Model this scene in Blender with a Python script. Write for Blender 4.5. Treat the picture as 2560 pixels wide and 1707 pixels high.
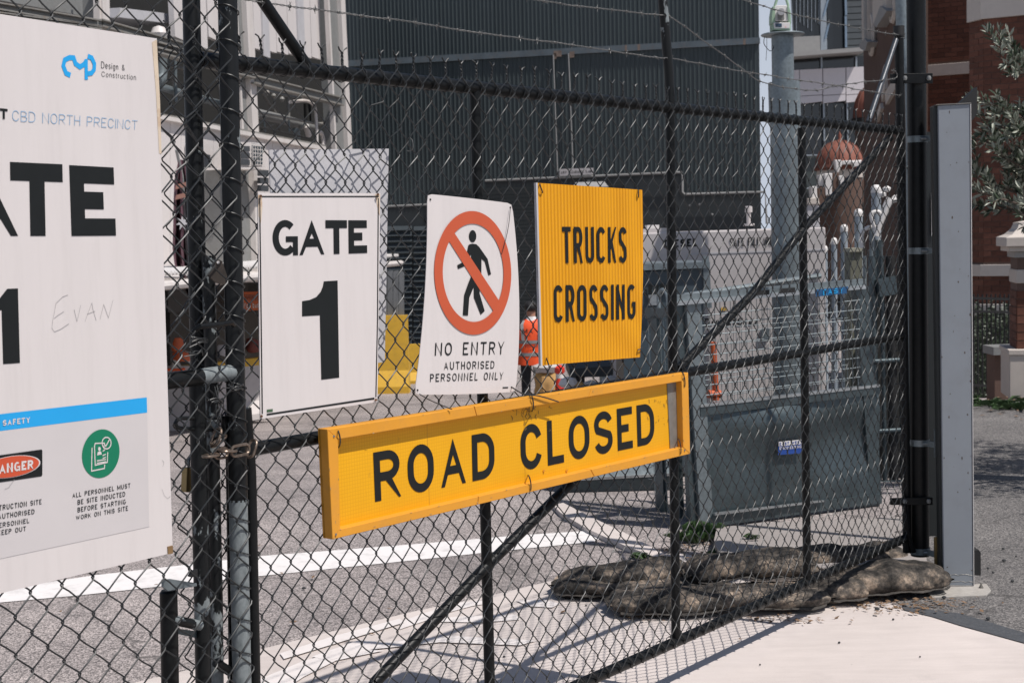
import bpy, math, random
from mathutils import Vector, Matrix, noise
random.seed(7)
R = math.radians
C = bpy.context.scene.collection
SC = bpy.context.scene
for o in list(bpy.data.objects): bpy.data.objects.remove(o)

# ------------------------------------------------------------------ camera
CAM_H = 1.80
FPX = 3555.0
PITCH = math.atan(268.5/3555.0)
ROLL = 0.024
fw = Vector((0, math.cos(PITCH), -math.sin(PITCH)))
r0 = Vector((1, 0, 0)); u0 = Vector((0, math.sin(PITCH), math.cos(PITCH)))
rt = r0*math.cos(ROLL) - u0*math.sin(ROLL)
up = u0*math.cos(ROLL) + r0*math.sin(ROLL)
CP = Vector((0, 0, CAM_H))
cam = bpy.data.cameras.new('camera'); cam_o = bpy.data.objects.new('camera', cam); C.objects.link(cam_o)
cam_o.matrix_world = Matrix(((rt.x, up.x, -fw.x, CP.x), (rt.y, up.y, -fw.y, CP.y), (rt.z, up.z, -fw.z, CP.z), (0, 0, 0, 1)))
cam.sensor_width = 36.0; cam.lens = 36.0*FPX/2560.0
cam.clip_start = 0.05; cam.clip_end = 2000
cam.dof.use_dof = True; cam.dof.focus_distance = 4.4; cam.dof.aperture_fstop = 11.0
SC.camera = cam_o

# ------------------------------------------------------------------ light
SUN_EL = R(60); SUN_DIR = Vector((1.0, -0.62, 0)).normalized()
sun_vec = Vector((SUN_DIR.x*math.cos(SUN_EL), SUN_DIR.y*math.cos(SUN_EL), math.sin(SUN_EL)))
w = bpy.data.worlds.new('World'); SC.world = w; w.use_nodes = True
nt = w.node_tree; nt.nodes.clear()
sky = nt.nodes.new('ShaderNodeTexSky'); sky.sky_type = 'NISHITA'; sky.sun_disc = False
sky.sun_elevation = SUN_EL; sky.sun_rotation = math.atan2(sun_vec.x, sun_vec.y)
sky.dust_density = 1.0; sky.air_density = 1.0
bg = nt.nodes.new('ShaderNodeBackground'); bg.inputs[1].default_value = 0.075
wo = nt.nodes.new('ShaderNodeOutputWorld')
# pale summer haze round the whole horizon, fading upwards
_tc = nt.nodes.new('ShaderNodeTexCoord'); _sx = nt.nodes.new('ShaderNodeSeparateXYZ'); nt.links.new(_tc.outputs['Generated'], _sx.inputs[0])
_rm = nt.nodes.new('ShaderNodeMapRange'); _rm.inputs['From Min'].default_value = 0.0; _rm.inputs['From Max'].default_value = 0.55; _rm.inputs['To Min'].default_value = 1.0; _rm.inputs['To Max'].default_value = 0.0; _rm.interpolation_type = 'SMOOTHERSTEP'
nt.links.new(_sx.outputs['Z'], _rm.inputs['Value'])
_mx = nt.nodes.new('ShaderNodeMix'); _mx.data_type = 'RGBA'; nt.links.new(_rm.outputs['Result'], _mx.inputs[0]); nt.links.new(sky.outputs[0], _mx.inputs[6]); _mx.inputs[7].default_value = (7.2, 7.9, 9.2, 1)
nt.links.new(_mx.outputs[2], bg.inputs[0]); nt.links.new(bg.outputs[0], wo.inputs[0])
sl = bpy.data.lights.new('sun', 'SUN'); sl.energy = 4.9; sl.angle = R(0.53); sl.color = (1.0, 0.945, 0.90)
so = bpy.data.objects.new('sun', sl); C.objects.link(so); so.location = (10, -4, 20)
so.rotation_euler = (-sun_vec).to_track_quat('-Z', 'Y').to_euler()
SC.view_settings.view_transform = 'Standard'; SC.view_settings.look = 'None'
SC.view_settings.gamma = 1.0; SC.view_settings.exposure = 0.0; SC.view_settings.use_curve_mapping = False

# ------------------------------------------------------------------ surveying helpers (photo measurements -> metres)
def ray(px, py): return fw*FPX + rt*(px-1280.0) + up*(853.5-py)
def P(px, py, Y):
    d = ray(px, py); return CP + d*(Y/d.y)
def G(px, py, z=0.0):
    d = ray(px, py); return CP + d*((z-CAM_H)/d.z)
def ground_z(Y):
    pts = [(-60, 0), (9.6, 0), (22, -1.0), (45, -2.0), (400, -2.2)]
    for (a, za), (b, zb) in zip(pts, pts[1:]):
        if Y <= b: return za + (zb-za)*(Y-a)/(b-a)
    return -2.2
class VPl:                                   # a vertical plane in the place
    def __init__(s, o, d):
        s.o = Vector((o[0], o[1], 0)); s.d = Vector((d[0], d[1], 0)).normalized()
        n = Vector((s.d.y, -s.d.x, 0))
        if n.dot(-s.o) < 0: n = -n
        s.n = n
    def pt(s, px, py, off=0.0):
        r = ray(px, py); oo = s.o + s.n*off
        return CP + r*((oo-CP).dot(s.n)/r.dot(s.n))
    def sz(s, px, py, off=0.0):
        p = s.pt(px, py, off); return ((p-s.o).dot(s.d), p.z)
    def at(s, u, z, off=0.0):
        p = s.o + s.d*u + s.n*off; return Vector((p.x, p.y, z))
def plane2(p, q): return VPl((p.x, p.y), (q.x-p.x, q.y-p.y))
vpd = ray(4123, 517)
_a = ray(820, 596); _a = CP + _a*(3.96/FPX)
GP = VPl((_a.x, _a.y), (vpd.x, vpd.y))       # right gate leaf
vpl = ray(3700, 527)
_a = ray(587, 600); _a = CP + _a*(3.57/FPX)
LP = VPl((_a.x, _a.y), (vpl.x, vpl.y))       # left gate leaf

# ------------------------------------------------------------------ materials
def nodes(name):
    m = bpy.data.materials.new(name); m.use_nodes = True
    return m, m.node_tree, m.node_tree.nodes['Principled BSDF']
def tc(t, scale=(1, 1, 1), gen='Object'):
    c = t.nodes.new('ShaderNodeTexCoord'); mp = t.nodes.new('ShaderNodeMapping'); mp.inputs['Scale'].default_value = scale
    t.links.new(c.outputs[gen], mp.inputs[0]); return mp.outputs[0]
def ntex(t, vec, scale, detail=4, rough=.6):
    n = t.nodes.new('ShaderNodeTexNoise'); n.inputs['Scale'].default_value = scale; n.inputs['Detail'].default_value = detail
    n.inputs['Roughness'].default_value = rough; t.links.new(vec, n.inputs['Vector']); return n.outputs['Fac']
def ramp(t, fac, stops):
    r = t.nodes.new('ShaderNodeValToRGB'); e = r.color_ramp.elements
    while len(e) < len(stops): e.new(0.5)
    for i, (p, c) in enumerate(stops):
        e[i].position = p; e[i].color = (c[0], c[1], c[2], 1) if hasattr(c, '__len__') else (c, c, c, 1)
    t.links.new(fac, r.inputs[0]); return r.outputs[0]
def mixc(t, fac, a, b, mode='MIX'):
    m = t.nodes.new('ShaderNodeMix'); m.data_type = 'RGBA'; m.blend_type = mode
    for v, i in ((a, 6), (b, 7)):
        if hasattr(v, 'is_linked') or hasattr(v, 'links'): t.links.new(v, m.inputs[i])
        else: m.inputs[i].default_value = (v[0], v[1], v[2], 1)
    if hasattr(fac, 'links'): t.links.new(fac, m.inputs[0])
    else: m.inputs[0].default_value = fac
    return m.outputs[2]
def bump(t, b, h, strength=.3, dist=.01):
    n = t.nodes.new('ShaderNodeBump'); n.inputs['Strength'].default_value = strength; n.inputs['Distance'].default_value = dist
    t.links.new(h, n.inputs['Height']); t.links.new(n.outputs[0], b.inputs['Normal'])
def sc3(c, k): return tuple(min(1, x*k) for x in c)
def mat(name, col, rough=.6, metal=0.0, var=.12, scale=6, stretch=(1, 1, 1), bmp=0, bscale=60, dirt=None, dirt_amt=.5, spec=.5, bd=.004):
    m, t, b = nodes(name)
    v = tc(t, stretch)
    n = ntex(t, v, scale, 6)
    c = ramp(t, n, [(.25, sc3(col, 1-var)), (.75, sc3(col, 1+var))])
    if dirt:
        n2 = ntex(t, v, scale*2.7, 8, .7)
        f = ramp(t, n2, [(.5, 0), (.78, dirt_amt)])
        c = mixc(t, f, c, dirt)
    t.links.new(c, b.inputs['Base Color'])
    b.inputs['Roughness'].default_value = rough; b.inputs['Metallic'].default_value = metal
    b.inputs['Specular IOR Level'].default_value = spec
    if bmp: bump(t, b, ntex(t, v, bscale, 5), bmp, bd)
    return m
M = {}
M['print'] = mat('black print', (.0085, .0105, .011), .6, var=.1, scale=30, spec=.25)
M['black'] = mat('worn black paint', (.0055, .0062, .0066), .42, spec=.22, var=.3, scale=20, dirt=(.05, .055, .055), dirt_amt=.14, bmp=.12, bscale=90)
M['blackflat'] = mat('flat black plastic', (.012, .012, .012), .6)
M['wire'] = mat('black coated wire', (.024, .026, .027), .46, metal=.25, var=.3, scale=80, spec=.55)
M['barb'] = mat('weathered galvanised wire', (.16, .16, .155), .55, metal=.5, var=.3, scale=90)
def peeling(name, th):
    m, t, b = nodes(name); v = tc(t, (1, 1, .55))
    n = ntex(t, v, 9, 9, .62)
    f = ramp(t, n, [(th, 0), (th+.012, 1)])
    n2 = ntex(t, v, 70, 6)
    grey = ramp(t, n2, [(.3, (.13, .15, .155)), (.7, (.24, .265, .27))])
    c = mixc(t, f, (.006, .007, .0075), grey)
    rr = ntex(t, v, 3.5, 7, .7); rf = ramp(t, rr, [(.66, 0), (.72, .6)])
    c = mixc(t, rf, c, (.07, .035, .018))
    t.links.new(c, b.inputs['Base Color'])
    b.inputs['Roughness'].default_value = .45; b.inputs['Specular IOR Level'].default_value = .3
    bump(t, b, f, .35, .002); return m
M['peel'] = peeling('peeling black paint over galvanised', .515)
M['peel2'] = peeling('mostly bare galvanised with paint scabs', .37)
M['peel3'] = peeling('black paint with few chips', .60)
M['sign_white'] = mat('white sign sheet', (.62, .58, .565), .42, var=.03, scale=2, stretch=(6, 6, .6), dirt=(.43, .40, .38), dirt_amt=.2)
M['sign_grey'] = mat('light grey print', (.545, .515, .51), .45, var=.03)
M['sign_back'] = mat('grey weathered board', (.47, .465, .48), .5, var=.08, scale=3, dirt=(.3, .3, .31), dirt_amt=.3)
M['cyan'] = mat('cyan print', (.012, .33, .70), .4, var=.04)
M['paleblue'] = mat('pale blue print', (.23, .38, .55), .5, var=.03)
M['green'] = mat('green print', (.0, .17, .085), .4, var=.03)
M['red'] = mat('red print', (.52, .075, .028), .4, var=.04)
M['orred'] = mat('prohibition red print', (.50, .085, .03), .42, var=.05)
M['rust'] = mat('rust', (.13, .06, .028), .85, var=.4, scale=40, bmp=.5)
M['rustwhite'] = mat('rust bleeding on white edge', (.60, .50, .38), .6, var=.15, scale=6, dirt=(.30, .13, .04), dirt_amt=.95)
M['scrawl'] = mat('pen scrawl', (.30, .29, .29), .6)
M['brass'] = mat('brass padlock', (.30, .22, .10), .4, metal=.7)
M['chain'] = mat('rusty chain steel', (.19, .15, .12), .38, metal=.8, var=.4, scale=50, dirt=(.10, .045, .02), dirt_amt=.8)
def galv(name, col=(.30, .335, .345), rough=.42, metal=.55):
    m, t, b = nodes(name); v = tc(t)
    vo = t.nodes.new('ShaderNodeTexVoronoi'); vo.inputs['Scale'].default_value = 45; t.links.new(v, vo.inputs['Vector'])
    n = ntex(t, v, 3, 6)
    c1 = ramp(t, vo.outputs['Distance'], [(0, sc3(col, .85)), (1, sc3(col, 1.2))])
    c2 = ramp(t, n, [(.3, (.72, .72, .72)), (.7, (1.1, 1.1, 1.1))])
    t.links.new(mixc(t, 1.0, c1, c2, 'MULTIPLY'), b.inputs['Base Color'])
    b.inputs['Roughness'].default_value = rough; b.inputs['Metallic'].default_value = metal
    bump(t, b, n, .25, .02)
    return m
M['galv'] = galv('galvanised steel', (.20, .235, .25), .45, .5)
M['galv_dark'] = galv('weathered dark galvanised steel', (.085, .11, .12), .36, .6)
M['galv_bright'] = galv('bright galvanised steel', (.50, .53, .54), .3, .8)
M['post_grey'] = mat('light grey steel paint', (.245, .268, .295), .5, var=.06, spec=.35, scale=3, dirt=(.16, .15, .14), dirt_amt=.25)
M['cornflute'] = None
def yellow_ribbed():
    m, t, b = nodes('yellow fluted plastic'); v = tc(t)
    n = ntex(t, v, 5, 5)
    c = ramp(t, n, [(.3, (.66, .30, .008)), (.7, (.73, .335, .010))])
    dp = t.nodes.new('ShaderNodeVectorMath'); dp.operation = 'DOT_PRODUCT'; t.links.new(v, dp.inputs[0]); k = 1/.0185
    dp.inputs[1].default_value = (GP.d.x*k, GP.d.y*k, 0)
    sn = t.nodes.new('ShaderNodeMath'); sn.operation = 'SINE'; mu = t.nodes.new('ShaderNodeMath'); mu.operation = 'MULTIPLY'; mu.inputs[1].default_value = 6.2832
    t.links.new(dp.outputs['Value'], mu.inputs[0]); t.links.new(mu.outputs[0], sn.inputs[0])
    f = ramp(t, sn.outputs[0], [(.0, 0), (.25, 1)])
    c = mixc(t, f, c, (.54, .225, .004))
    n2 = ntex(t, tc(t, (1, 1, .4)), 16, 9, .75); c = mixc(t, ramp(t, n2, [(.62, 0), (.75, .35)]), c, (.40, .19, .02))
    t.links.new(c, b.inputs['Base Color']); b.inputs['Roughness'].default_value = .5; b.inputs['Specular IOR Level'].default_value = .25; return m
M['corflute'] = yellow_ribbed()
def prism():
    m, t, b = nodes('yellow prismatic reflective sheeting'); v = tc(t)
    sx = t.nodes.new('ShaderNodeSeparateXYZ'); t.links.new(v, sx.inputs[0])
    def wave(out, s):
        mm = t.nodes.new('ShaderNodeMath'); mm.operation = 'MULTIPLY'; mm.inputs[1].default_value = s; t.links.new(out, mm.inputs[0])
        f = t.nodes.new('ShaderNodeMath'); f.operation = 'FRACT'; t.links.new(mm.outputs[0], f.inputs[0])
        g = t.nodes.new('ShaderNodeMath'); g.operation = 'LESS_THAN'; g.inputs[1].default_value = .16; t.links.new(f.outputs[0], g.inputs[0]); return g.outputs[0]
    a = wave(sx.outputs['Z'], 95); c_ = wave(sx.outputs['Y'], 120)
    mx = t.nodes.new('ShaderNodeMath'); mx.operation = 'MAXIMUM'; t.links.new(a, mx.inputs[0]); t.links.new(c_, mx.inputs[1])
    n = ntex(t, v, 3, 6)
    base = ramp(t, n, [(.3, (.68, .33, .006)), (.7, (.75, .38, .008))])
    c = mixc(t, mx.outputs[0], base, (.66, .315, .006))
    n2 = ntex(t, tc(t, (1, 1, .35)), 14, 9, .75); f2 = ramp(t, n2, [(.64, 0), (.74, .75)])
    c = mixc(t, f2, c, (.30, .17, .03))
    t.links.new(c, b.inputs['Base Color']); b.inputs['Roughness'].default_value = .4; b.inputs['Specular IOR Level'].default_value = .3; return m
M['prism'] = prism()
M['lip'] = mat('orange yellow painted frame', (.64, .285, .03), .5, spec=.25, var=.06, scale=5, dirt=(.42, .22, .07), dirt_amt=.4)
M['alu'] = mat('dirty and shaded aluminium', (.22, .21, .19), .5, metal=.4, var=.3, scale=20)

def asphalt(name, lo, hi, sc=150):
    m, t, b = nodes(name); v = tc(t)
    vo = t.nodes.new('ShaderNodeTexVoronoi'); vo.inputs['Scale'].default_value = sc; t.links.new(v, vo.inputs['Vector'])
    sp = t.nodes.new('ShaderNodeSeparateColor'); t.links.new(vo.outputs['Color'], sp.inputs[0])
    c = ramp(t, sp.outputs[0], [(0, lo), (.55, tuple((a+b_)/2*.9 for a, b_ in zip(lo, hi))), (1, hi)])
    n = ntex(t, v, 1.1, 8, .65)
    c2 = ramp(t, n, [(.3, (.66, .66, .67)), (.7, (1.22, 1.21, 1.2))])
    c = mixc(t, 1.0, c, c2, 'MULTIPLY')
    n3 = ntex(t, v, 5, 8, .7)
    c3 = ramp(t, n3, [(.6, 0), (.8, .4)])
    c = mixc(t, c3, c, (.22, .20, .18))
    wv = t.nodes.new('ShaderNodeTexVoronoi'); wv.feature = 'DISTANCE_TO_EDGE'; wv.inputs['Scale'].default_value = .55
    wn = t.nodes.new('ShaderNodeTexNoise'); wn.inputs['Scale'].default_value = 3.5; wn.inputs['Detail'].default_value = 9; t.links.new(v, wn.inputs['Vector'])
    wa = t.nodes.new('ShaderNodeVectorMath'); wa.operation = 'MULTIPLY_ADD'; t.links.new(wn.outputs['Color'], wa.inputs[0]); wa.inputs[1].default_value = (.5, .5, 0); t.links.new(v, wa.inputs[2])
    t.links.new(wa.outputs[0], wv.inputs['Vector'])
    c = mixc(t, ramp(t, wv.outputs['Distance'], [(.002, .7), (.006, 0)]), c, (.05, .047, .045))
    st = ntex(t, v, .8, 5, .55); c = mixc(t, ramp(t, st, [(.60, 0), (.68, .38)]), c, (.075, .07, .068))
    t.links.new(c, b.inputs['Base Color']); b.inputs['Roughness'].default_value = .9
    bump(t, b, vo.outputs['Distance'], .6, .006); return m
M['asphalt'] = asphalt('road asphalt', (.085, .078, .076), (.54, .48, .46))
M['asphalt2'] = asphalt('footpath asphalt', (.05, .05, .05), (.25, .235, .225), 130)
M['tar'] = mat('bitumen joint strip', (.055, .06, .068), .75, var=.3, scale=30, bmp=.5, bscale=120, dirt=(.2, .19, .17), dirt_amt=.5)
def concrete(name, col, st=(1, 1, 1)):
    m, t, b = nodes(name); v = tc(t, st)
    n = ntex(t, v, .9, 9, .62); n2 = ntex(t, tc(t, (1, 7, 1)), 3, 8, .7); n3 = ntex(t, v, 240, 3)
    c = ramp(t, n, [(.28, sc3(col, .86)), (.72, sc3(col, 1.1))])
    c = mixc(t, 1.0, c, ramp(t, n2, [(.35, (.94, .935, .93)), (.7, (1.05, 1.05, 1.05))]), 'MULTIPLY')
    c = mixc(t, 1.0, c, ramp(t, n3, [(.3, (.86, .86, .86)), (.6, (1.04, 1.04, 1.04))]), 'MULTIPLY')
    n4 = ntex(t, v, 4.5, 9, .75)
    c = mixc(t, ramp(t, n4, [(.58, 0), (.75, .42)]), c, sc3(col, .62)); n5 = ntex(t, v, 1.7, 9, .7); c = mixc(t, ramp(t, n5, [(.55, 0), (.7, .22)]), c, sc3(col, .7))
    vo = t.nodes.new('ShaderNodeTexVoronoi'); vo.inputs['Scale'].default_value = 9; t.links.new(v, vo.inputs['Vector'])
    c = mixc(t, ramp(t, vo.outputs['Distance'], [(.02, .8), (.035, 0)]), c, sc3(col, .25))
    t.links.new(c, b.inputs['Base Color']); b.inputs['Roughness'].default_value = .85
    bump(t, b, n3, .25, .003); return m
M['concrete'] = concrete('brushed concrete', (.55, .495, .465))
M['concrete_worn_shaded'] = concrete('older concrete darkened for shade', (.29, .265, .25))  # darker copy of the concrete with the slab's shade put into its colour
M['roadpaint'] = mat('worn white road paint', (.70, .675, .66), .7, var=.04, scale=3, dirt=(.36, .34, .33), dirt_amt=.75)
M['fadedpaint'] = mat('faded white paint', (.64, .60, .58), .8, var=.05, scale=5, dirt=(.50, .455, .43), dirt_amt=.9)
def bag():
    m, t, b = nodes('weathered hessian'); v = tc(t)
    n = ntex(t, v, 9, 12, .74); n2 = ntex(t, v, 320, 3); n3 = ntex(t, v, 2.6, 5); n4 = ntex(t, tc(t, (1, 1, 1)), 45, 8, .8)
    c = ramp(t, n, [(.38, (.020, .020, .020)), (.47, (.065, .060, .054)), (.54, (.12, .105, .09)), (.63, (.33, .265, .205))])
    c = mixc(t, 1.0, c, ramp(t, n3, [(.35, (.45, .45, .45)), (.65, (1.25, 1.22, 1.2))]), 'MULTIPLY')
    c = mixc(t, 1.0, c, ramp(t, n4, [(.35, (.55, .55, .55)), (.62, (1.3, 1.3, 1.3))]), 'MULTIPLY')
    t.links.new(c, b.inputs['Base Color']); b.inputs['Roughness'].default_value = .97; b.inputs['Specular IOR Level'].default_value = .2
    bump(t, b, n4, .7, .012); return m
M['bag'] = bag()
M['clad'] = mat('dark grey steel cladding', (.040, .053, .056), .45, var=.1, scale=1.5, stretch=(1, 1, .2), dirt=(.05, .055, .055), dirt_amt=.3)
M['clad2'] = mat('charcoal door steel', (.026, .032, .034), .5, var=.12, scale=2)
M['flash'] = mat('blue grey flashing', (.10, .125, .14), .5, var=.25, scale=3, dirt=(.17, .13, .10), dirt_amt=.6)
M['gutter'] = mat('pale gutter pipe', (.25, .25, .245), .5)
M['cream'] = mat('off white painted steel', (.60, .565, .54), .5, var=.05, scale=2, stretch=(1, 1, .3), dirt=(.28, .2, .13), dirt_amt=.3)
M['creamsheet'] = mat('off white wall sheeting', (.60, .565, .55), .5, var=.06, scale=1.5, stretch=(1, 1, .3))
M['steelgrey'] = mat('grey steel web', (.20, .205, .20), .55, var=.1, dirt=(.13, .10, .07), dirt_amt=.4)
M['rustbeam'] = mat('grey beam with rusty edge', (.21, .205, .19), .6, var=.2, scale=4, dirt=(.17, .11, .06), dirt_amt=.75)
M['voiddark'] = mat('near black void and interior shade', (.014, .014, .013), .8)  # near black: the shade of deep interiors and voids is put into the colour
M['stone'] = mat('cream rendered stone', (.52, .47, .42), .75, var=.06, scale=4, bmp=.15, bscale=50, dirt=(.33, .30, .27), dirt_amt=.3)
M['mortar'] = mat('mortar', (.115, .075, .06), .9, var=.15, scale=30)
def brickm(name, a, b_, c_):
    m, t, b = nodes(name)
    oi = t.nodes.new('ShaderNodeObjectInfo'); g = t.nodes.new('ShaderNodeNewGeometry')
    ad = t.nodes.new('ShaderNodeMath'); ad.operation = 'ADD'; t.links.new(oi.outputs['Random'], ad.inputs[0]); t.links.new(g.outputs['Random Per Island'], ad.inputs[1])
    fr = t.nodes.new('ShaderNodeMath'); fr.operation = 'FRACT'; t.links.new(ad.outputs[0], fr.inputs[0])
    c = ramp(t, fr.outputs[0], [(0, a), (.5, b_), (1, c_)])
    v = tc(t); n = ntex(t, v, 25, 7, .7)
    c = mixc(t, 1.0, c, ramp(t, n, [(.3, (.75, .75, .75)), (.7, (1.2, 1.2, 1.2))]), 'MULTIPLY')
    t.links.new(c, b.inputs['Base Color']); b.inputs['Roughness'].default_value = .85
    bump(t, b, n, .3, .003); return m
M['brick'] = brickm('red brown brick', (.095, .036, .022), (.128, .047, .028), (.165, .066, .042))
M['dome'] = mat('terracotta dome', (.22, .075, .048), .7, var=.25, scale=4)
M['dome_edge'] = mat('terracotta dome rib', (.13, .045, .03), .8)
M['brownwall'] = mat('brown brick in distance', (.10, .06, .045), .85, var=.15, scale=3)
M['whitepanel'] = mat('white facade panel', (.62, .585, .60), .4, var=.03)
M['concfar'] = mat('pale precast concrete', (.30, .295, .285), .7, var=.08)
M['glassdark'] = mat('dark glazing', (.008, .010, .012), .08, var=.3, spec=.8)
M['mirror'] = mat('mirror cladding', (.30, .36, .42), .15, metal=.9)
M['louvre'] = mat('grey louvre', (.075, .085, .09), .5)
M['mullion'] = mat('pale mullion', (.34, .38, .41), .4, metal=.4)
M['tank'] = mat('off white fuel tank paint', (.52, .485, .475), .4, var=.03, dirt=(.4, .37, .35), dirt_amt=.3)
M['hivis'] = mat('orange high visibility cloth', (.80, .085, .015), .7, var=.15, scale=9)
M['reflect'] = mat('grey reflective tape', (.22, .23, .23), .4)
M['cloth'] = mat('black work trousers', (.012, .013, .015), .85, var=.25, scale=14)
M['skin'] = mat('skin', (.36, .19, .13), .55)
M['hair'] = mat('black hair', (.008, .007, .007), .6, var=.4, scale=60, bmp=.6, bscale=120)
M['collar'] = mat('white collar cloth', (.6, .6, .6), .8)
M['yellow'] = mat('yellow barrier paint', (.62, .37, .035), .6, var=.1, scale=4, dirt=(.35, .22, .06), dirt_amt=.5)
M['orange'] = mat('orange plastic', (.75, .12, .025), .5, var=.08)
M['brightorange'] = mat('fluorescent orange plastic', (.85, .10, .01), .5, var=.05)
M['redpl'] = mat('red plastic', (.62, .035, .015), .4, var=.05)
M['conewhite'] = mat('grimy white cone band', (.5, .47, .42), .6, var=.1)
M['sack'] = mat('tan bulk sack', (.45, .27, .10), .85, var=.3, scale=9, bmp=.4, bscale=30)
M['barrier'] = mat('white concrete barrier', (.50, .47, .455), .7, var=.06, scale=3, dirt=(.33, .30, .28), dirt_amt=.4)
M['timber'] = mat('grey weathered timber', (.15, .16, .17), .8, var=.25, scale=5, stretch=(4, 4, .5))
M['flag'] = mat('maroon purple flag cloth', (.10, .045, .06), .75, var=.2, scale=6)
M['flagstripe'] = mat('faded orange flag stripe', (.26, .13, .10), .8)
M['white'] = mat('white paint', (.66, .64, .62), .5, var=.04)
M['survey_green'] = mat('pale green instrument case', (.30, .42, .30), .45, var=.05)
M['screen'] = mat('blue grey display', (.03, .06, .10), .2)
M['bluelabel'] = mat('blue label', (.015, .06, .28), .5)
M['bluestrip'] = mat('blue lettering strip', (.015, .085, .21), .45)
M['orange_pipe'] = mat('orange pipe', (.50, .10, .03), .5, var=.15)
M['leaf'] = mat('olive leaf green', (.045, .065, .038), .5, var=.35, scale=30)
M['leaf_pale'] = mat('olive leaf silvery underside', (.30, .32, .26), .55, var=.2, scale=30)
M['bark'] = mat('olive bark', (.09, .07, .055), .9, var=.3, scale=18, bmp=.6, bscale=40)
M['weed'] = mat('weed leaf green', (.035, .075, .02), .6, var=.35, scale=40)
M['litter'] = mat('dry leaf litter', (.17, .105, .06), .9, var=.5, scale=30)
M['stonebit'] = mat('dark gravel bit', (.04, .042, .045), .9)
M['kraft'] = mat('folded rubbish', (.42, .40, .38), .8)
M['acgrille'] = mat('air conditioner grille', (.05, .075, .09), .5)

# ------------------------------------------------------------------ mesh building
ORG = {}
class MB:
    def __init__(s): s.v = []; s.f = []
    def add(s, vs, fs):
        b = len(s.v); s.v += [tuple(x) for x in vs]; s.f += [tuple(b+i for i in f) for f in fs]; return s
    def quad(s, a, b, c, d): return s.add([a, b, c, d], [(0, 1, 2, 3)])
    def hexa(s, fr, bk):                              # front quad + back quad
        n = len(fr)
        return s.add(list(fr)+list(bk), [tuple(range(n)), tuple(reversed(range(n, 2*n)))] + [(i, (i+n), ((i+1) % n)+n, (i+1) % n) for i in range(n)])
    def slab(s, pts, vec):                            # polygon extruded along vec
        vec = Vector(vec); return s.hexa([Vector(p) for p in pts], [Vector(p)+vec for p in pts])
    def box(s, c, sx, sy, sz, ax=None, ay=None, az=None):
        c = Vector(c); ax = (ax or Vector((1, 0, 0)))*sx/2; ay = (ay or Vector((0, 1, 0)))*sy/2; az = (az or Vector((0, 0, 1)))*sz/2
        q = [c-ax-ay-az, c+ax-ay-az, c+ax-ay+az, c-ax-ay+az]; return s.hexa(q, [p+2*ay for p in q])
    def tube(s, path, r, n=10, closed=False, cap=True):
        path = [Vector(p) for p in path]; L = len(path)
        rs = r if hasattr(r, '__len__') else [r]*L
        prev = None; base = len(s.v)
        for i, p in enumerate(path):
            if closed: t = path[(i+1) % L]-path[i-1]
            else: t = path[min(i+1, L-1)]-path[max(i-1, 0)]
            if t.length < 1e-9: t = Vector((0, 0, 1))
            t.normalize()
            if prev is None:
                a = Vector((0, 0, 1)) if abs(t.z) < .9 else Vector((1, 0, 0)); x = t.cross(a).normalized()
            else:
                x = prev - t*prev.dot(t)
                x = x.normalized() if x.length > 1e-6 else t.orthogonal().normalized()
            prev = x; y = t.cross(x)
            for k in range(n):
                a = 2*math.pi*k/n; s.v.append(tuple(p + (x*math.cos(a)+y*math.sin(a))*rs[i]))
        m = L if closed else L-1
        for i in range(m):
            j = (i+1) % L
            for k in range(n):
                k2 = (k+1) % n; s.f.append((base+i*n+k, base+i*n+k2, base+j*n+k2, base+j*n+k))
        if cap and not closed:
            s.f.append(tuple(base+k for k in reversed(range(n)))); s.f.append(tuple(base+(L-1)*n+k for k in range(n)))
        return s
    def lathe(s, c, prof, n=16, sx=1, sy=1):
        c = Vector(c); b = len(s.v)
        for (r, z) in prof:
            for k in range(n):
                a = 2*math.pi*k/n; s.v.append((c.x+r*sx*math.cos(a), c.y+r*sy*math.sin(a), c.z+z))
        for i in range(len(prof)-1):
            for k in range(n):
                k2 = (k+1) % n; s.f.append((b+i*n+k, b+i*n+k2, b+(i+1)*n+k2, b+(i+1)*n+k))
        s.f.append(tuple(b+k for k in reversed(range(n)))); s.f.append(tuple(b+(len(prof)-1)*n+k for k in range(n)))
        return s
    def build(s, name, m, parent=None, smooth=False, kind=None):
        me = bpy.data.meshes.new(name)
        o = ORG.get(parent.name, Vector((0, 0, 0))) if parent else Vector((0, 0, 0))
        if parent is None and s.v:
            n = len(s.v); o = Vector((sum(v[0] for v in s.v)/n, sum(v[1] for v in s.v)/n, min(v[2] for v in s.v)))
        me.from_pydata([(v[0]-o.x, v[1]-o.y, v[2]-o.z) for v in s.v], [], s.f)
        me.materials.append(M[m] if isinstance(m, str) else m)
        ob = bpy.data.objects.new(name, me); C.objects.link(ob)
        if parent: ob.parent = parent
        else: ob.location = o
        ORG[ob.name] = o
        if smooth:
            for p in me.polygons: p.use_smooth = True
            try: me.set_sharp_from_angle(angle=R(40))
            except Exception: pass
        if kind: ob['kind'] = kind
        return ob
def tag(o, label, cat, group=None):
    o['label'] = label; o['category'] = cat
    if group: o['group'] = group
    return o
def thing(name, label, cat, loc, group=None):
    e = bpy.data.objects.new(name, None); C.objects.link(e); e.location = Vector(loc); e.empty_display_size = .1
    ORG[e.name] = Vector(loc); return tag(e, label, cat, group)
def bevel(o, w=.004, seg=2):
    b = o.modifiers.new('bevel', 'BEVEL'); b.width = w; b.segments = seg; b.limit_method = 'ANGLE'; return o
def lerp(a, b, t): return a + (b-a)*t
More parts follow.
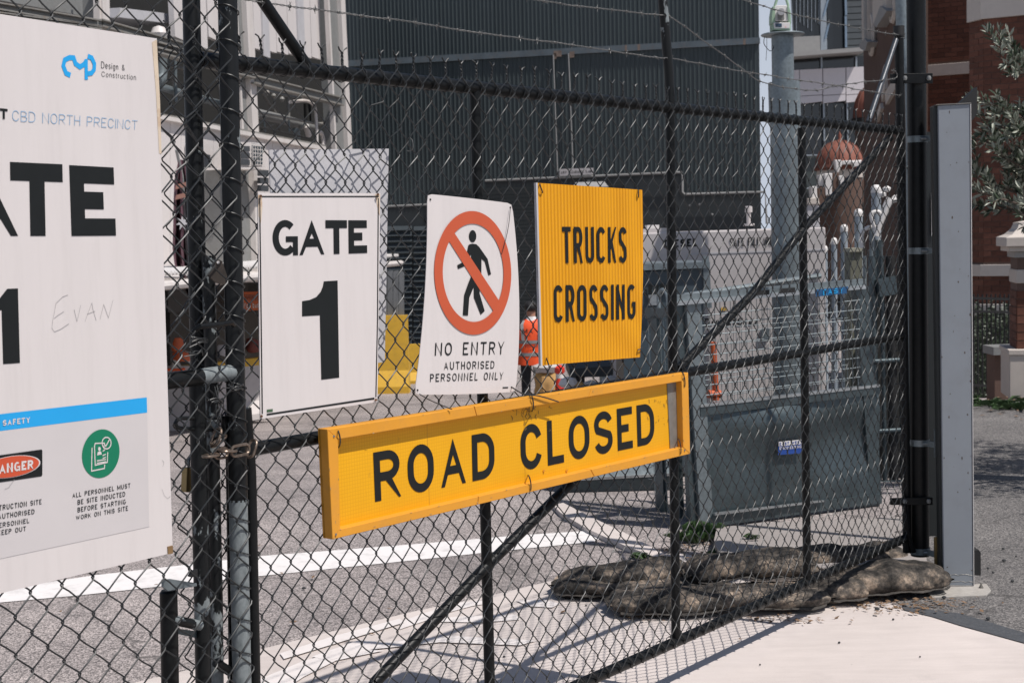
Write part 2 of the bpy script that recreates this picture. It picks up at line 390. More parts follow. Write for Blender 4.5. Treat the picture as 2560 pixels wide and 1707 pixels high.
def bez(pts, n=8):                                   # Catmull-Rom through points
    pts = [Vector(p) for p in pts]; out = []
    for i in range(len(pts)-1):
        p0 = pts[max(i-1, 0)]; p1 = pts[i]; p2 = pts[i+1]; p3 = pts[min(i+2, len(pts)-1)]
        for k in range(n):
            t = k/n
            out.append(.5*((2*p1)+(p2-p0)*t+(2*p0-5*p1+4*p2-p3)*t*t+(3*p1-p0-3*p2+p3)*t**3))
    out.append(pts[-1]); return out

# ------------------------------------------------------------------ lettering (stroke alphabet)
def arc(cx, cy, rx, ry, a0, a1, n=14):
    return [(cx+rx*math.cos(R(a0+(a1-a0)*i/n)), cy+ry*math.sin(R(a0+(a1-a0)*i/n))) for i in range(n+1)]
def glyph(ch, k):
    k = min(.5, k); kb = min(.25, k)
    O = arc(.5, 1-k, .5, k, 0, 180) + arc(.5, k, .5, k, 180, 360) + [(1, 1-k)]
    g = {
     'A': (1.0, [[(0, 0), (.5, 1), (1, 0)], [(.17, .3), (.83, .3)]]),
     'B': (.9, [[(0, 0), (0, 1)], [(0, 1), (.5, 1)] + arc(.5, .755, .42, .245, 90, -90) + [(0, .51)], [(.3, .51)] + arc(.52, .255, .48, .255, 90, -90) + [(0, 0)]]),
     'C': (.95, [arc(.5, 1-k, .5, k, 18, 180) + arc(.5, k, .5, k, 180, 342)]),
     'D': (.95, [[(0, 0), (0, 1)], [(0, 1)] + arc(.42, 1-k, .58, k, 90, 0) + arc(.42, k, .58, k, 0, -90) + [(0, 0)]]),
     'E': (.8, [[(.0, 1), (0, 0)], [(0, 1), (1, 1)], [(0, .51), (.85, .51)], [(0, 0), (1, 0)]]),
     'F': (.78, [[(0, 1), (0, 0)], [(0, 1), (1, 1)], [(0, .5), (.85, .5)]]),
     'G': (.98, [arc(.5, 1-k, .5, k, 38, 180) + arc(.5, k, .5, k, 180, 360) + [(1, .42)], [(1.0, .42), (.58, .42)]]),
     'H': (.9, [[(0, 0), (0, 1)], [(1, 0), (1, 1)], [(0, .5), (1, .5)]]),
     'I': (0, [[(.5, 0), (.5, 1)]]),
     'J': (.7, [[(1, 1)] + arc(.5, k, .5, k, 0, -170)]),
     'K': (.95, [[(0, 0), (0, 1)], [(1, 1), (0.02, .38)], [(.36, .6), (1, 0)]]),
     'L': (.75, [[(0, 1), (0, 0)], [(0, 0), (1, 0)]]),
     'M': (1.2, [[(0, 0), (0, 1)], [(0, 1), (.5, .15), (1, 1)], [(1, 1), (1, 0)]]),
     'N': (.98, [[(0, 0), (0, 1)], [(0.0, 1), (1, 0)], [(1, 0), (1, 1)]]),
     'O': (1.0, [O]),
     'P': (.88, [[(0, 0), (0, 1)], [(0, 1), (.52, 1)] + arc(.52, .74, .48, .26, 90, -90) + [(0, .48)]]),
     'R': (.95, [[(0, 0), (0, 1)], [(0, 1), (.52, 1)] + arc(.52, .74, .46, .26, 90, -90) + [(0, .48)], [(.48, .48), (1, 0)]]),
     'S': (.92, [arc(.5, 1-kb-.005, .5, kb+.005, 15, 190) + arc(.5, 1-kb-.03, .5, .5-kb+.0, 190, 235, 4)[1:3] + [(.5, .5)] + arc(.5, kb+.03, .5, .5-kb, 55, 10, 4)[2:4] + arc(.5, kb+.005, .5, kb+.005, 10, -165)]),
     'T': (.9, [[(0, 1), (1, 1)], [(.5, 1), (.5, 0)]]),
     'U': (.95, [[(0, 1)] + arc(.5, k, .5, k, 180, 360) + [(1, 1)]]),
     'V': (.95, [[(0, 1), (.5, 0), (1, 1)]]),
     'W': (1.4, [[(0, 1), (.25, 0), (.5, .9), (.75, 0), (1, 1)]]),
     'X': (.95, [[(0, 0), (1, 1)], [(0, 1), (1, 0)]]),
     'Y': (.95, [[(0, 1), (.5, .45), (1, 1)], [(.5, .47), (.5, 0)]]),
     'Z': (.9, [[(0, 1), (1, 1), (0, 0), (1, 0)]]),
     '0': (.85, [O]), '1': (.4, [[(0, .78), (1, 1), (1, 0)]]),
     '2': (.85, [arc(.5, .72, .5, .28, 170, -30) + [(0, 0)], [(0, 0), (1, 0)]]),
     '4': (.85, [[(.75, 0), (.75, 1), (0, .3), (1, .3)]]),
     '5': (.85, [[(.95, 1), (.1, 1), (.05, .55)] + arc(.5, .3, .5, .3, 110, -160)]),
     '.': (0, [[(.5, 0), (.5, .06)]]), '-': (.5, [[(0, .5), (1, .5)]]),
     '&': (.9, [[(1, 0), (.2, .75)] + arc(.4, .83, .24, .17, 200, 0) + [(.1, .4)] + arc(.4, .22, .38, .22, 160, 300) + [(.95, .45)]]),
     'a': (.7, [arc(.5, .35, .5, .35, 0, 360), [(1, .7), (1, 0)]]),
     'b': (.7, [[(0, 1), (0, 0)], arc(.5, .35, .5, .35, 0, 360)]),
     'c': (.65, [arc(.5, .35, .5, .35, 45, 315)]),
     'e': (.72, [[(0.02, .36), (1, .36)] + arc(.5, .35, .5, .35, 5, 320)]),
     'f': (.4, [[(.4, 0), (.4, .8)] + arc(.9, .8, .5, .2, 180, 90), [(0, .68), (.95, .68)]]),
     'g': (.7, [arc(.5, .35, .5, .35, 0, 360), [(1, .7), (1, -.1)] + arc(.5, -.08, .5, .22, 0, -150)]),
     'i': (0, [[(.5, 0), (.5, .68)], [(.5, .85), (.5, .98)]]),
     'l': (0, [[(.5, 0), (.5, 1)]]),
     'n': (.65, [[(0, 0), (0, .7)], arc(.5, .4, .5, .3, 180, 0) + [(1, 0)]]),
     'o': (.72, [arc(.5, .35, .5, .35, 0, 360)]),
     'r': (.4, [[(0, 0), (0, .7)], arc(.8, .35, .8, .33, 180, 85)]),
     's': (.6, [arc(.5, .52, .5, .18, 20, 250, 9) + arc(.5, .17, .5, .17, 75, -160, 9)]),
     't': (.38, [[(.4, .92), (.4, .12)] + arc(.8, .12, .4, .12, 180, 270), [(0, .68), (1, .68)]]),
     'u': (.65, [[(0, .7)] + arc(.5, .3, .5, .3, 180, 360) + [(1, .7)], [(1, .7), (1, 0)]]),
    }
    return g[ch]
def clean(pl):
    out = [pl[0]]
    for p in pl[1:]:
        if math.hypot(p[0]-out[-1][0], p[1]-out[-1][1]) > 1e-4: out.append(p)
    return out
def ribbon(pl, t, closed=False):
    pl = clean(pl); n = len(pl)
    if n > 3 and math.hypot(pl[0][0]-pl[-1][0], pl[0][1]-pl[-1][1]) < 1e-3: closed = True; pl = pl[:-1]; n -= 1
    Ls, Rs = [], []
    for i in range(n):
        if closed: a, b, c = pl[i-1], pl[i], pl[(i+1) % n]
        else: a, b, c = pl[max(i-1, 0)], pl[i], pl[min(i+1, n-1)]
        def nn(p, q):
            dx, dy = q[0]-p[0], q[1]-p[1]; l = math.hypot(dx, dy)
            return (-dy/l, dx/l) if l > 1e-9 else None
        n1, n2 = nn(a, b), nn(b, c)
        if n1 is None: n1 = n2
        if n2 is None: n2 = n1
        mx, my = n1[0]+n2[0], n1[1]+n2[1]; l = math.hypot(mx, my) or 1; mx /= l; my /= l
        d = max(.35, mx*n1[0]+my*n1[1]); h = t/2/d
        Ls.append((b[0]+mx*h, b[1]+my*h)); Rs.append((b[0]-mx*h, b[1]-my*h))
    q = []
    for i in range(n if closed else n-1):
        j = (i+1) % n; q.append([Ls[i], Rs[i], Rs[j], Ls[j]])
    return q
class Quad:                                          # maps unit square (a right, b down) to a rectangle on a plane
    def __init__(s, pl, tl, tr, br, bl, off=0.0):
        s.pl = pl; s.off = off
        s.c = [pl.sz(p[0], p[1], off) for p in (tl, tr, br, bl)]
        c = s.c
        wd = (math.dist(c[0], c[1])+math.dist(c[3], c[2]))/2; ht = (math.dist(c[0], c[3])+math.dist(c[1], c[2]))/2
        s.w, s.h = wd, ht
    def at(s, a, b, o=0.0):
        c = s.c
        x = (c[0][0]*(1-a)+c[1][0]*a)*(1-b)+(c[3][0]*(1-a)+c[2][0]*a)*b
        z = (c[0][1]*(1-a)+c[1][1]*a)*(1-b)+(c[3][1]*(1-a)+c[2][1]*a)*b
        return s.pl.at(x, z, s.off+o)
def text(mb, q, s, t=.14, gap=.3, o=.0006, space=.55):
    A = q.w/q.h
    ws = []
    for ch in s: ws.append(None if ch == ' ' else glyph(ch, .3)[0])
    fixed = sum(t for x in ws if x == 0); var = sum(x for x in ws if x) + gap*(len(s)-1) + space*sum(1 for x in ws if x is None)
    # boxes: outer width = wf*u (centre-line width wf*u - t)
    u = (A-fixed)/max(var, 1e-6); x = 0.0; z = 0
    for ch, wf in zip(s, ws):
        if wf is None: x += (space+gap)*u; continue
        ow = t if wf == 0 else max(wf*u, t*1.3)
        kk = .5*(ow-t)/(1-t)*1.08 if wf else .3
        if ch == 'G' and t >= .2:
            ty = t*.82; ao = [R(48+i*(318-48)/30) for i in range(31)]
            po = [(x+ow*(.5+.5*math.cos(a)), .5+.5*math.sin(a)) for a in ao]; pi_ = [(x+ow/2+(ow/2-t)*math.cos(a), .5+(.5-ty)*math.sin(a)) for a in ao]
            for i in range(30): mb.add([q.at(a/A, 1-b, o) for a, b in (po[i], pi_[i], pi_[i+1], po[i+1])], [(0, 1, 2, 3)])
            for (xa, ya, xb, yb) in ((.52, .38, 1.0, .54), (.80, .0, 1.0, .46)):
                mb.add([q.at((x+ow*a)/A, 1-b, o+.0002+ya*.0002) for a, b in ((xa, ya), (xb, ya), (xb, yb), (xa, yb))], [(0, 1, 2, 3)])
            x += ow+gap*u; continue
        for pl in glyph(ch, max(.12, kk))[1]:
            pts = [(x+t/2+px_*(ow-t), t/2+py_*(1-t)) for px_, py_ in pl]
            loop = len(pl) > 3 and math.dist(pl[0], pl[-1]) < 1e-3
            if not loop:
                for e, f in ((0, 1), (-1, -2)):
                    ux, uy = pl[e]
                    if (ch not in 'aceginorsu&') and (min(abs(ux), abs(ux-1), abs(uy), abs(uy-1)) < 1e-3 or wf == 0):
                        dx, dy = pts[e][0]-pts[f][0], pts[e][1]-pts[f][1]; l = math.hypot(dx, dy) or 1
                        k_ = t*.5 if min(abs(dx), abs(dy))/l < .05 else t*.95
                        pts[e] = (pts[e][0]+dx/l*k_, pts[e][1]+dy/l*k_)
            z += 1
            lo = -.4 if ch in 'g' else 0
            for qd in ribbon(pts, t):
                mb.add([q.at(min(max(a, x-.002), x+ow+.002)/A, 1-min(max(b, lo), 1), o+.00008*(z % 5)) for a, b in qd], [(0, 1, 2, 3)])
        x += ow + gap*u
    return mb
def poly(mb, pl, pts, off): return mb.add([pl.pt(x, y, off) for x, y in pts], [tuple(range(len(pts)))])
def pstroke(mb, pl, pts, tpx, off, ratio=.7):        # a painted stroke given by its measured path, thickness in photo px (vertical)
    q = ribbon([(x/ratio, y) for x, y in pts], tpx)
    for qd in q: mb.add([pl.pt(a*ratio, b, off) for a, b in qd], [(0, 1, 2, 3)])
    return mb
# ================================================================== GROUND
ys = [-12, 0, 4, 8, 9.6, 11, 13, 16, 19, 22, 28, 36, 45, 60, 120, 400, 1500]
xs = [-600, -120, -40, -14, -6, -2, 2, 6, 14, 40, 120, 600]
g = MB(); vs = [(x, y, ground_z(y)) for y in ys for x in xs]; n = len(xs)
g.add(vs, [(j*n+i, j*n+i+1, (j+1)*n+i+1, (j+1)*n+i) for j in range(len(ys)-1) for i in range(n-1)])
o = g.build('road', 'asphalt', None); o['kind'] = 'structure'
def ground_sheet(name, px, z, m, thick=0):
    pts = [G(x, y, z) for x, y in px]; mb = MB()
    if thick: mb.slab(pts, (0, 0, -thick))
    else: mb.add(pts, [tuple(range(len(pts)))])
    o = mb.build(name, m, None); o['kind'] = 'structure'; return o
ground_sheet('concrete_apron', [(-2500, 2600), (100, 1760), (327, 1707), (494, 1668), (560, 1648), (658, 1620), (900, 1560), (1040, 1526), (1200, 1494), (1382, 1450), (1510, 1413), (1640, 1386), (1700, 1380), (1770, 1400), (1850, 1425), (2100, 1420), (2210, 1440), (2180, 1495), (2261, 1518), (2400, 1556), (2560, 1604), (2900, 1730), (4200, 2600)], .006, 'concrete')
ground_sheet('painted_line', [(-900, 1620), (0, 1472), (236, 1437), (472, 1410), (640, 1390), (1040, 1359), (1300, 1337), (1487, 1325), (1513, 1338), (1487, 1353), (1200, 1382), (1040, 1399), (640, 1440), (400, 1465), (200, 1487), (0, 1505), (-900, 1665)], .004, 'roadpaint')
ground_sheet('kerb', [(1383, 1262), (1408, 1256), (1470, 1288), (1560, 1330), (1660, 1382), (1640, 1392), (1560, 1362), (1470, 1322), (1430, 1298), (1400, 1280)], .03, 'concrete', .03)
ground_sheet('footpath_slab', [(1792, 1318), (1900, 1306), (2300, 1290), (2320, 1420), (1880, 1420), (1835, 1410), (1800, 1385), (1785, 1350)], .075, 'concrete_worn_shaded', .08)
ground_sheet('footpath', [(2235, 1500), (2330, 1300), (2300, 1090), (2440, 1000), (4200, 960), (5200, 2600), (4200, 2600), (2900, 1722), (2560, 1600), (2400, 1552), (2261, 1514)], .004, 'asphalt2')
ground_sheet('bitumen_strip', [(2255, 1515), (2300, 1520), (2400, 1532), (2560, 1580), (2760, 1640), (2760, 1672), (2560, 1606), (2400, 1562), (2330, 1540), (2261, 1524)], .010, 'tar')
# faint painted arrow remains on the apron
for pts in ([(1000, 1553), (1070, 1528), (1140, 1506), (1200, 1500), (1230, 1506), (1180, 1514), (1120, 1530), (1060, 1552), (1000, 1572)],
            [(1080, 1545), (1150, 1540), (1290, 1535), (1300, 1548), (1200, 1555), (1090, 1553)],
            [(1290, 1500), (1360, 1498), (1400, 1508), (1380, 1518), (1320, 1514)],
            [(640, 1700), (760, 1650), (880, 1620), (960, 1625), (840, 1650), (760, 1690), (700, 1730)],
            [(780, 1640), (900, 1598), (960, 1604), (1130, 1588), (1340, 1600), (1300, 1612), (1100, 1604), (930, 1622), (820, 1650)],
            [(700, 1632), (830, 1590), (1000, 1545), (1010, 1555), (850, 1604), (710, 1646)]):
    FZ = globals().get('FZ', .0098)+.0006; ground_sheet('faded_marking', pts, FZ, 'fadedpaint')
# ================================================================== THE GATE (right leaf)
VERT = Vector((0, 0, 1))
def gp(px, py, off=0.0): return GP.pt(px, py, off)
def lp(px, py, off=0.0): return LP.pt(px, py, off)
gate = thing('chain_link_gate', 'wide black framed chain-link gate leaf carrying the yellow signs, hung from the black post', 'gate', GP.at(GP.sz(1500, 1600)[0], 0.1), 'leaves of the double gate')
FO = -.03       # frame sits behind the mesh
def gtube(name, pts, r, m='black', par=gate, n=14, ext=0, f=gp, off=FO):
    ps = [f(x, y, off) for x, y in pts]
    return MB().tube(ps, r, n).build(name, m, par, True)
gtube('rail', [(500, 150), (800, 180), (1676, 269), (2250, 327)], .0205)
gtube('rail', [(610, 1126), (1224, 1018), (1684, 936), (2262, 838)], .019)
_b = GP.sz(2264, 1344, FO); zb = _b[1]
sL = GP.sz(500, 900, FO)[0]
MB().tube([GP.at(sL, zb, FO), GP.at((sL+_b[0])/2, zb-.006, FO), GP.at(_b[0], zb, FO)], .021, 14).build('rail', 'black', gate, True)
def gvert(px1, py1, px2, py2, r, m='black', top=None, off=FO, par=gate, pl=GP, zlow=None):
    a = pl.pt(px1, py1, off); b = pl.pt(px2, py2, off)
    d = (b-a)/(b.z-a.z)
    if zlow is not None: b = a + d*(zlow-a.z)
    if top is not None: a = a + d*(top-a.z)
    return MB().tube([a.lerp(b, k/6) for k in range(7)], r, 14).build('stile', m, par, True)
gvert(478, 0, 515, 1707, .0225, 'peel3', top=2.75, zlow=.02)
gvert(1187, 225, 1224, 1700, .018, 'black', zlow=zb)
gvert(1675, 262, 1690, 1620, .018, 'black', zlow=zb)
gvert(2004, 320, 2018, 1450, .018, 'black', zlow=zb)
rs = gvert(2247, 72, 2268, 1380, .022, 'black')
MB().tube([gp(2247, 66, FO), gp(2247, 90, FO)], .027, 14).build('cap', 'blackflat', gate, True)
MB().tube([gp(2171, 306, FO), gp(2208, 195, FO), gp(2240, 100, FO)], .013, 12).build('stay', galv('grey stay tube', (.06, .068, .08), .4, .2), gate, True)
MB().tube([gp(767, 165, FO), gp(640, -22, FO), gp(575, -120, FO)], .0165, 12).build('stay', 'black', gate, True)
MB().tube([gp(1676, 262, FO), gp(1672, 180, FO), gp(1655, -20, FO), gp(1650, -60, FO)], .0185, 12).build('extension_arm', 'peel3', gate, True)
gtube('brace', [(935, 1707), (1206, 1425), (1420, 1215), (1680, 940)], .018)
MB().tube([GP.pt(935, 1707, FO), GP.at(GP.sz(935, 1707)[0]-.35, GP.pt(935, 1707, FO).z-.335, FO)], .016, 12).build('brace', 'black', gate, True)
gtube('brace', [(1695, 922), (1880, 736), (2010, 570), (2225, 345)], .0175)

# ------------------------------------------------------------------ chain-link fabric
def chain(pl, s0, s1, z0, z1, pw, ph, off, seed, name, par, shift=0.0, barbs=True, r=.00205, sag=None):
    rnd = random.Random(seed); mb = MB(); nw = int((s1-s0)/(pw/2))
    N = int(math.ceil((z1-z0)/(ph/2)))
    def disp(s, z):
        v = noise.noise_vector(Vector((s*1.6+seed*3.1, z*1.9, seed)))*.010 + noise.noise_vector(Vector((s*9+seed, z*9, 5.5)))*.0035
        k = noise.noise(Vector((s*3.3+7, z*3.1, seed+9)))
        if k > .42: v += noise.noise_vector(Vector((s*22, z*22, 1.5)))*.016
        return v
    for i in range(nw+1):
        xl = s0 + i*pw/2; xr = xl + pw/2
        pts = []
        for j in range(N+1):
            # top row (j=0) is a knuckle row for even pairs
            right = (j % 2 == 0) == (i % 2 == 0)
            z = z1 - j*ph/2
            if z < z0: break
            xk = (xr+.0032) if right else (xl-.0032)
            sg = 1 if right else -1
            d = disp(xk, z)
            # rounded hook at the knuckle: comes in front, goes out behind
            fd = .0035
            pts.append((xk-sg*.0050+d.x, z+.0062+d.y, (-fd if right else fd)*-sg*1.0 if False else (fd if not right else -fd)+d.z*.4))
            pts.append((xk+d.x, z+d.y, 0+d.z*.4))
            pts.append((xk-sg*.0050+d.x, z-.0062+d.y, (fd if right else -fd)+d.z*.4))
            if j < N and z-ph/2 >= z0:
                xo = (xl-.0032) if right else (xr+.0032); d2 = disp(xo, z-ph/2)
                mz = z-ph/4; mx = (xk+xo)/2
                bow = rnd.uniform(-.0012, .0012)
                pts.append((mx+(d.x+d2.x)/2+bow, mz+(d.y+d2.y)/2+bow, (fd if right else -fd)+(d.z+d2.z)*.2))
        path = [pl.at(a, b+(sag(a) if sag else 0), off+c) for a, b, c in pts]
        if len(path) > 2: mb.tube(path, r, 5, cap=False)
        if barbs and i % 2 == 0:
            # twisted pair above the rail then a fork
            d = disp(xr, z1); bx = xr+d.x; bz = z1+d.y+(sag(xr) if sag else 0); lean = rnd.uniform(-.004, .006)
            L = .028+rnd.uniform(-.004, .004)
            for ph0 in (0, math.pi):
                tw = []
                for k in range(10):
                    a = ph0 + k*.9; q = k/9
                    tw.append(pl.at(bx+lean*q+math.cos(a)*.0019, bz+.004+L*q, off+math.sin(a)*.0022))
                sgn = 1 if ph0 == 0 else -1
                tw.append(pl.at(bx+lean+sgn*.007, bz+.004+L+.007, off+rnd.uniform(-.004, .004)))
                tw.append(pl.at(bx+lean+sgn*.015, bz+.004+L+.013, off+rnd.uniform(-.006, .006)))
                mb.tube(tw, r*1.1, 5)
    return mb.build(name, 'wire', par, True, kind='stuff')
# pitch measured along the top rail
barbx = [602, 656, 707, 765, 811, 860, 901, 947, 989, 1036, 1073, 1115, 1155, 1193]
ss = [GP.sz(x, 100+.1*x)[0] for x in barbx]
PW = (ss[-1]-ss[0])/(len(ss)-1)
PH = .083
s_start = ss[0]-PW*3 - PW/2
ztop = GP.sz(602, 126)[1]
s_end = GP.sz(2262, 800)[0]
print('PITCH', PW, 'ztop', ztop, 'zb', zb, 'width', s_end-s_start)
chain(GP, s_start, s_end, zb-.01, ztop, PW, PH, 0.0, 3, 'chain_link_mesh', gate)
# ties round the rails
tb = MB()
k = 0; s = s_start+PW/2
zr = GP.sz(800, 180, FO)[1]
while s < s_end:
    c0 = GP.at(s+PW*.35, zr, FO)
    tb.tube([c0 + GP.d*(.006*math.sin(a+1)+.012*a/6.28) + (VERT*math.cos(a)+GP.n*math.sin(a))*.0235 for a in [i*2*math.pi/12 for i in range(13)]], .0016, 5)
    c0 = GP.at(s, zb, FO)
    tb.tube([c0 + GP.d*(.004*math.sin(a+2)+.014*a/6.28) + (VERT*math.cos(a)+GP.n*math.sin(a))*.0235 for a in [i*2*math.pi/12 for i in range(13)]], .0016, 5)
    tb.tube([GP.at(s-.01, zb+.02, .0), GP.at(s+.005, zb-.018, -.006), GP.at(s+.02, zb-.024, -.03)], .0016, 5)
    s += PW; k += 1
tb.build('lacing', 'wire', gate, True, kind='stuff')
tt = MB()
for j in range(26):
    z = ztop-.04-j*PH
    if z < zb: break
    q = GP.at(GP.sz(2262, 800)[0], z, FO)
    tt.tube([q + (GP.d*math.cos(a)+GP.n*math.sin(a))*.025+VERT*.003*math.sin(a) for a in [i*2*math.pi/12 for i in range(13)]], .0016, 5)
tt.build('lacing', 'wire', gate, True, kind='stuff')
# barbed wire strands
def barbed(pts, par=gate, off=-.02):
    mb = MB(); P3 = bez([gp(x, y, off) for x, y in pts], 10)
    # resample
    acc = [0]
    for a, b in zip(P3, P3[1:]): acc.append(acc[-1]+(b-a).length)
    L = acc[-1]; n = int(L/.006)
    def at(d):
        import bisect
        i = min(max(bisect.bisect(acc, d)-1, 0), len(P3)-2)
        return P3[i].lerp(P3[i+1], (d-acc[i])/max(acc[i+1]-acc[i], 1e-6))
    for ph0 in (0, math.pi):
        path = []
        for i in range(n+1):
            p = at(L*i/n); a = ph0+i*.75
            wob = noise.noise_vector(p*9)*.0035
            path.append(p + VERT*math.cos(a)*.0019 + GP.n*math.sin(a)*.0019 + wob)
        mb.tube(path, .00125, 5)
    d = .05
    while d < L:
        p = at(d) + noise.noise_vector(at(d)*9)*.0035; ax = (at(min(d+.01, L))-at(d-.01)).normalized()
        for q in range(2):
            a0 = random.uniform(0, 6.28); v = VERT*math.cos(a0)+GP.n*math.sin(a0)
            mb.tube([p - v*.013+ax*.006, p-v*.003, p+v*.003+ax*.002, p+v*.013-ax*.004], [.0005, .0014, .0014, .0005], 5)
        mb.tube([p + (VERT*math.cos(a)+GP.n*math.sin(a))*.0035+ax*(.0009*a-.005) for a in [i*.8 for i in range(17)]], .0011, 4)
        d += random.uniform(.09, .115)
    return mb.build('barbed_wire', 'barb', par, True)
barbed([(540, -12), (614, 0), (785, 24), (1040, 58), (1193, 82), (1382, 107), (1640, 144), (1680, 147), (1847, 178), (2040, 207), (2102, 216), (2160, 227), (2258, 241)])
barbed([(1200, -22), (1330, 0), (1480, 20), (1640, 38), (1680, 46), (1764, 105), (1847, 167), (1901, 204), (1981, 222), (2040, 227), (2073, 218), (2145, 207), (2233, 198), (2240, 180), (2228, 175)])
barbed([(1800, -18), (1858, 0), (1942, 27), (2040, 49), (2109, 64), (2236, 87), (2262, 91)])
for yy in (88, 93, 98):
    q = gp(2249, yy, FO); MB().tube([q+(GP.d*math.cos(a)+GP.n*math.sin(a))*.027+VERT*.004*math.sin(a*1.0) for a in [i*2*math.pi/12 for i in range(13)]], .0014, 5).build('wire_loop', 'barb', gate, True)
# loose wire hook in the mesh
MB().tube(bez([gp(1025, 345, .006), gp(1031, 352, .02), gp(1032, 372, .022), gp(1024, 378, .012), gp(1018, 377, .004)], 5), .0013, 5).build('loose_wire', 'barb', gate, True)

# ================================================================== left leaf
leaf2 = thing('chain_link_gate', 'left gate leaf with a peeling black pipe stile, carrying the big white site board', 'gate', LP.at(LP.sz(400, 1600)[0], 0.1), 'leaves of the double gate')
gvert(568, -40, 605, 1707, .0245, 'peel3', off=-.03, par=leaf2, pl=LP, zlow=1.135)
# lower half of the same stile has lost its paint
a = LP.pt(568, -40, -.03); b = LP.pt(605, 1707, -.03); dd = (b-a)/(b.z-a.z)
q0 = a+dd*(1.14-a.z); q1 = a+dd*(.66-a.z); q2 = a+dd*(.02-a.z)
MB().tube([q0.lerp(q1, k/5) for k in range(6)], .0244, 16).build('stile', 'peel2', leaf2, True)
MB().tube([q1.lerp(q2, k/5) for k in range(6)], .0244, 16).build('stile', 'peel', leaf2, True)
MB().tube([lp(590, 776, -.03), lp(591, 784, -.03)], .0256, 16).build('collar', 'black', leaf2, True)
gtube('rail', [(-700, 1105), (0, 1015), (424, 952), (500, 942)], .021, 'black', leaf2, 16, f=lp)
gtube('rail', [(498, 942), (596, 928)], .0205, 'peel2', leaf2, 16, f=lp)
MB().tube([lp(583, 930, -.03), lp(587, 929, -.03), lp(590, 929, -.03)], [.022, .0245, .0235], 14).build('weld', 'rust', leaf2, True)
gtube('rail', [(-700, -150), (0, -20), (560, 60)], .0205, 'black', leaf2, 16, f=lambda x, y, o=0: LP.pt(x, y-900, o)) if False else None
# mid drop pipe under the left rail
a = lp(492, 955, -.05); MB().tube([a, lp(505, 1500, -.05), lp(512, 1900, -.05)], .020, 14).build('drop_pipe', 'peel3', leaf2, True)
a = lp(530, 1000, -.075); MB().tube([lp(520, 640, -.085), a, lp(541, 1500, -.085), lp(546, 1950, -.085)], .0165, 14).build('drop_pipe', 'peel', leaf2, True)
MB().tube([lp(613, 1020, -.09), lp(625, 1180, -.09), lp(636, 1700, -.09), lp(640, 1950, -.09)], .0165, 14).build('drop_pipe', 'black', leaf2, True)
MB().tube([lp(575, 1030, -.08), lp(577, 1040, -.08), lp(584, 1500, -.08), lp(588, 1900, -.08)], .0155, 12).build('drop_pipe', 'peel3', leaf2, True)
# fork latch
MB().tube([lp(575, 1044, -.05), lp(455, 1045, -.045), lp(443, 1049, -.045), lp(438, 1058, -.045), lp(443, 1068, -.045), lp(455, 1071, -.045), lp(575, 1075, -.05)], .0052, 8).build('latch', 'peel3', leaf2, True)
MB().slab([lp(560, 1040, -.04), lp(574, 1044, -.04), lp(574, 1120, -.04), lp(562, 1085, -.04)], LP.n*-.012).build('latch_plate', 'black', leaf2)
MB().tube([lp(488, 825, .0), lp(500, 816, .012), lp(545, 812, .014), lp(578, 806, .012), lp(583, 812, 0)], .007, 10).build('latch_bar', 'black', leaf2, True)
# rusty gusset with hole
MB().slab([lp(522, 690, -.02), lp(534, 668, -.02), lp(540, 654, -.02), lp(548, 649, -.02), lp(556, 654, -.02), lp(568, 690, -.02), lp(563, 712, -.02), lp(540, 707, -.02)], LP.n*-.005).build('gusset_plate', mat('rusty dark plate', (.028, .021, .016), .7, var=.5, scale=30), leaf2)
MB().tube([lp(545, 656, -.015), lp(546, 656, -.019)], .0035, 10).build('bolt_hole', 'white', leaf2)
# bottom bolt post
MB().tube([lp(421, 1480, -.05), lp(423, 1560, -.05), lp(428, 1900, -.05)], .0215, 14).build('bolt_sleeve', 'black', leaf2, True)
MB().tube([lp(421, 1474, -.05), lp(421, 1482, -.05)], [.017, .0215], 14).build('cap', 'black', leaf2, True)
MB().tube([lp(430, 1548, -.04), lp(468, 1556, -.04), lp(500, 1563, -.04)], .0125, 12).build('bracket_tube', 'peel', leaf2, True)
MB().slab([lp(445, 1571, -.05), lp(500, 1578, -.05), lp(500, 1596, -.05), lp(445, 1584, -.05)], LP.n*-.01).build('bracket_strap', 'galv_dark', leaf2)
MB().slab([lp(409, 1449, -.02), lp(430, 1447, -.02), lp(492, 1457, -.02), lp(492, 1464, -.02), lp(420, 1476, -.02), lp(409, 1466, -.02)], LP.n*-.008).build('latch_tongue', 'galv', leaf2)
MB().slab([lp(476, 1440, -.01), lp(483, 1428, -.01), lp(494, 1422, -.01), lp(494, 1442, -.01), lp(478, 1442, -.01)], LP.n*-.01).build('latch_ear', 'blackflat', leaf2)
MB().tube([lp(540, 1655, -.05), lp(575, 1678, -.05)], .012, 10).build('bracket_tube', 'black', leaf2, True)
s1 = LP.sz(590, 900)[0]; s0 = LP.sz(-420, 900)[0]
PW2 = .083; PH2 = .086
zt2 = LP.sz(300, 14)[1]+.0
chain(LP, s1-int((s1-s0)/PW2)*PW2-.02, s1-.012, .06, 2.60, PW2, PH2, 0.0, 8, 'chain_link_mesh', leaf2, barbs=False, r=.0021)
tt = MB()
for j in range(30):
    z = 2.56-j*PH2
    if z < .1: break
    aa = LP.pt(568, -40, -.03); q = aa+dd*(z-aa.z)
    tt.tube([q + (LP.d*math.cos(x)+LP.n*math.sin(x))*.0275-VERT*(.012*math.cos(x)+.01) for x in [i*2*math.pi/12 for i in range(-3, 8)]], .0017, 5)
tt.build('lacing', 'wire', leaf2, True, kind='stuff')
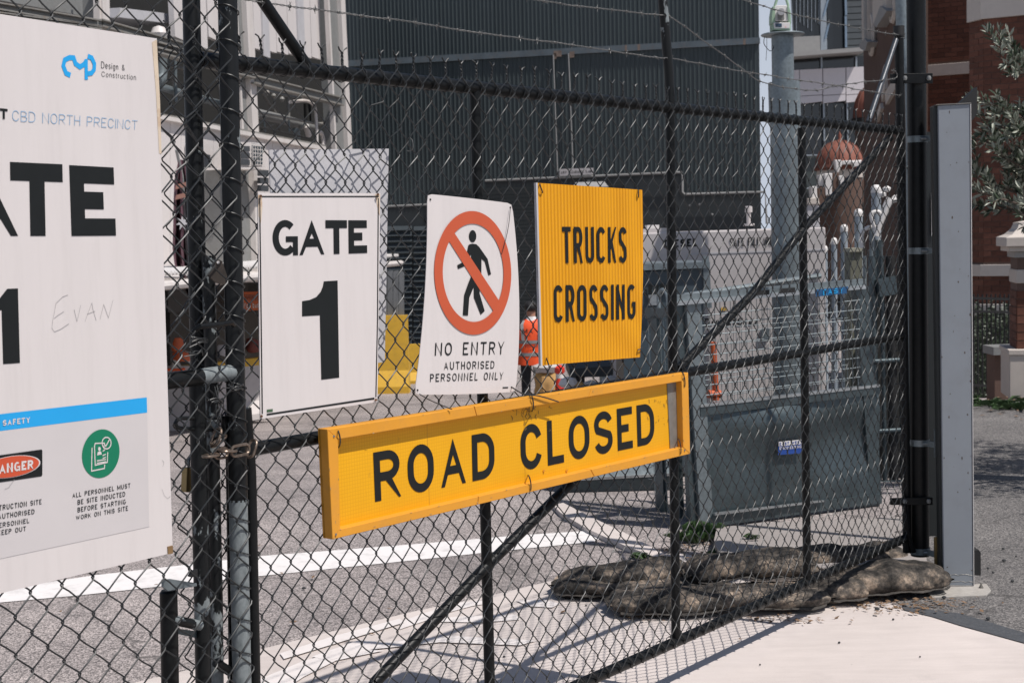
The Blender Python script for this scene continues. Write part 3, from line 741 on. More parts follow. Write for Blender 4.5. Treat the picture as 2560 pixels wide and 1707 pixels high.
# untidy tie wire bundle
rb = random.Random(5)
tw = MB()
for c_, n_ in (((590, 968), 5), ((500, 850), 4), ((540, 1000), 3), ((488, 880), 3)):
    for q in range(n_):
        pts = [lp(c_[0]-18+rb.uniform(-12, 8), c_[1]+rb.uniform(-14, 20), .0), lp(c_[0]+rb.uniform(-8, 8), c_[1]+rb.uniform(-6, 6), .008), lp(c_[0]+17, c_[1]+rb.uniform(-8, 8), .0), lp(c_[0]+19, c_[1]+rb.uniform(-4, 10), -.03)]
        tw.tube(bez(pts, 5), .0014, 5)
for q in range(5):
    pts = [lp(546+rb.uniform(-14, 14), 960+k*26+rb.uniform(-9, 9), rb.uniform(-.02, .012)) for k in range(5)]
    tw.tube(bez(pts, 6), .0014, 5)
tw.build('tie_wire', 'wire', leaf2, True, kind='stuff')

# chain and padlock
def link(c, d, n, L, W, r, mb_):
    d = d.normalized(); n = n.normalized(); pts = []
    for i in range(20):
        a = 2*math.pi*i/20; x = math.cos(a); y = math.sin(a)
        pts.append(c + d*(W/2*x + (L-W)/2*(1 if x > 0 else -1)*min(1, abs(x)*3)) + n*(W/2*y))
    return mb_.tube(pts, r, 8, closed=True)
ch = thing('security_chain', 'rusty steel chain wrapped round the two meeting gate stiles', 'chain', lp(600, 1120, .0))
steps = [((601, 1125), .012, 1, (1, .0)), ((570, 1127), .006, 0, (1, .1)), ((553, 1132), -.02, 1, (1, .05)), ((527, 1138), -.01, 0, (1, 0)), ((629, 1121), .002, 0, (.5, -1)), ((547, 1102), -.05, 1, (1, -.6)), ((540, 1092), -.04, 0, (.6, -1))]
for (c_, o_, kk, (dx, dy)) in steps:
    d = LP.d*dx - VERT*dy; nn_ = VERT if kk else LP.n
    if abs(dy) > .4: nn_ = LP.n if kk == 0 else LP.d
    m_ = MB(); link(lp(c_[0], c_[1], o_+.012), d, nn_, .062 if c_[0] == 601 else .046, .026, .0037, m_)
    m_.build('link', 'chain', ch, True)
pk = thing('padlock', 'tan padlock hanging behind the black stile below the chain', 'padlock', lp(478, 1225, -.08))
bevel(MB().slab([lp(468, 1168, -.08), lp(492, 1168, -.08), lp(492, 1232, -.08), lp(465, 1230, -.08)], LP.n*-.02).build('body', 'brass', pk), .002)
MB().tube([lp(472, 1170, -.09), lp(472, 1150, -.09), lp(480, 1140, -.09), lp(489, 1150, -.09), lp(489, 1170, -.09)], .004, 8).build('shackle', 'galv', pk, True)

# ================================================================== SIGNS
def sheet(name, pl, quad_px, off, thick, m, par, nx=1, ny=1, bow=0.0, ripple=None, rag=0):
    q = Quad(pl, *quad_px, off=off); mb = MB(); f = []; b = []
    for j in range(ny+1):
        for i in range(nx+1):
            a = i/nx; c = j/ny; h = bow*math.sin(math.pi*a)*math.sin(math.pi*c)
            if ripple: h += ripple(a)
            f.append(q.at(a, c, h)); b.append(q.at(a, c, h-thick))
    N = len(f); fs = []
    for j in range(ny):
        for i in range(nx):
            k = j*(nx+1)+i; fs.append((k, k+nx+1, k+nx+2, k+1)); fs.append((k+N, k+1+N, k+nx+2+N, k+nx+1+N))
    bd = [i for i in range(nx+1)] + [j*(nx+1)+nx for j in range(1, ny+1)] + [ny*(nx+1)+i for i in range(nx-1, -1, -1)] + [j*(nx+1) for j in range(ny-1, 0, -1)]
    for k in range(len(bd)):
        a, c = bd[k], bd[(k+1) % len(bd)]; fs.append((a, c, c+N, a+N))
    mb.add(f+b, fs); return mb.build(name, m, par)
def T(par, pl, s, quad_px, off, m='print', t=.14, gap=.3, name='lettering', space=.55):
    mb = MB(); text(mb, Quad(pl, *quad_px, off=off), s, t, gap, 0, space); return mb.build(name, m, par)

# --- big site board on the left leaf
OB = .012
sb = thing('site_board', 'big white site board with cyan logo, DANGER block and green pictogram on the left leaf', 'sign', lp(432, 1380, OB))
sheet('panel', LP, ((-600, -58), (392, 97), (432, 1381), (-600, 1624)), OB, .004, 'sign_white', sb)
L1 = OB+.0008
def lpoly(pts, m, name, off=L1): mb = MB(); poly(mb, LP, pts, off); return mb.build(name, m, sb)
# rust bleeding down the right edge
lpoly([(380, 106), (392, 100), (400, 250), (404, 385), (398, 384), (390, 230)], 'rustwhite', 'rust_stain', L1)
MB().slab([lp(420, 1366, OB+.003), lp(432, 1363, OB+.003), lp(433, 1382, OB+.003), (lp(421, 1385, OB+.003))], LP.n*-.01).build('tape_scrap', mat('brown tape', (.20, .12, .05), .6, var=.4), sb)
E_ = ((173, 413), (284, 419), (290, 589), (179, 590))
T(sb, LP, 'E', E_, L1, t=.25)
T(sb, LP, 'T', ((25, 405), (156, 411), (160, 590), (28, 590)), L1, t=.25)
T(sb, LP, 'A', ((-140, 398), (44, 405), (45, 590), (-138, 590)), L1, t=.25)
T(sb, LP, 'G', ((-335, 388), (-165, 396), (-163, 592), (-333, 594)), L1, t=.25)
lpoly([(18, 722), (45, 721), (50, 907), (8, 910), (4, 775), (-40, 782), (-40, 752), (0, 745)], 'print', 'numeral')
T(sb, LP, 'PROJECT', ((-160, 253), (19, 273), (19, 299), (-160, 281)), L1, t=.24)
T(sb, LP, 'CBD NORTH PRECINCT', ((31, 276), (344, 302), (343, 325), (31, 303)), L1, 'paleblue', t=.07, gap=.25)
T(sb, LP, 'Design &', ((253, 154), (312, 163), (312, 177), (253, 171)), L1, 'print', t=.085)
T(sb, LP, 'Construction', ((254, 179), (340, 187), (340, 201), (254, 192)), L1, 'print', t=.085)
lg = MB()
K = lambda x, y: (x/2.7516, y/2.7516)
pstroke(lg, LP, [K(x, y) for x, y in [(485, 520), (455, 505), (436, 455), (445, 415), (478, 398), (507, 400), (520, 440), (550, 462), (578, 445), (592, 425)]], 13.0, L1)
pstroke(lg, LP, [K(593, 408), K(594, 550)], 11.5, L1+.0002)
pstroke(lg, LP, [K(x, y) for x, y in [(604, 388), (632, 400), (650, 440), (648, 480), (630, 505), (606, 508)]], 12.0, L1+.0004)
lg.build('logo', 'cyan', sb)
sc_ = MB(); Z6 = lambda x, y: (x/2.7516, 570+y/2.7516)
for st in ([(468, 460), (430, 475), (385, 520), (378, 560), (362, 640), (358, 690), (375, 714), (420, 695), (474, 658)], [(372, 622), (400, 600), (440, 575)], [(510, 560), (530, 642), (556, 530)], [(585, 642), (632, 515), (640, 560), (662, 636)], [(600, 592), (655, 572)], [(688, 628), (714, 525), (746, 618), (778, 495)]):
    pstroke(sc_, LP, [Z6(x, y) for x, y in st], 1.1, L1)
sc_.build('handwriting', 'scrawl', sb)
lpoly([(-600, 1104), (0, 1035), (367, 993), (368, 1031), (0, 1077), (-600, 1152)], 'cyan', 'band')
lpoly([(-600, 1152.5), (0, 1077.4), (368, 1031.4), (373, 1316), (0, 1396), (-600, 1525)], 'sign_grey', 'info_panel')
T(sb, LP, 'SITE SAFETY', ((-44, 1056), (75, 1042), (75, 1056), (-44, 1070.5)), L1+.0008, 'sign_white', t=.22)
L2 = L1+.0008; L3 = L2+.0006; L4 = L3+.0006
gc = MB(); gc.add([lp(252+47*math.cos(R(a)), 1133.5-60.5*math.sin(R(a))-.13*47*math.cos(R(a))*1.0, L2) for a in range(0, 360, 8)], [tuple(range(45))]); gc.build('pictogram', 'green', sb)
ic = MB(); Zi = Z6
def istroke(pts, th=3.0, oo=L3): pstroke(ic, LP, [Zi(x, y) for x, y in pts], th, oo, .72)
istroke([(715, 1520), (718, 1478), (655, 1480), (650, 1500), (655, 1630), (738, 1610), (741, 1540)], 3)
istroke([(633, 1510), (630, 1670), (718, 1652), (720, 1625)], 3)
istroke([(690, 1505), (650, 1510)], 0.1)
for yy, x0, x1 in ((1596, 666, 728), (1612, 666, 728), (1580, 706, 728), (1560, 706, 728), (1530, 706, 722)):
    istroke([(x0, yy+4), (x1, yy-6)], 2.6)
istroke([(733+31*math.cos(R(a)), 1478-40*math.sin(R(a))) for a in range(0, 361, 20)], 3, L4)
istroke([(716, 1482), (728, 1500), (752, 1455)], 3, L4)
ic.add([lp(*Zi(684+9*math.cos(R(a)), 1518-14*math.sin(R(a))), L3) for a in range(0, 360, 30)], [tuple(range(12))])
ic.add([lp(*Zi(x, y), L3) for x, y in [(668, 1562), (672, 1540), (684, 1533), (696, 1536), (700, 1556)]], [tuple(range(5))])
ic.build('pictogram', 'sign_white', sb)
lpoly([(-62, 1146), (104, 1123), (106, 1126), (106, 1186), (104, 1190), (-60, 1214)], 'print', 'danger_block', L2)
dz = MB()
for rr, off_, nm in ((1.0, L3, 'white'), (.955, L4, 'red')):
    dz = MB(); dz.add([lp(27+74*rr*math.cos(R(a)), 1166.5-.145*74*rr*math.cos(R(a))-27*rr*math.sin(R(a)), off_) for a in range(0, 360, 8)], [tuple(range(45))]); dz.build('danger_oval', 'sign_white' if nm == 'white' else 'red', sb)
T(sb, LP, 'DANGER', ((-20, 1163), (83, 1148.5), (83, 1171), (-20, 1187)), L4+.0006, 'sign_white', t=.23, gap=.22)
for s_, q_ in (('CONSTRUCTION SITE', ((-43, 1268), (104, 1247), (104, 1259), (-43, 1282))), ('UNAUTHORISED', ((-26, 1288), (86, 1271.5), (86, 1283.5), (-26, 1301))), ('PERSONNEL', ((-12, 1308), (73, 1294.5), (73, 1306), (-12, 1320.5))), ('KEEP OUT', ((-6, 1325.5), (65, 1314.5), (65, 1326), (-6, 1338))),
               ('ALL PERSONNEL MUST', ((181, 1232.5), (326, 1207), (326, 1218.5), (181, 1244))), ('BE SITE INDUCTED', ((194, 1249), (313, 1228), (313, 1240), (194, 1261))), ('BEFORE STARTING', ((194, 1268), (314.5, 1247), (314.5, 1259), (194, 1280))), ('WORK ON THIS SITE', ((190, 1288.6), (320, 1263.5), (320, 1275), (190, 1299.5)))):
    T(sb, LP, s_, q_, L2, t=.15, gap=.32)
sm = MB(); pstroke(sm, LP, [(12, 1232-10), (22, 1218), (36, 1198)], 1.0, L2+.0003); pstroke(sm, LP, [Z6(1115, 1595), Z6(1128, 1610), Z6(1120, 1640)], 1.0, L1); pstroke(sm, LP, [(405, 1222), (411, 1238), (419, 1246), (426, 1240)], .8, L1)
sm.build('scratch', 'scrawl', sb)

# --- GATE 1 plate
OG = .010
g1 = thing('gate_number_sign', 'white upright sign reading GATE 1 inside a thin black border on the mesh', 'sign', gp(800, 1040, OG))
sheet('panel', GP, ((645, 483), (951, 483), (943.5, 1004.5), (651, 1047)), OG, .003, 'sign_white', g1, 6, 6, 0)
OG1 = OG+.0010
bd = MB()
for a_, b_, th in (((655, 491.5), (947, 491.5), 3), ((667, 1036), (936, 995.5), 4.5)): pstroke(bd, GP, [a_, b_], th, OG1)
pstroke(bd, GP, [(649.5, 496), (656, 1034)], 4.0, OG1, .7); pstroke(bd, GP, [(946, 496), (944, 800), (940, 992)], 3.4, OG1, .7)
bd.build('border', 'print', g1)
T(g1, GP, 'GATE', ((681, 550), (917, 551), (918, 632.5), (682, 640)), OG1, t=.235, gap=.06)
Z7 = lambda x, y: (400+x/2.7516, 570+y/2.7516)
n1 = MB(); poly(n1, GP, [Z7(*p) for p in [(1127, 367), (1222, 361), (1233, 1028), (1110, 1043), (1100, 600), (978, 607), (978, 503), (1030, 495), (1075, 475), (1105, 440), (1121, 400)]], OG1); n1.build('numeral', 'print', g1)
rr_ = MB(); poly(rr_, GP, [(645, 487), (655, 488), (656, 520), (652, 560), (647, 540)], OG1-.0004); poly(rr_, GP, [(938, 486), (950, 486), (949, 540), (944, 520)], OG1-.0004); rr_.build('rust_stain', 'rustwhite', g1)
ml = MB(); poly(ml, GP, [Z7(735, 1248), Z7(776, 1243), Z7(776, 1262), Z7(735, 1267)], OG1); ml.build('maker_label', mat('green maker label', (.05, .10, .05), .6), g1)
T(g1, GP, 'I.LTMADE', (Z7(1405, 1168), Z7(1448, 1160), Z7(1448, 1166), Z7(1405, 1174)), OG1, t=.2) if False else None
for p_ in ((652, 490), (945, 486), (654, 1040), (940, 999)):
    MB().tube([gp(p_[0], p_[1], OG+.012), gp(p_[0], p_[1], OG-.004)], .0035, 8).build('rivet', 'rust', g1, True)

# --- no entry plate
ON = .014
class BiQ(Quad):                                     # 3x3 control points, photo measured
    def __init__(s, pl, rows, off):
        s.pl = pl; s.off = off; s.g = [[pl.sz(x, y, off) for x, y in r] for r in rows]
        s.w = .45; s.h = .6
    def at(s, a, b, o=0.0):
        la = (2*(a-.5)*(a-1), 4*a*(1-a), 2*a*(a-.5)); lb = (2*(b-.5)*(b-1), 4*b*(1-b), 2*b*(b-.5))
        x = sum(lb[j]*la[i]*s.g[j][i][0] for j in range(3) for i in range(3)); z = sum(lb[j]*la[i]*s.g[j][i][1] for j in range(3) for i in range(3))
        return s.pl.at(x, z, s.off+o)
ne = thing('no_entry_sign', 'white bent plastic sign with red barred walking figure reading NO ENTRY AUTHORISED PERSONNEL ONLY', 'sign', gp(1160, 985, ON))
def bsheet(name, rows, off, thick, m, par, nx, ny, ripple=None, round_=.02):
    q = BiQ(GP, rows, off); f = []; b = []
    for j in range(ny+1):
        for i in range(nx+1):
            a = i/nx; c = j/ny
            # rounded corners
            if round_:
                if i in (0, nx) and j in (0, ny):
                    a = round_*.5 if i == 0 else 1-round_*.5; c = round_*.35 if j == 0 else 1-round_*.35
            h = ripple(a) if ripple else 0
            f.append(q.at(a, c, h)); b.append(q.at(a, c, h-thick))
    N = len(f); fs = []
    for j in range(ny):
        for i in range(nx):
            k = j*(nx+1)+i; fs.append((k, k+nx+1, k+nx+2, k+1)); fs.append((k+N, k+1+N, k+nx+2+N, k+nx+1+N))
    bd = [i for i in range(nx+1)] + [j*(nx+1)+nx for j in range(1, ny+1)] + [ny*(nx+1)+i for i in range(nx-1, -1, -1)] + [j*(nx+1) for j in range(ny-1, 0, -1)]
    for k in range(len(bd)):
        a, c = bd[k], bd[(k+1) % len(bd)]; fs.append((a, c, c+N, a+N))
    return MB().add(f+b, fs).build(name, m, par)
bsheet('panel', [[(1068, 485), (1176, 496), (1280, 509)], [(1062, 738), (1180, 745), (1298, 752)], [(1036, 986), (1165, 985), (1289, 979)]], ON, .002, 'sign_white', ne, 18, 24)
N1 = ON+.0012; Z8 = lambda x, y: (1000+x/2.7516, 570+y/2.7516)
rg = MB(); out = [(1182+96.3*math.cos(R(a)), 682.3-154.5*math.sin(R(a))+ .04*96*math.cos(R(a))) for a in range(0, 360, 5)]; inn = [(1183+76*math.cos(R(a)), 682-122.5*math.sin(R(a))+.04*76*math.cos(R(a))) for a in range(0, 360, 5)]
vs = [gp(x, y, N1+.0012) for x, y in out]+[gp(x, y, N1+.0012) for x, y in inn]; n_ = len(out)
rg.add(vs, [(i, (i+1) % n_, n_+(i+1) % n_, n_+i) for i in range(n_)])
rg.add([gp(*Z8(x, y), N1+.0009) for x, y in [(352, 0), (318, 60), (670, 615), (712, 545)]], [(0, 1, 2, 3)])
rg.build('prohibition_ring', 'orred', ne)
pd = MB()
def pp(pts, o): poly(pd, GP, [Z8(*p) for p in pts], N1+o)
pp([(500+25.5*math.cos(R(a)), 57-42*math.sin(R(a))) for a in range(0, 360, 15)], .0001)
pp([(470, 120), (480, 112), (500, 108), (525, 112), (545, 130), (558, 160), (561, 225), (560, 330), (492, 330), (489, 180), (480, 205), (462, 160)], .0002)
pp([(525, 112), (545, 130), (603, 213), (627, 318), (609, 327), (584, 232), (550, 202)], .0003)
pp([(470, 215), (440, 232), (394, 256), (400, 282), (447, 262), (480, 240)], .0004)
pp([(492, 326), (530, 326), (510, 400), (477, 480), (468, 602), (433, 600), (442, 460), (470, 380)], .0005)
pp([(515, 326), (560, 326), (549, 400), (548, 450), (583, 570), (556, 596), (509, 478), (508, 400)], .0006)
pd.build('walking_figure', 'print', ne)
T(ne, GP, 'NO ENTRY', ((1088.5, 857), (1261, 853.5), (1259, 885.5), (1087, 889)), N1, t=.135, gap=.42, space=.8)
T(ne, GP, 'AUTHORISED', ((1110, 904.5), (1236.5, 902), (1235.5, 921), (1110, 924.5)), N1, t=.14, gap=.42)
T(ne, GP, 'PERSONNEL ONLY', ((1075.6, 934.5), (1259, 929.8), (1257, 948.5), (1075.2, 954.5)), N1, t=.14, gap=.42, space=.7)
T(ne, GP, 'ACCENFIT', (Z8(707, 1093), Z8(745, 1092), Z8(744, 1100), Z8(706, 1101)), N1, t=.25) if False else MB().add([gp(*Z8(x, y), N1) for x, y in [(707, 1093), (745, 1092), (744, 1101), (706, 1102)]], [(0, 1, 2, 3)]).build('maker_mark', 'print', ne)
for p_ in ((1076, 499), (1276, 519), (1044, 975), (1279, 968)):
    MB().tube([gp(p_[0], p_[1], N1+.001), gp(p_[0], p_[1], N1-.0005)], .003, 8).build('eyelet', 'print', ne)
MB().tube(bez([gp(1276, 519, ON+.006), gp(1272, 560, ON+.01), gp(1264, 600, ON+.008), gp(1254, 636, ON+.004)], 5), .0011, 5).build('tie_wire', 'wire', ne, True)

# --- trucks crossing
OT = .014
tr = thing('trucks_crossing_sign', 'amber fluted plastic sign reading TRUCKS CROSSING', 'sign', gp(1480, 905, OT))
import functools
NF = 32
bsheet('panel', [[(1340.5, 457.5), (1474, 466), (1606, 475)], [(1347, 690), (1478, 690), (1607.5, 688)], [(1353, 914), (1477, 903), (1600, 893)]], OT, .004, 'corflute', tr, NF*6, 4, ripple=lambda a: .0013*math.sin(a*NF*2*math.pi), round_=0)
T1 = OT+.0024
T(tr, GP, 'TRUCKS', ((1405, 567), (1567, 568), (1567, 657), (1407, 658)), T1, t=.135, gap=.3)
T(tr, GP, 'CROSSING', ((1384, 713), (1589, 711), (1589, 797), (1385, 806)), T1, t=.135, gap=.3)
MB().slab([gp(1340, 457, OT+.003), gp(1344, 457, OT+.003), gp(1356, 914, OT+.003), gp(1352, 915, OT+.003)], GP.n*-.009).build('edge', 'sign_back', tr)
for p_, q_ in (((1350, 463), (1356, 480)), ((1596, 478), (1596, 492)), ((1367, 898), (1373, 915)), ((1596, 875), (1606, 869))):
    MB().tube(bez([gp(p_[0], p_[1]-3, OT-.004), gp(p_[0], p_[1], OT+.008), gp(q_[0], q_[1], OT+.008), gp(q_[0]-1, q_[1]+2, OT)], 4), .0022, 6).build('tie_wire', 'wire', tr, True)

# --- road closed
OR_ = .008; LIP = .034
rc = thing('road_closed_sign', 'long amber boxed sign reading ROAD CLOSED wired low across the gate', 'sign', gp(1270, 1240, OR_))
outer = [(818, 1073), (1720, 931), (1725, 1134), (831, 1348)]; inner = [(845, 1098), (1704, 952.5), (1708, 1118), (850, 1322)]
OF = OR_+LIP
go = [GP.sz(x, y, OF) for x, y in outer]; gi = [GP.sz(x, y, OF) for x, y in inner]
PT = lambda c, o: GP.at(c[0], c[1], o)
MB().hexa([PT(c, OR_+.006) for c in (go[0], go[3], go[2], go[1])], [PT(c, OR_) for c in (go[0], go[3], go[2], go[1])]).build('face', 'prism', rc)
names = ['frame_side']*4
for k in range(4):
    a, b, c, d = go[k], go[(k+1) % 4], gi[(k+1) % 4], gi[k]
    mb = MB()
    if k in (0, 2):
        segs = 3; 
        for q in range(segs):
            t0 = q/segs+(.0008 if q else 0); t1 = (q+1)/segs-(.0008 if q < segs-1 else 0)
            L_ = lambda u, v, t: (u[0]+(v[0]-u[0])*t, u[1]+(v[1]-u[1])*t)
            pa, pb, pc, pd_ = L_(a, b, t0), L_(a, b, t1), L_(d, c, t1), L_(d, c, t0)
            mb = MB(); mb.hexa([PT(x, OF) for x in (pa, pb, pc, pd_)], [PT(x, OR_-.004) for x in (pa, pb, pc, pd_)])
            bevel(mb.build('frame_side', 'lip', rc), .0018, 2)
    else:
        mb.hexa([PT(x, OF+.001) for x in (a, b, c, d)], [PT(x, OR_-.0045) for x in (a, b, c, d)])
        bevel(mb.build('frame_side', 'lip', rc), .0018, 2)
# dirty and shaded aluminium tone painting the lip's shadow inside the right end
e0 = (gi[1][0]-.062, gi[1][1]+.0); e1 = (gi[2][0]-.052, gi[2][1])
MB().hexa([PT(x, OR_+.0095) for x in (e0, gi[1], gi[2], e1)], [PT(x, OR_+.0065) for x in (e0, gi[1], gi[2], e1)]).build('lip_shade_strip', 'alu', rc)
FT = OR_+.0072
T(rc, GP, 'ROAD', ((933, 1131), (1235, 1077.5), (1237, 1191), (938, 1254)), FT, t=.18, gap=.28)
T(rc, GP, 'CLOSED', ((1300, 1064), (1634, 1006), (1637, 1107), (1303, 1178)), FT, t=.18, gap=.25)
sm = MB()
for x_ in (1068, 1310):
    a_ = GP.sz(x_, 1060, FT); sm.add([GP.at(a_[0], go[0][1]-.03, FT-.0006), GP.at(a_[0]+.0012, go[0][1]-.03, FT-.0006), GP.at(a_[0]+.0012, go[3][1]+.02, FT-.0006), GP.at(a_[0], go[3][1]+.02, FT-.0006)], [(0, 1, 2, 3)])
sm.build('seam', mat('dark seam line', (.40, .20, .02), .6), rc)  # thin darker amber seam lines across the face
gm = MB(); rg2 = random.Random(3)
for q in range(26):
    x = 1326+rg2.gauss(0, 26); y = 1010+abs(rg2.gauss(0, 26)); L_ = rg2.uniform(4, 16)
    pstroke(gm, GP, [(x, y), (x+rg2.uniform(-5, 5), y+L_*.5), (x+rg2.uniform(-7, 5), y+L_)], rg2.uniform(.6, 1.8), FT+.0002+.00005*(q % 6))
for q in range(22):
    x = 1655+rg2.gauss(0, 18)+0; y = 985+rg2.uniform(0, 75)
    pstroke(gm, GP, [(x, y), (x+rg2.uniform(-2, 2), y+rg2.uniform(3, 10))], rg2.uniform(.6, 1.6), FT+.0002+.00005*(q % 6))
gm.build('grime', mat('grime specks', (.16, .10, .03), .8), rc)
for x_, y_, up_ in ((1331, 1000, 1), (1325, 1203, 0), (1710, 945, 1), (848, 1090, 1), (1700, 1112, 1)):
    MB().tube(bez([gp(x_-6, y_-16, .0), gp(x_-2, y_-12, OF+.004), gp(x_+2, y_+4, OF+.005), gp(x_+2, y_+20, OF+.003), gp(x_-2, y_+30, .005)], 5), .0022, 6).build('tie_wire', 'wire', rc, True)
MB().tube(bez([gp(1280, 968, .02), gp(1310, 985, .04), gp(1350, 990, .05), gp(1396, 1004, .05)], 5), .0024, 6).build('cable_tie', 'blackflat', rc, True)
MB().tube(bez([gp(1044, 982, .01), gp(1075, 1000, .03), gp(1110, 1015, .04), gp(1130, 1023, .05)], 5), .0018, 6).build('cable_tie', 'blackflat', rc, True)
for x_, y_ in ((1360, 1176), (1417, 1176), (1417, 1199)):
    MB().tube([gp(x_, y_, FT+.003), gp(x_, y_, FT)], .004, 10).build('bolt', 'lip', rc, True)

# worn spots on the frame of the long sign
rw_ = random.Random(12); wm = MB()
for q in range(46):
    k = rw_.choice((0, 2, 2, 1, 3)); t_ = rw_.random(); A_, B_ = go[k], go[(k+1) % 4]; C_, D_ = gi[(k+1) % 4], gi[k]; e_ = rw_.uniform(.05, .95) if rw_.random() < .4 else rw_.choice((.04, .96))
    x = (A_[0]+(B_[0]-A_[0])*t_)*(1-e_)+(D_[0]+(C_[0]-D_[0])*t_)*e_; z = (A_[1]+(B_[1]-A_[1])*t_)*(1-e_)+(D_[1]+(C_[1]-D_[1])*t_)*e_
    r1, r2 = rw_.uniform(.0015, .007), rw_.uniform(.0008, .0025)
    if k in (1, 3): r1, r2 = r2, r1
    n_p = 7; wm.add([GP.at(x+r1*math.cos(a)*rw_.uniform(.6, 1.2), z+r2*math.sin(a)*rw_.uniform(.6, 1.2), OF+.0014) for a in [i*2*math.pi/n_p for i in range(n_p)]], [tuple(range(n_p))])
wm.build('paint_chips', mat('bare scuffed paint', (.40, .25, .10), .7, var=.5, scale=60), rc, kind='stuff')
for x_, y_ in ((835, 1090), (840, 1335), (1710, 945), (1712, 1125)):
    MB().tube([gp(x_, y_, OF+.003), gp(x_, y_, OF)], .0032, 10).build('rivet', 'alu', rc, True)
# --- the grey sign seen behind
bb = sheet('sign_backing_board', GP, ((673, 375), (972, 372), (962, 905), (690, 935)), -.075, .003, 'sign_back', None, 8, 8, .01)
tag(bb, 'plain light grey board on the far side of the mesh behind the GATE 1 sign', 'board')
# ================================================================== POSTS AT THE RIGHT
YP = 7.1
hp = thing('hinge_post', 'thick round black steel post clamped to the grey column, gate hinged on it', 'post', P(2300, 1385, YP+.1))
a = P(2290, 0, YP+.05); b = P(2300, 1388, YP+.05); d = (b-a)/(b.z-a.z)
MB().tube([a+d*(3.3-a.z), a, a.lerp(b, .5), b], .0465, 20).build('post', 'black', hp, True)
def band(px, py, r, h, par, m='galv', Y=YP+.05, name='clamp'):
    c = P(px, py, Y); mb = MB()
    mb.lathe(c-Vector((0, 0, h/2)), [(r, 0), (r+.003, 0), (r+.003, h), (r, h)], 20)
    o = mb.build(name, m, par, True); return c
for py in (349, 627, 1105, 1375):
    px = 2290+10*py/1388
    c = band(px, py, .048, .032, hp)
    tgt = P(2342, py-2, YP-.06)
    e = (tgt-c); e.z = 0
    MB().box(c+e*.72+Vector((0, -.0, 0)), e.length*.62, .012, .028, e.normalized(), Vector((-e.normalized().y, e.normalized().x, 0)), Vector((0, 0, 1))).build('clamp_strap', 'galv', hp)
    q = c+Vector((.020, -.052, 0)); MB().tube([q+Vector((-.018, -.006, 0)), q+Vector((.035, -.006, 0))], .006, 8).build('bolt', 'galv_bright', hp, True)
    MB().tube([q+Vector((.008, -.008, 0)), q+Vector((.017, -.008, 0))], .0105, 6).build('nut', 'galv', hp)
    # bracket plate against the column
    MB().slab([P(2336, py-32, YP-.1), P(2344, py-34, YP-.1), P(2345, py+40, YP-.1), P(2337, py+38, YP-.1)], (0, .012, 0)).build('bracket_plate', 'galv' if py != 1375 else 'brass', hp)
# hinge tabs (gate side)
for py0, py1 in ((183, 209), (1243, 1262)):
    bevel(MB().slab([P(2226, py0+2, YP-.03), P(2332, py0, YP-.03), P(2332, py1, YP-.03), P(2226, py1, YP-.03)], (0, .012, 0)).build('hinge_plate', 'black', gate), .002)
    for bx in (2262, 2322):
        c = P(bx, (py0+py1)/2, YP-.035); MB().lathe(c-Vector((0, 0, .0)), [(0.001, -.012), (.009, -.010), (.012, 0), (.009, .010), (.001, .012)], 12).build('bolt_head', 'steelgrey', gate, True)
MB().tube([P(2262, 1262, YP), P(2272, 1340, YP), P(2285, 1380, YP)], .012, 8).build('hinge_rod', 'black', gate, True)
# light grey column
gc_ = thing('steel_column', 'tall square light grey painted steel column on a bolted base plate by the footpath', 'column', G(2398, 1472))
Yc = G(2398, 1470).y
fl = P(2345, 264, Yc); fr = P(2425, 260, Yc-.01); bl = P(2359, 1466, Yc); br = P(2433, 1467, Yc-.01)
dv = Vector((.10, .13, 0))
e1 = (br-bl); e1.z = 0; e1n = e1.normalized(); back = Vector((-e1n.y, e1n.x, 0))*.155 + e1n*.005
bevel(MB().slab([fl, bl, br, fr], back).build('column_shaft', 'post_grey', gc_), .004, 2)
MB().slab([fr+e1n*.0015-back*.02, fr+e1n*.0045-back*.02, br+e1n*.0045-back*.02, br+e1n*.0015-back*.02], back*1.04).build('sunlit_edge', 'white', gc_)  # white strip painting the sunlit right side of the column
MB().slab([P(2332, 268, Yc+.02), P(2345, 263, Yc+.02), P(2359, 1466, Yc+.02), P(2352, 1466, Yc+.02)], (0, .05, 0)).build('side_channel', mat('dark green grey channel', (.02, .024, .024), .5), gc_)
MB().slab([fl+Vector((-.01, -.006, .001)), fr+Vector((.004, -.006, .001)), fr+back+Vector((.004, .006, .001)), fl+back+Vector((-.01, .006, .001))], (0, 0, .004)).build('cap_plate', 'rustbeam', gc_)
bevel(MB().slab([G(2318, 1478, .012), G(2330, 1492, .012), G(2466, 1486, .012), G(2478, 1474, .012), G(2466, 1458, .012), G(2335, 1462, .012)], (0, 0, -.012)).build('base_plate', mat('dusty galvanised base plate', (.36, .34, .31), .6, var=.2, scale=30), gc_), .002)
for bx, by in ((2337, 1471), (2453, 1469)):
    c = G(bx, by, .012); MB().lathe(c, [(.013, 0), (.013, .003), (.009, .003), (.009, .012), (.005, .012), (.005, .024)], 6).build('anchor_bolt', 'alu', gc_)
MB().slab([P(2433, 1375, Yc), P(2447, 1374, Yc), P(2452, 1381, Yc), P(2452, 1438, Yc), P(2435, 1437, Yc)], (0, .08, 0)).build('junction_box', 'blackflat', gc_)
MB().slab([P(2398, 260, Yc+.1), P(2443, 218, Yc+.1), P(2443, 285, Yc+.1), P(2430, 303, Yc+.1)], (0, .06, 0)).build('hood', 'blackflat', gc_)
rcx = random.Random(31); sp_ = MB()
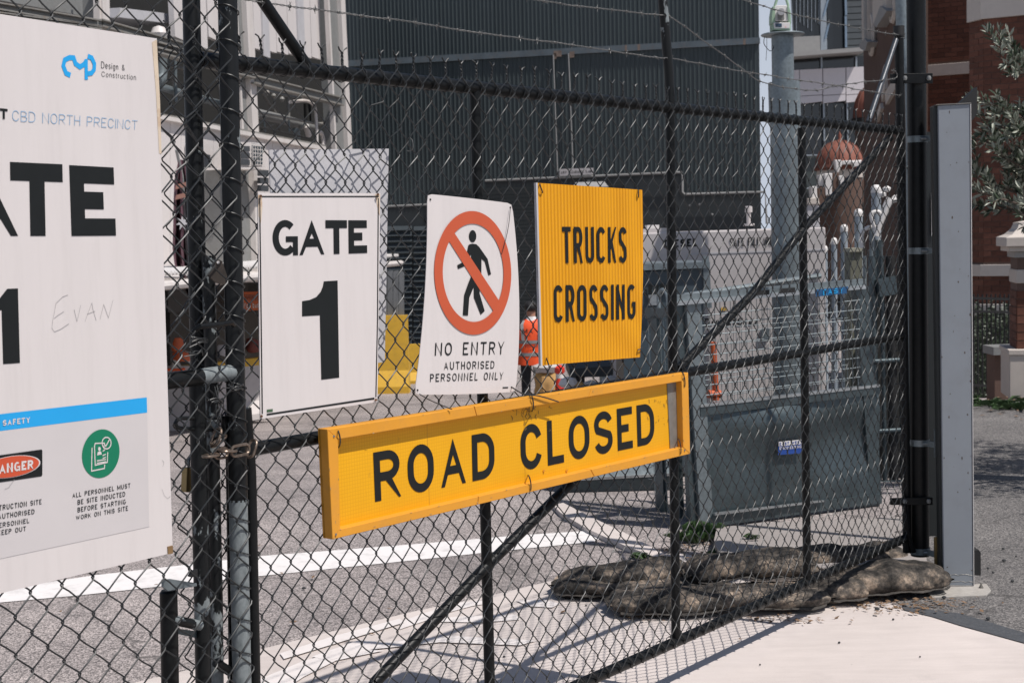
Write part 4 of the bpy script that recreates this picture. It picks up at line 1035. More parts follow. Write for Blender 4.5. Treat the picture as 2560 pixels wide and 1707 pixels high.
for q in range(34):
    t_ = rcx.random()**1.3; u_ = rcx.random() if rcx.random() < .8 else rcx.uniform(.9, .98); t_ = 1-t_ if rcx.random() < .6 else t_
    p = fl.lerp(bl, t_).lerp(fr.lerp(br, t_), u_); r1, r2 = rcx.uniform(.0012, .005), rcx.uniform(.0015, .009); n_p = 7
    sp_.add([p-back.normalized()*.0006+e1n*r1*math.cos(a)*rcx.uniform(.5, 1.2)+VERT*r2*math.sin(a)*rcx.uniform(.5, 1.2) for a in [i*2*math.pi/n_p for i in range(n_p)]], [tuple(range(n_p))])
sp_.build('paint_chips', mat('rusty chip', (.07, .045, .03), .8, var=.5, scale=60), gc_, kind='stuff')
sc2 = MB()
for y_ in (1435, 1452):
    a1 = fl.lerp(bl, (y_-264)/1202); b1 = fr.lerp(br, (y_-264)/1202)
    sc2.tube([a1.lerp(b1, k/8)-back.normalized()*.0005+VERT*rcx.uniform(-.004, .004) for k in range(9)], .0009, 4)
sc2.build('scrape', 'alu', gc_, kind='stuff')
MB().tube([bl+Vector((0, -.002, .003)), br+Vector((0, -.002, .003))], .006, 8).build('weld_bead', mat('grey weld', (.17, .16, .15), .6, var=.4, scale=90), gc_, True)
pl_ = thing('door_notice', 'dark panel with narrow white label between the black post and grey column', 'notice', P(2328, 1300, 7.6))
MB().slab([P(2312, 330, 7.6), P(2350, 330, 7.6), P(2356, 1340, 7.6), P(2320, 1340, 7.6)], (0, .02, 0)).build('panel', mat('deep green grey panel', (.016, .019, .019), .35), pl_)
MB().slab([P(2328, 482, 7.585), P(2338, 480, 7.585), P(2338, 585, 7.585), P(2329, 590, 7.585)], (0, .005, 0)).build('label_plate', 'white', pl_)
PL7 = VPl((P(2328, 500, 7.58).x, 7.58), (1, 0))
for s_, y_ in (('P', 512), ('7', 525) if False else ('I', 525), ('B', 538), ('E', 550), ('L', 562)):
    T(pl_, PL7, s_, ((2330, y_), (2337, y_), (2337, y_+9), (2330, y_+9)), 0.0, t=.2)
gpole = thing('galvanised_pole', 'slim pale blue grey galvanised pole rising behind the black hinge post', 'pole', P(2272, 1300, 8.2))
MB().tube([P(2252, -60, 8.2), P(2256, 100, 8.2), P(2268, 190, 8.2), P(2271, 330, 8.2), P(2274, 700, 8.2), P(2282, 1330, 8.2)], [.035, .035, .016, .0155, .0155, .0155], 14).build('shaft', 'galv', gpole, True)
MB().tube([P(2266, 418, 8.18), P(2278, 418, 8.18)], .012, 8).build('joint', 'galv_dark', gpole, True)

# ================================================================== SANDBAGS
def sandbag(name, label, a, b, wid, hgt, base, seed, seam=True, sagx=0.0):
    A = Vector((a.x, a.y, base)); B = Vector((b.x, b.y, base)); L = (B-A).length; u = (B-A).normalized(); v = Vector((-u.y, u.x, 0))
    nu, nv = 96, 44; vs = []; fs = []; sd = Vector((seed*7.3, seed*1.7, 0))
    for i in range(nu+1):
        s_ = i/nu; t = s_*2-1
        taper = max(0, 1-abs(t)**7)**.5
        fold = 1-.14*math.exp(-((s_-(.3+.1*(seed % 3)))/.05)**2)-.10*math.exp(-((s_-(.68-.06*(seed % 2)))/.06)**2)
        for k in range(nv):
            th = 2*math.pi*k/nv; cx = math.cos(th); cz = math.sin(th)
            w_ = wid/2*(.55+.45*taper) * (abs(cx)**.62)*(1 if cx > 0 else -1)
            h_ = hgt/2*(.06+.94*taper)*fold
            z_ = h_*(abs(cz)**.85)*(1 if cz > 0 else -.9)
            p = A + u*(L*s_) + v*w_ + Vector((0, 0, hgt*.45+z_ + sagx*(1-t*t)))
            q = p+sd
            big = noise.noise_vector(q*4.0)*.026
            mid = (abs(noise.noise(q*9))-.25)*.020
            fine = (abs(noise.noise(Vector((q.x*24, q.y*24, q.z*40))))-.25)*.005
            # gathers run in from the tied ends
            gat = math.sin(th*9+seed)*.006*max(0, abs(t)-.55)/.45
            out = (v*cx+VERT*cz)
            p = p + big*(.35+.65*taper) + out*(mid+fine+gat)*(.4+.6*taper)
            p.z = max(p.z, base+.001)
            vs.append(p)
    for i in range(nu):
        for k in range(nv):
            k2 = (k+1) % nv; fs.append((i*nv+k, i*nv+k2, (i+1)*nv+k2, (i+1)*nv+k))
    fs.append(tuple(reversed(range(nv)))); fs.append(tuple(nu*nv+k for k in range(nv)))
    root = thing('sandbag', label, 'sandbag', A.lerp(B, .5), 'sandbags heaped under the gate')
    MB().add(vs, fs).build('sack', 'bag', root, True)
    if seam:
        # stitched lip hanging along the camera side
        lip = []
        for i in range(2, nu-1):
            k_ = min(range(nv), key=lambda k: vs[i*nv+k].y + abs(vs[i*nv+k].z-(base+hgt*.30))*1.5)
            lip.append(Vector(vs[i*nv+k_])+Vector((0, -.004, .003*math.sin(i*.9))))
        mb = MB(); lip = [sum((lip[min(max(i+j, 0), len(lip)-1)] for j in range(-4, 5)), Vector())/9 for i in range(len(lip))]; lip = [p+Vector((0, -.004, 0)) for p in lip]; up_ = [p+Vector((0, -.009-.002*math.sin(i*.31), -.006-.003*math.sin(i*.23+seed))) for i, p in enumerate(lip)]
        n_ = len(lip); mb.add(lip+up_+[p+Vector((0, .004, -.003)) for p in up_]+[p+Vector((0, .004, -.006)) for p in lip], [(r*n_+i, r*n_+i+1, ((r+1) % 4)*n_+i+1, ((r+1) % 4)*n_+i) for r in range(4) for i in range(n_-1)])
        mb.build('seam', 'seam', root, True)
        for e_, sg in ((A, -1), (B, 1)):
            q = e_ + Vector((0, 0, hgt*.42)); mb = MB(); row = []
            for r_ in range(2):
                for k in range(9): row.append(q+v*wid*(.24*(k-4)/4)*(1+.10*r_)+u*sg*(-.01+.028*r_+.006*math.sin(k*2.1+seed))+Vector((0, 0, .010*math.sin(k*1.9+r_)-.006*r_)))
            mb.add(row+[p+Vector((0, 0, .006)) for p in row], [(k, k+1, k+10, k+9) for k in range(8)]+[(k+18, k+27, k+28, k+19) for k in range(8)]+[(9+k, 10+k, 28+k, 27+k) for k in range(8)])
            mb.build('sack_ear', 'bag', root, True)
    return root
M['seam'] = mat('seam', (.05, .045, .04), .95, var=.5, scale=40)
sandbag('a', 'lowest front sandbag, longest, its seam facing the camera below the gate rail', G(1525, 1532), G(2065, 1512), .36, .11, .006, 1)
sandbag('b', 'leftmost sandbag with open mouth end pointing left on the concrete', G(1392, 1478), G(1745, 1490), .40, .11, .006, 2)
sandbag('c', 'small sandbag on top of the heap behind the fourth upright of the gate', G(1480, 1488), G(1725, 1470), .26, .10, .055, 3)
sandbag('d', 'pale stained sandbag lying on top in the middle of the heap', G(1722, 1500), G(2035, 1480), .32, .125, .08, 4, sagx=.02)
sandbag('e', 'rearmost sandbag by the gate hinge, half under the bottom rail', G(1960, 1432), G(2255, 1412), .28, .12, .01, 5)
sandbag('f', 'rightmost sandbag, mottled tan, lying against the foot of the grey column', G(2085, 1500), G(2358, 1474), .28, .14, .006, 6, sagx=.015)
sandbag('g', 'short dark bunched sandbag tucked between the front bag and the rightmost bag', G(1990, 1508), G(2160, 1502), .24, .12, .006, 9)
# litter
lt = MB(); rl = random.Random(11)
def litter_at(px, py, n, sp, spy, L=(.012, .04), z=.012):
    for q in range(n):
        p = G(px+rl.gauss(0, sp), py+rl.gauss(0, spy), z+rl.uniform(0, .008)); a = rl.uniform(0, 3.14); l = rl.uniform(*L); w_ = l*rl.uniform(.08, .35)
        u = Vector((math.cos(a), math.sin(a), rl.uniform(-.2, .3))); v = Vector((-math.sin(a), math.cos(a), rl.uniform(-.3, .3)))
        lt.add([p-u*l/2, p+v*w_, p+u*l/2, p-v*w_], [(0, 1, 2, 3)])
litter_at(1980, 1545, 60, 60, 6); litter_at(2170, 1500, 120, 50, 10); litter_at(1590, 1540, 30, 30, 5); litter_at(1770, 1385, 120, 40, 14, z=.02); litter_at(1690, 1372, 60, 26, 6); litter_at(2330, 1505, 80, 60, 8)
litter_at(2545, 1015, 80, 40, 12, (.03, .08)); litter_at(2280, 1520, 60, 70, 9)
litter_at(1000, 1450, 26, 500, 110, (.02, .05), .014)
lo = lt.build('leaf_litter', 'litter', None, kind='stuff'); lo['label'] = 'dry brown leaves and twigs scattered round the sandbags and gutter'; lo['category'] = 'leaf litter'
gb = MB()
for (px, py, r) in ((2510, 1401, .012), (2508, 1371, .009), (2531, 1452, .010), (2470, 1420, .007), (2483, 1430, .007), (2193, 1522, .013), (2360, 1493, .012), (2470, 1546, .011), (2233, 1547, .006), (2098, 1605, .006), (2540, 1390, .006), (1465, 1512, .005), (760, 1470, .012), (1260, 1640, .006), (1900, 1660, .004), (2300, 1640, .004)):
    c = G(px, py, .012); n = 6
    gb.lathe(c, [(r*.6, -.004), (r, 0), (r*.8, r*.5), (r*.2, r*.8)], 6, 1, .7)
go_ = gb.build('gravel_bits', 'stonebit', None, kind='stuff'); go_['label'] = 'dark loose stones on the apron and footpath'; go_['category'] = 'gravel'

# weeds
wd = MB(); rw = random.Random(4)
def weed(px, py, n, h, spread, z=.01):
    base = G(px, py, z)
    for q in range(n):
        a = rw.uniform(0, 6.28); r = rw.uniform(.2, 1)*spread; hh = h*rw.uniform(.4, 1)
        u = Vector((math.cos(a), math.sin(a), 0)); v = Vector((-math.sin(a), math.cos(a), 0)); w_ = rw.uniform(.008, .018)
        s0 = base+Vector((rw.gauss(0, spread*.4), rw.gauss(0, spread*.3), 0))
        m1 = s0+u*r*.5+Vector((0, 0, hh)); e = s0+u*r+Vector((0, 0, hh*.75))
        wd.add([s0-v*w_*.2, s0+v*w_*.2, m1+v*w_, e, m1-v*w_], [(0, 1, 2, 3, 4)])
weed(1755, 1345, 110, .10, .10); weed(1725, 1352, 60, .07, .1); weed(1880, 1345, 14, .03, .05, .08); weed(1800, 1395, 40, .06, .06); weed(1596, 1393, 40, .03, .06); weed(2530, 1022, 50, .09, .22); weed(2455, 1010, 40, .06, .4); weed(1480, 1440, 14, .02, .04)
wo_ = wd.build('weeds', 'weed', None, kind='stuff'); wo_['label'] = 'green weeds growing in the gutter and along the brick wall foot'; wo_['category'] = 'weeds'

# ================================================================== MESH SIDED STEEL BIN CAGE
c0 = G(1775, 1318); cR = G(2192, 1262); cL = G(1632, 1268)
cage = thing('mesh_sided_stillage', 'galvanised steel bin with solid lower panel and wire mesh upper sides behind the gate', 'steel bin', c0)
FP = plane2(c0, cR); SP = plane2(c0, cL)
H0 = FP.pt(1760, 760).z
def pipe(pl, a, b, r, m='galv_dark', off=0, par=cage, n=8, name='frame_bar'): return MB().tube([pl.pt(*a, off), pl.pt(*b, off)], r, n).build(name, m, par, True)
def beam(pl, quadpx, dep, m, name, par=cage, off=0.0):
    return MB().slab([pl.pt(x, y, off) for x, y in quadpx], pl.n*-dep).build(name, m, par)
# lower folded panel, slightly dented
q = Quad(FP, (1752, 1036), (2200, 982), (2200, 1262), (1782, 1296), off=.03); mb = MB(); nx, ny = 26, 16
pts = []
for j in range(ny+1):
    for i in range(nx+1):
        a_, b_ = i/nx, j/ny
        h = .05*math.exp(-((a_-.45)**2/.02+(b_-.15)**2/.03)) - .05*math.exp(-((a_-.75)**2/.03+(b_-.35)**2/.06)) + .02*noise.noise(Vector((a_*4, b_*3, 2)))
        h -= .02*max(0, .12-b_)*8
        pts.append(q.at(a_, b_, h*.8))
mb.add(pts, [(j*(nx+1)+i, (j+1)*(nx+1)+i, (j+1)*(nx+1)+i+1, j*(nx+1)+i+1) for j in range(ny) for i in range(nx)]); mb.build('lower_panel', 'galv_dark', cage, True)
beam(FP, ((1752, 1018), (2200, 966), (2200, 984), (1752, 1040)), .06, 'galv_dark', 'mid_rail', off=.04)
beam(FP, ((1752, 1012), (2200, 961), (2200, 967), (1752, 1018)), .05, 'galv_bright', 'mid_rail_lip', off=.045)
beam(FP, ((1784, 1284), (2205, 1234), (2205, 1256), (1770, 1318)), .06, 'galv_dark', 'bottom_rail', off=.05)
beam(FP, ((1788, 1282), (2060, 1250), (2060, 1254), (1788, 1288)), .02, 'galv_bright', 'bottom_highlight', off=.075)  # bright strip painting the highlight along the bottom edge
beam(FP, ((1693, 738), (2165, 697), (2165, 716), (1693, 757)), .05, 'galv', 'top_rail', off=.03)
beam(FP, ((1693, 754), (2165, 713), (2165, 722), (1693, 764)), .03, 'galv_bright', 'top_rail_lip', off=.06)
beam(FP, ((1716, 758), (1752, 752), (1784, 1318), (1752, 1320)), .06, 'galv', 'corner_post', off=.035)
beam(FP, ((1690, 760), (1716, 758), (1752, 1320), (1730, 1316)), .03, 'galv_dark', 'corner_post', off=.01)
beam(FP, ((2140, 720), (2172, 716), (2205, 1258), (2178, 1262)), .05, 'galv_dark', 'corner_post', off=.03)
for xa in (1886, 1950): beam(FP, ((xa, 744-(xa-1693)*.087), (xa+38, 741-(xa-1693)*.087), (xa+38, 753-(xa-1693)*.087), (xa, 756-(xa-1693)*.087)), .004, 'blackflat', 'slot', off=.064)
beam(FP, ((2040, 724), (2120, 716), (2120, 733), (2040, 742)), .004, 'bluestrip', 'name_strip', off=.066)
T(cage, FP, 'EASY', ((2058, 724), (2108, 719), (2108, 732), (2058, 738)), .069, 'cyan', t=.2)
ms = MB()
for k_ in range(30):
    x = 1760+(2140-1760)*k_/29; y0 = 764-(x-1693)*.087; y1 = 1016-(x-1752)*.116
    ms.tube([FP.pt(x, y0, .02), FP.pt(x+6, y1, .02)], .0022, 5)
ms.build('mesh_wires', 'galv', cage, True, kind='stuff')
for k_ in range(9):
    t_ = (k_+1)/10; ya = 764+t_*250; yb = 726+t_*240
    pipe(FP, (1755, ya), (2150, yb), .0035, 'galv', .03, name='cross_wire', n=6)
# rear face
for k_ in range(5):
    t_ = (k_+.5)/5; pipe(FP, (1760, 800+t_*215), (2120, 775+t_*195), .003, 'galv', -1.0, name='cross_wire', n=6)
ms = MB()
for k_ in range(24):
    x = 1755+(2110-1755)*k_/23; ms.tube([FP.pt(x, 770, -1.0), FP.pt(x+4, 1020, -1.0)], .002, 5)
ms.build('mesh_wires', 'galv_dark', cage, True, kind='stuff')
pipe(FP, (1710, 740), (2050, 690), .02, 'galv', -1.0, name='top_rail')
# side face mesh
ms = MB()
for k_ in range(12):
    x = 1640+(1755-1640)*k_/12; ms.tube([SP.pt(x-20, 800, 0), SP.pt(x, 1290, 0)], .0025, 5)
for k_ in range(14): ms.tube([SP.pt(1620, 800+k_*36, 0), SP.pt(1745, 800+k_*38, 0)], .0022, 5)
ms.build('mesh_wires', 'galv', cage, True, kind='stuff')
for xx in (1625, 1665, 1700): MB().slab([SP.pt(xx, 790, .02), SP.pt(xx+16, 790, .02), SP.pt(xx+36, 1300, .02), SP.pt(xx+16, 1296, .02)], SP.n*-.03).build('side_post', 'galv_dark', cage)
MB().slab([SP.pt(1612, 770, .02), SP.pt(1712, 770, .02), SP.pt(1712, 792, .02), SP.pt(1612, 796, .02)], SP.n*-.04).build('side_rail', 'galv_dark', cage)
MB().tube(bez([SP.pt(1648, 775), SP.pt(1646, 740), SP.pt(1656, 724), SP.pt(1668, 738), SP.pt(1670, 775)], 6), .012, 8).build('lifting_loop', 'galv', cage, True)
MB().slab([SP.pt(1640, 1262), SP.pt(1752, 1290), SP.pt(1752, 1318), SP.pt(1640, 1284)], SP.n*-.04).build('side_rail', 'galv', cage)
# maker's label
beam(FP, ((1947, 1104), (2007, 1098), (2007, 1132), (1945, 1137)), .002, 'bluelabel', 'label_plate', off=.062)
beam(FP, ((1947, 1104), (2007, 1098), (2007, 1109), (1947, 1115)), .001, 'white', 'label_plate', off=.0635)
T(cage, FP, 'EAST WEST', ((1949, 1106), (2005, 1100.5), (2005, 1107.5), (1949, 1113)), .065, 'bluelabel', t=.2)
T(cage, FP, 'ENGINEERING', ((1949, 1117), (2004, 1112), (2004, 1119), (1949, 1124)), .065, 'white', t=.18)
# orange pipe and hoses inside the cage
op = thing('orange_pipe', 'orange plastic pipe standing upright inside the steel bin', 'pipe', FP.pt(1782, 1000, -.5))
MB().tube([FP.pt(1782, 855, -.5), FP.pt(1790, 1000, -.5)], .022, 12).build('pipe_length', 'orange_pipe', op, True)
MB().tube([FP.pt(1770, 985, -.5), FP.pt(1800, 985, -.5)], .027, 10).build('pipe_collar', 'orange_pipe', op, True)

# added dark panel and uprights for the shaded gap between the bin and the gate hinge
dp_ = thing('gap_shade_rack', 'added dark panel for the shaded gap with upright tubes between the mesh bin and the gate hinge', 'steel rack', P(2215, 1255, 10.2))
MB().slab([P(2172, 770, 10.4), P(2262, 765, 10.4), P(2268, 1215, 10.4), P(2180, 1220, 10.4)], (.25, .5, 0)).build('back_panel', mat('dark brown gap shade', (.022, .021, .019), .6, var=.4, scale=8), dp_)
for x_, r_, m_ in ((2180, .03, 'galv_dark'), (2204, .018, 'galv_dark'), (2226, .035, 'blackflat'), (2250, .022, 'galv_dark')):
    MB().tube([P(x_, 640, 10.2), P(x_+10, 1262, 10.2)], r_, 12).build('upright', m_, dp_, True)
for y_ in (905, 1080, 1210): MB().tube([P(2170, y_, 10.15), P(2266, y_-6, 10.15)], .02, 10).build('cross_tube', 'galv_dark', dp_, True)
MB().slab([P(2196, 700, 10.1), P(2240, 690, 10.1), P(2244, 735, 10.1), P(2200, 742, 10.1)], (0, .2, 0)).build('junction_box', 'galv_dark', dp_)
# ================================================================== LOW SKIP + PLANT BOX
Ys = 10.0
sk = thing('low_steel_skip', 'low grey steel skip with sloping side standing on feet behind the ROAD CLOSED sign', 'skip', P(1510, 1245, Ys))
MB().slab([P(1418, 1040, Ys+.1), P(1700, 1015, Ys+.1), P(1700, 1180, Ys-.1), P(1416, 1196, Ys-.1)], (0, .9, 0)).build('sloping_side', 'galv', sk)
MB().slab([P(1416, 1197, Ys-.13), P(1700, 1181, Ys-.13), P(1700, 1188, Ys-.13), P(1416, 1203, Ys-.13)], (0, .9, 0)).build('lip', 'galv_bright', sk)
MB().slab([P(1418, 1204, Ys-.08), P(1700, 1190, Ys-.08), P(1700, 1222, Ys-.08), P(1420, 1236, Ys-.08)], (0, .9, 0)).build('bottom_rail', 'galv_dark', sk)
MB().slab([P(1410, 1206, Ys-.1), P(1422, 1204, Ys-.1), P(1422, 1268, Ys-.1), P(1412, 1268, Ys-.1)], (0, .06, 0)).build('foot', 'galv', sk)
MB().slab([P(1640, 1206, Ys-.1), P(1660, 1204, Ys-.1), P(1660, 1266, Ys-.1), P(1642, 1266, Ys-.1)], (0, .06, 0)).build('foot', 'galv', sk)
MB().slab([P(1425, 1234, Ys+.5), P(1700, 1222, Ys+.5), P(1700, 1252, Ys+.5), P(1425, 1258, Ys+.5)], (0, .1, 0)).build('underside_shade', 'voiddark', sk)  # near black slab painting the shaded void beneath the skip
Yb = 10.9
bx = thing('plant_box', 'dark blue grey steel box with pale rim marked GROUND beside the amber sign', 'plant box', P(1660, 1190, Yb))
MB().slab([P(1560, 682, Yb), P(1757, 672, Yb), P(1766, 1180, Yb), P(1560, 1190, Yb)], (0, .8, 0)).build('body', mat('dark blue grey steel', (.05, .07, .085), .4, var=.15), bx)
MB().slab([P(1556, 662, Yb-.04), P(1775, 655, Yb-.04), P(1775, 670, Yb-.04), P(1556, 678, Yb-.04)], (0, .86, 0)).build('rim', 'galv', bx)
MB().slab([P(1757, 640, Yb-.03), P(1772, 640, Yb-.03), P(1780, 770, Yb-.03), P(1762, 770, Yb-.03)], (0, .05, 0)).build('rim', 'galv', bx)
PB = VPl((P(1650, 700, Yb).x, Yb), (1, 0))
T(bx, PB, 'GROUND', ((1606, 712), (1690, 707), (1690, 733), (1606, 738)), .02, 'print', t=.2)
MB().slab([P(1622, 738, Yb-.06), P(1652, 736, Yb-.06), P(1652, 762, Yb-.06), P(1622, 764, Yb-.06)], (0, .05, 0)).build('latch_box', 'galv_bright', bx)
# bench of plates seen under the amber sign
bt = thing('steel_bench', 'dark steel bench with rubble under it, seen below the TRUCKS CROSSING sign', 'bench', P(1510, 1010, 13.5))
MB().slab([P(1424, 922, 13.5), P(1620, 908, 13.5), P(1620, 938, 13.5), P(1424, 944, 13.5)], (0, 1.0, 0)).build('bench_top', mat('dark bench steel', (.03, .038, .042), .5), bt)
for xx in (1440, 1570): MB().slab([P(xx, 940, 13.5), P(xx+22, 940, 13.5), P(xx+22, 1060, 13.5), P(xx, 1060, 13.5)], (0, .9, 0)).build('leg', 'blackflat', bt)
MB().slab([P(1500, 888, 14.8), P(1625, 880, 14.8), P(1625, 1060, 14.8), P(1500, 1060, 14.8)], (0, .1, 0)).build('back_panel', 'galv', bt)
rbk = random.Random(9)
for k_, (x_, y_, s_, m_) in enumerate(((1420, 956, .11, 'white'), (1478, 966, .12, 'kraft'), (1448, 965, .08, 'sack'), (1530, 957, .14, 'kraft'), (1585, 950, .12, 'litter'))):
    mb = MB(); c = P(x_, y_, 13.2); n = 7
    mb.lathe(c-Vector((0, 0, s_*.4)), [(s_*.5, 0), (s_*.8*rbk.uniform(.8, 1.1), s_*.25), (s_*.55, s_*.7), (s_*.1, s_*.9)], n, 1.2, .8)
    tag(mb.build('rubble_lump', m_, None), ('pale plastic bag lump', 'grey rubble lump', 'small tan lump', 'wide crumpled grey wrapper lump', 'brown rubbish lump')[k_]+' on the ground by the steel bench', 'rubble')

# ================================================================== DIESEL TANK
Yt = 12.2
tk = thing('diesel_tank', 'off white box shaped fuel tank lettered DIESEL and SAFE FILL behind the steel bin', 'fuel tank', P(1830, 1130, Yt))
bevel(MB().slab([P(1560, 584, Yt), P(2064, 568, Yt), P(2066, 1130, Yt), P(1560, 1140, Yt)], (0, 1.6, 0)).build('tank_body', 'tank', tk), .012)
MB().slab([P(1600, 573, Yt+.05), P(1690, 569, Yt+.05), P(1690, 580, Yt+.05), P(1600, 584, Yt+.05)], (0, .5, 0)).build('lid', 'tank', tk)
MB().slab([P(1618, 563, Yt+.2), P(1648, 562, Yt+.2), P(1648, 578, Yt+.2), P(1618, 578, Yt+.2)], (0, .2, 0)).build('filler_box', 'white', tk)
MB().slab([P(1725, 633, Yt-.004), P(2064, 622, Yt-.004), P(2064, 626, Yt-.004), P(1725, 637, Yt-.004)], (0, .003, 0)).build('door_gap', 'sign_back', tk)
MB().slab([P(1716, 634, Yt-.004), P(1719, 634, Yt-.004), P(1724, 1120, Yt-.004), P(1721, 1120, Yt-.004)], (0, .003, 0)).build('door_gap', 'sign_back', tk)
v_ = P(1872, 562, Yt+.5); MB().lathe(v_, [(.02, 0), (.02, .11), (.033, .11), (.033, .16), (.02, .165)], 12).build('vent', 'tank', tk, True)
MB().lathe(v_+Vector((0, 0, -.01)), [(.05, 0), (.05, .02)], 12).build('vent_flange', 'tank', tk, True)
PT_ = VPl((P(1830, 700, Yt).x, Yt), (1, 0))
T(tk, PT_, 'DIESEL', ((1660, 600), (1742, 596), (1742, 616), (1660, 620)), .005, t=.24)
T(tk, PT_, 'SAFE FILL 1000', ((1824, 596), (1940, 592), (1940, 613), (1824, 617)), .005, t=.13, space=.45)
T(tk, PT_, 'DieselStor', ((1762, 796), (1897, 793), (1893, 812), (1758, 815)), .006, t=.2)
MB().slab([P(1904, 822, Yt-.03), P(1924, 821, Yt-.03), P(1924, 846, Yt-.03), P(1904, 847, Yt-.03)], (0, .03, 0)).build('lock', 'galv', tk)
MB().slab([P(1803, 769, Yt-.01), P(1816, 768, Yt-.01), P(1816, 776, Yt-.01), P(1803, 777, Yt-.01)], (0, .005, 0)).build('warning_label', 'yellow', tk)

# ================================================================== STANDPIPES
for i_, (px, top, wpx, lab) in enumerate(((2190, 462, 26, 'tallest of the domed grey standpipes, by the gate hinge'), (2146, 522, 22, 'second tallest domed grey standpipe, left of the tallest'), (2110, 561, 19, 'middle domed grey standpipe behind the stillage'), (2085, 594, 16, 'fourth domed grey standpipe, short and slim'), (2063, 614, 12, 'smallest domed grey standpipe beside the fuel tank'))):
    Y_ = 10.6+i_*.5; r_ = wpx/2/FPX*Y_; sp = thing('standpipe', lab, 'standpipe', (P(px, top, Y_).x, Y_, ground_z(Y_)), 'domed grey standpipes')
    tp = P(px, top, Y_); gz = ground_z(Y_)
    MB().tube([Vector((tp.x, Y_, gz)), Vector((tp.x, Y_, tp.z-.03))], r_*.92, 16).build('pipe_shaft', mat('pale blue grey paint', (.27, .31, .35), .4), sp, True)
    MB().lathe(Vector((tp.x, Y_, tp.z-.06)), [(r_, 0), (r_*1.05, .02), (r_, .035), (r_*.75, .052), (r_*.3, .06)], 16).build('cap', 'white', sp, True)
hr = thing('pipework', 'white bent pipe run with elbows between the standpipes and the gate hinge', 'pipework', P(2200, 760, 10.3))
MB().tube(bez([P(2190, 576, 10.3), P(2179, 545, 10.3), P(2182, 532, 10.3), P(2196, 530, 10.3), P(2204, 538, 10.3), P(2212, 515, 10.3), P(2222, 494, 10.3)], 5), .016, 10).build('bent_pipe', 'white', hr, True)
MB().tube(bez([P(2190, 590, 10.2), P(2200, 560, 10.2), P(2225, 508, 10.2), P(2240, 500, 10.2)], 5), .02, 10).build('bent_pipe', 'white', hr, True)
MB().tube(bez([P(2156, 620, 10.4), P(2153, 590, 10.4), P(2162, 574, 10.4), P(2182, 566, 10.4)], 5), .016, 10).build('bent_pipe', 'white', hr, True)
for c_ in ((2217, 475), (2240, 497), (2206, 488)): MB().lathe(P(c_[0], c_[1]+6, 10.3), [(.01, 0), (.028, .01), (.03, .03), (.012, .045)], 12).build('elbow', 'white', hr, True)
MB().tube([P(2178, 575, 10.4), P(2188, 1200, 10.4)], .016, 10).build('pipe_leg', 'galv', hr, True)
MB().tube([P(2162, 640, 10.4), P(2168, 1200, 10.4)], .014, 10).build('pipe_leg', 'galv', hr, True)
MB().tube([P(2196, 600, 10.5), P(2206, 1200, 10.5)], .03, 10).build('pipe_leg', 'galv_dark', hr, True)
yb = thing('valve_cabinet', 'faded yellow green box between the standpipes above the bin', 'cabinet', P(2140, 740, 10.9))
MB().slab([P(2126, 628, 10.9), P(2156, 626, 10.9), P(2158, 1100, 10.9), P(2128, 1100, 10.9)], (0, .2, 0)).build('body', mat('faded yellow grey box', (.16, .16, .12), .6), yb)
MB().slab([P(2124, 621, 10.88), P(2157, 620, 10.88), P(2157, 629, 10.88), P(2124, 630, 10.88)], (0, .22, 0)).build('lid', mat('pale lid', (.34, .33, .26), .6), yb)

# ================================================================== SURVEY COLUMN
Yv = 11.7
sc0 = P(1955, 700, Yv); gzv = ground_z(Yv)
col = thing('monitoring_column', 'tall galvanised steel column with a round top plate carrying the survey instrument', 'column', (sc0.x, Yv, gzv))
t1 = P(1956, 88, Yv); t2 = P(1958, 210, Yv); t3 = P(1966, 1200, Yv)
def tubez(px1, py1, px2, py2, w1, n=28): return [P(px1, py1, Yv), P(px2, py2, Yv)], w1/2/FPX*Yv
pa, ra = tubez(1956, 90, 1958, 230, 54); MB().tube(pa, ra, 28).build('upper_tube', 'galv', col, True)
pa, ra = tubez(1960, 206, 1963, 310, 78); MB().tube(pa, ra, 28).build('sleeve', 'galv', col, True)
pa, ra = tubez(1963, 309, 1972, 1230, 74); MB().tube(pa, ra, 28).build('lower_tube', 'galv', col, True)
c = P(1957, 87, Yv); MB().lathe(c-Vector((0, 0, .008)), [(.17, 0), (.178, .006), (.17, .014)], 28).build('top_plate', 'galv', col, True)
MB().tube(bez([P(1912, 92, Yv-.05), P(1910, 110, Yv-.1), P(1925, 128, Yv-.12), P(1934, 120, Yv-.1), P(1932, 114, Yv-.08)], 5), .003, 6).build('cable', 'blackflat', col, True)
MB().tube(bez([P(1917, 92, Yv-.05), P(1917, 120, Yv-.1), P(1915, 152, Yv-.1)], 5), .002, 6).build('cable', 'blackflat', col, True)
ts = thing('survey_instrument', 'pale green and white surveying total station on top of the galvanised column', 'survey instrument', P(1955, 84, Yv-.02))
D_ = Vector((0, .12, 0))
def vs_(pts, m, name, dy=0, dep=.1): return bevel(MB().slab([P(x, y, Yv-.08+dy) for x, y in pts], (0, dep, 0)).build(name, m, ts), .004, 2)
vs_([(1932, 76), (1977, 76), (1977, 60), (1931, 60)], 'survey_green', 'base_unit', 0, .13)
vs_([(1934, 57), (1975, 57), (1974, 72), (1936, 72)], 'white', 'keypad', -.012, .02)
vs_([(1939, 59), (1955, 59), (1955, 68), (1939, 68)], 'screen', 'display', -.02, .01)
MB().lathe(P(1964, 69, Yv-.1), [(.006, 0), (.006, .003)], 8).build('button', 'redpl', ts)
vs_([(1929, 60), (1938, 60), (1938, 16), (1933, 16), (1929, 40)], 'survey_green', 'yoke', 0, .12)
vs_([(1971, 60), (1978, 60), (1977, 30), (1972, 14), (1968, 16)], 'survey_green', 'yoke', 0, .12)
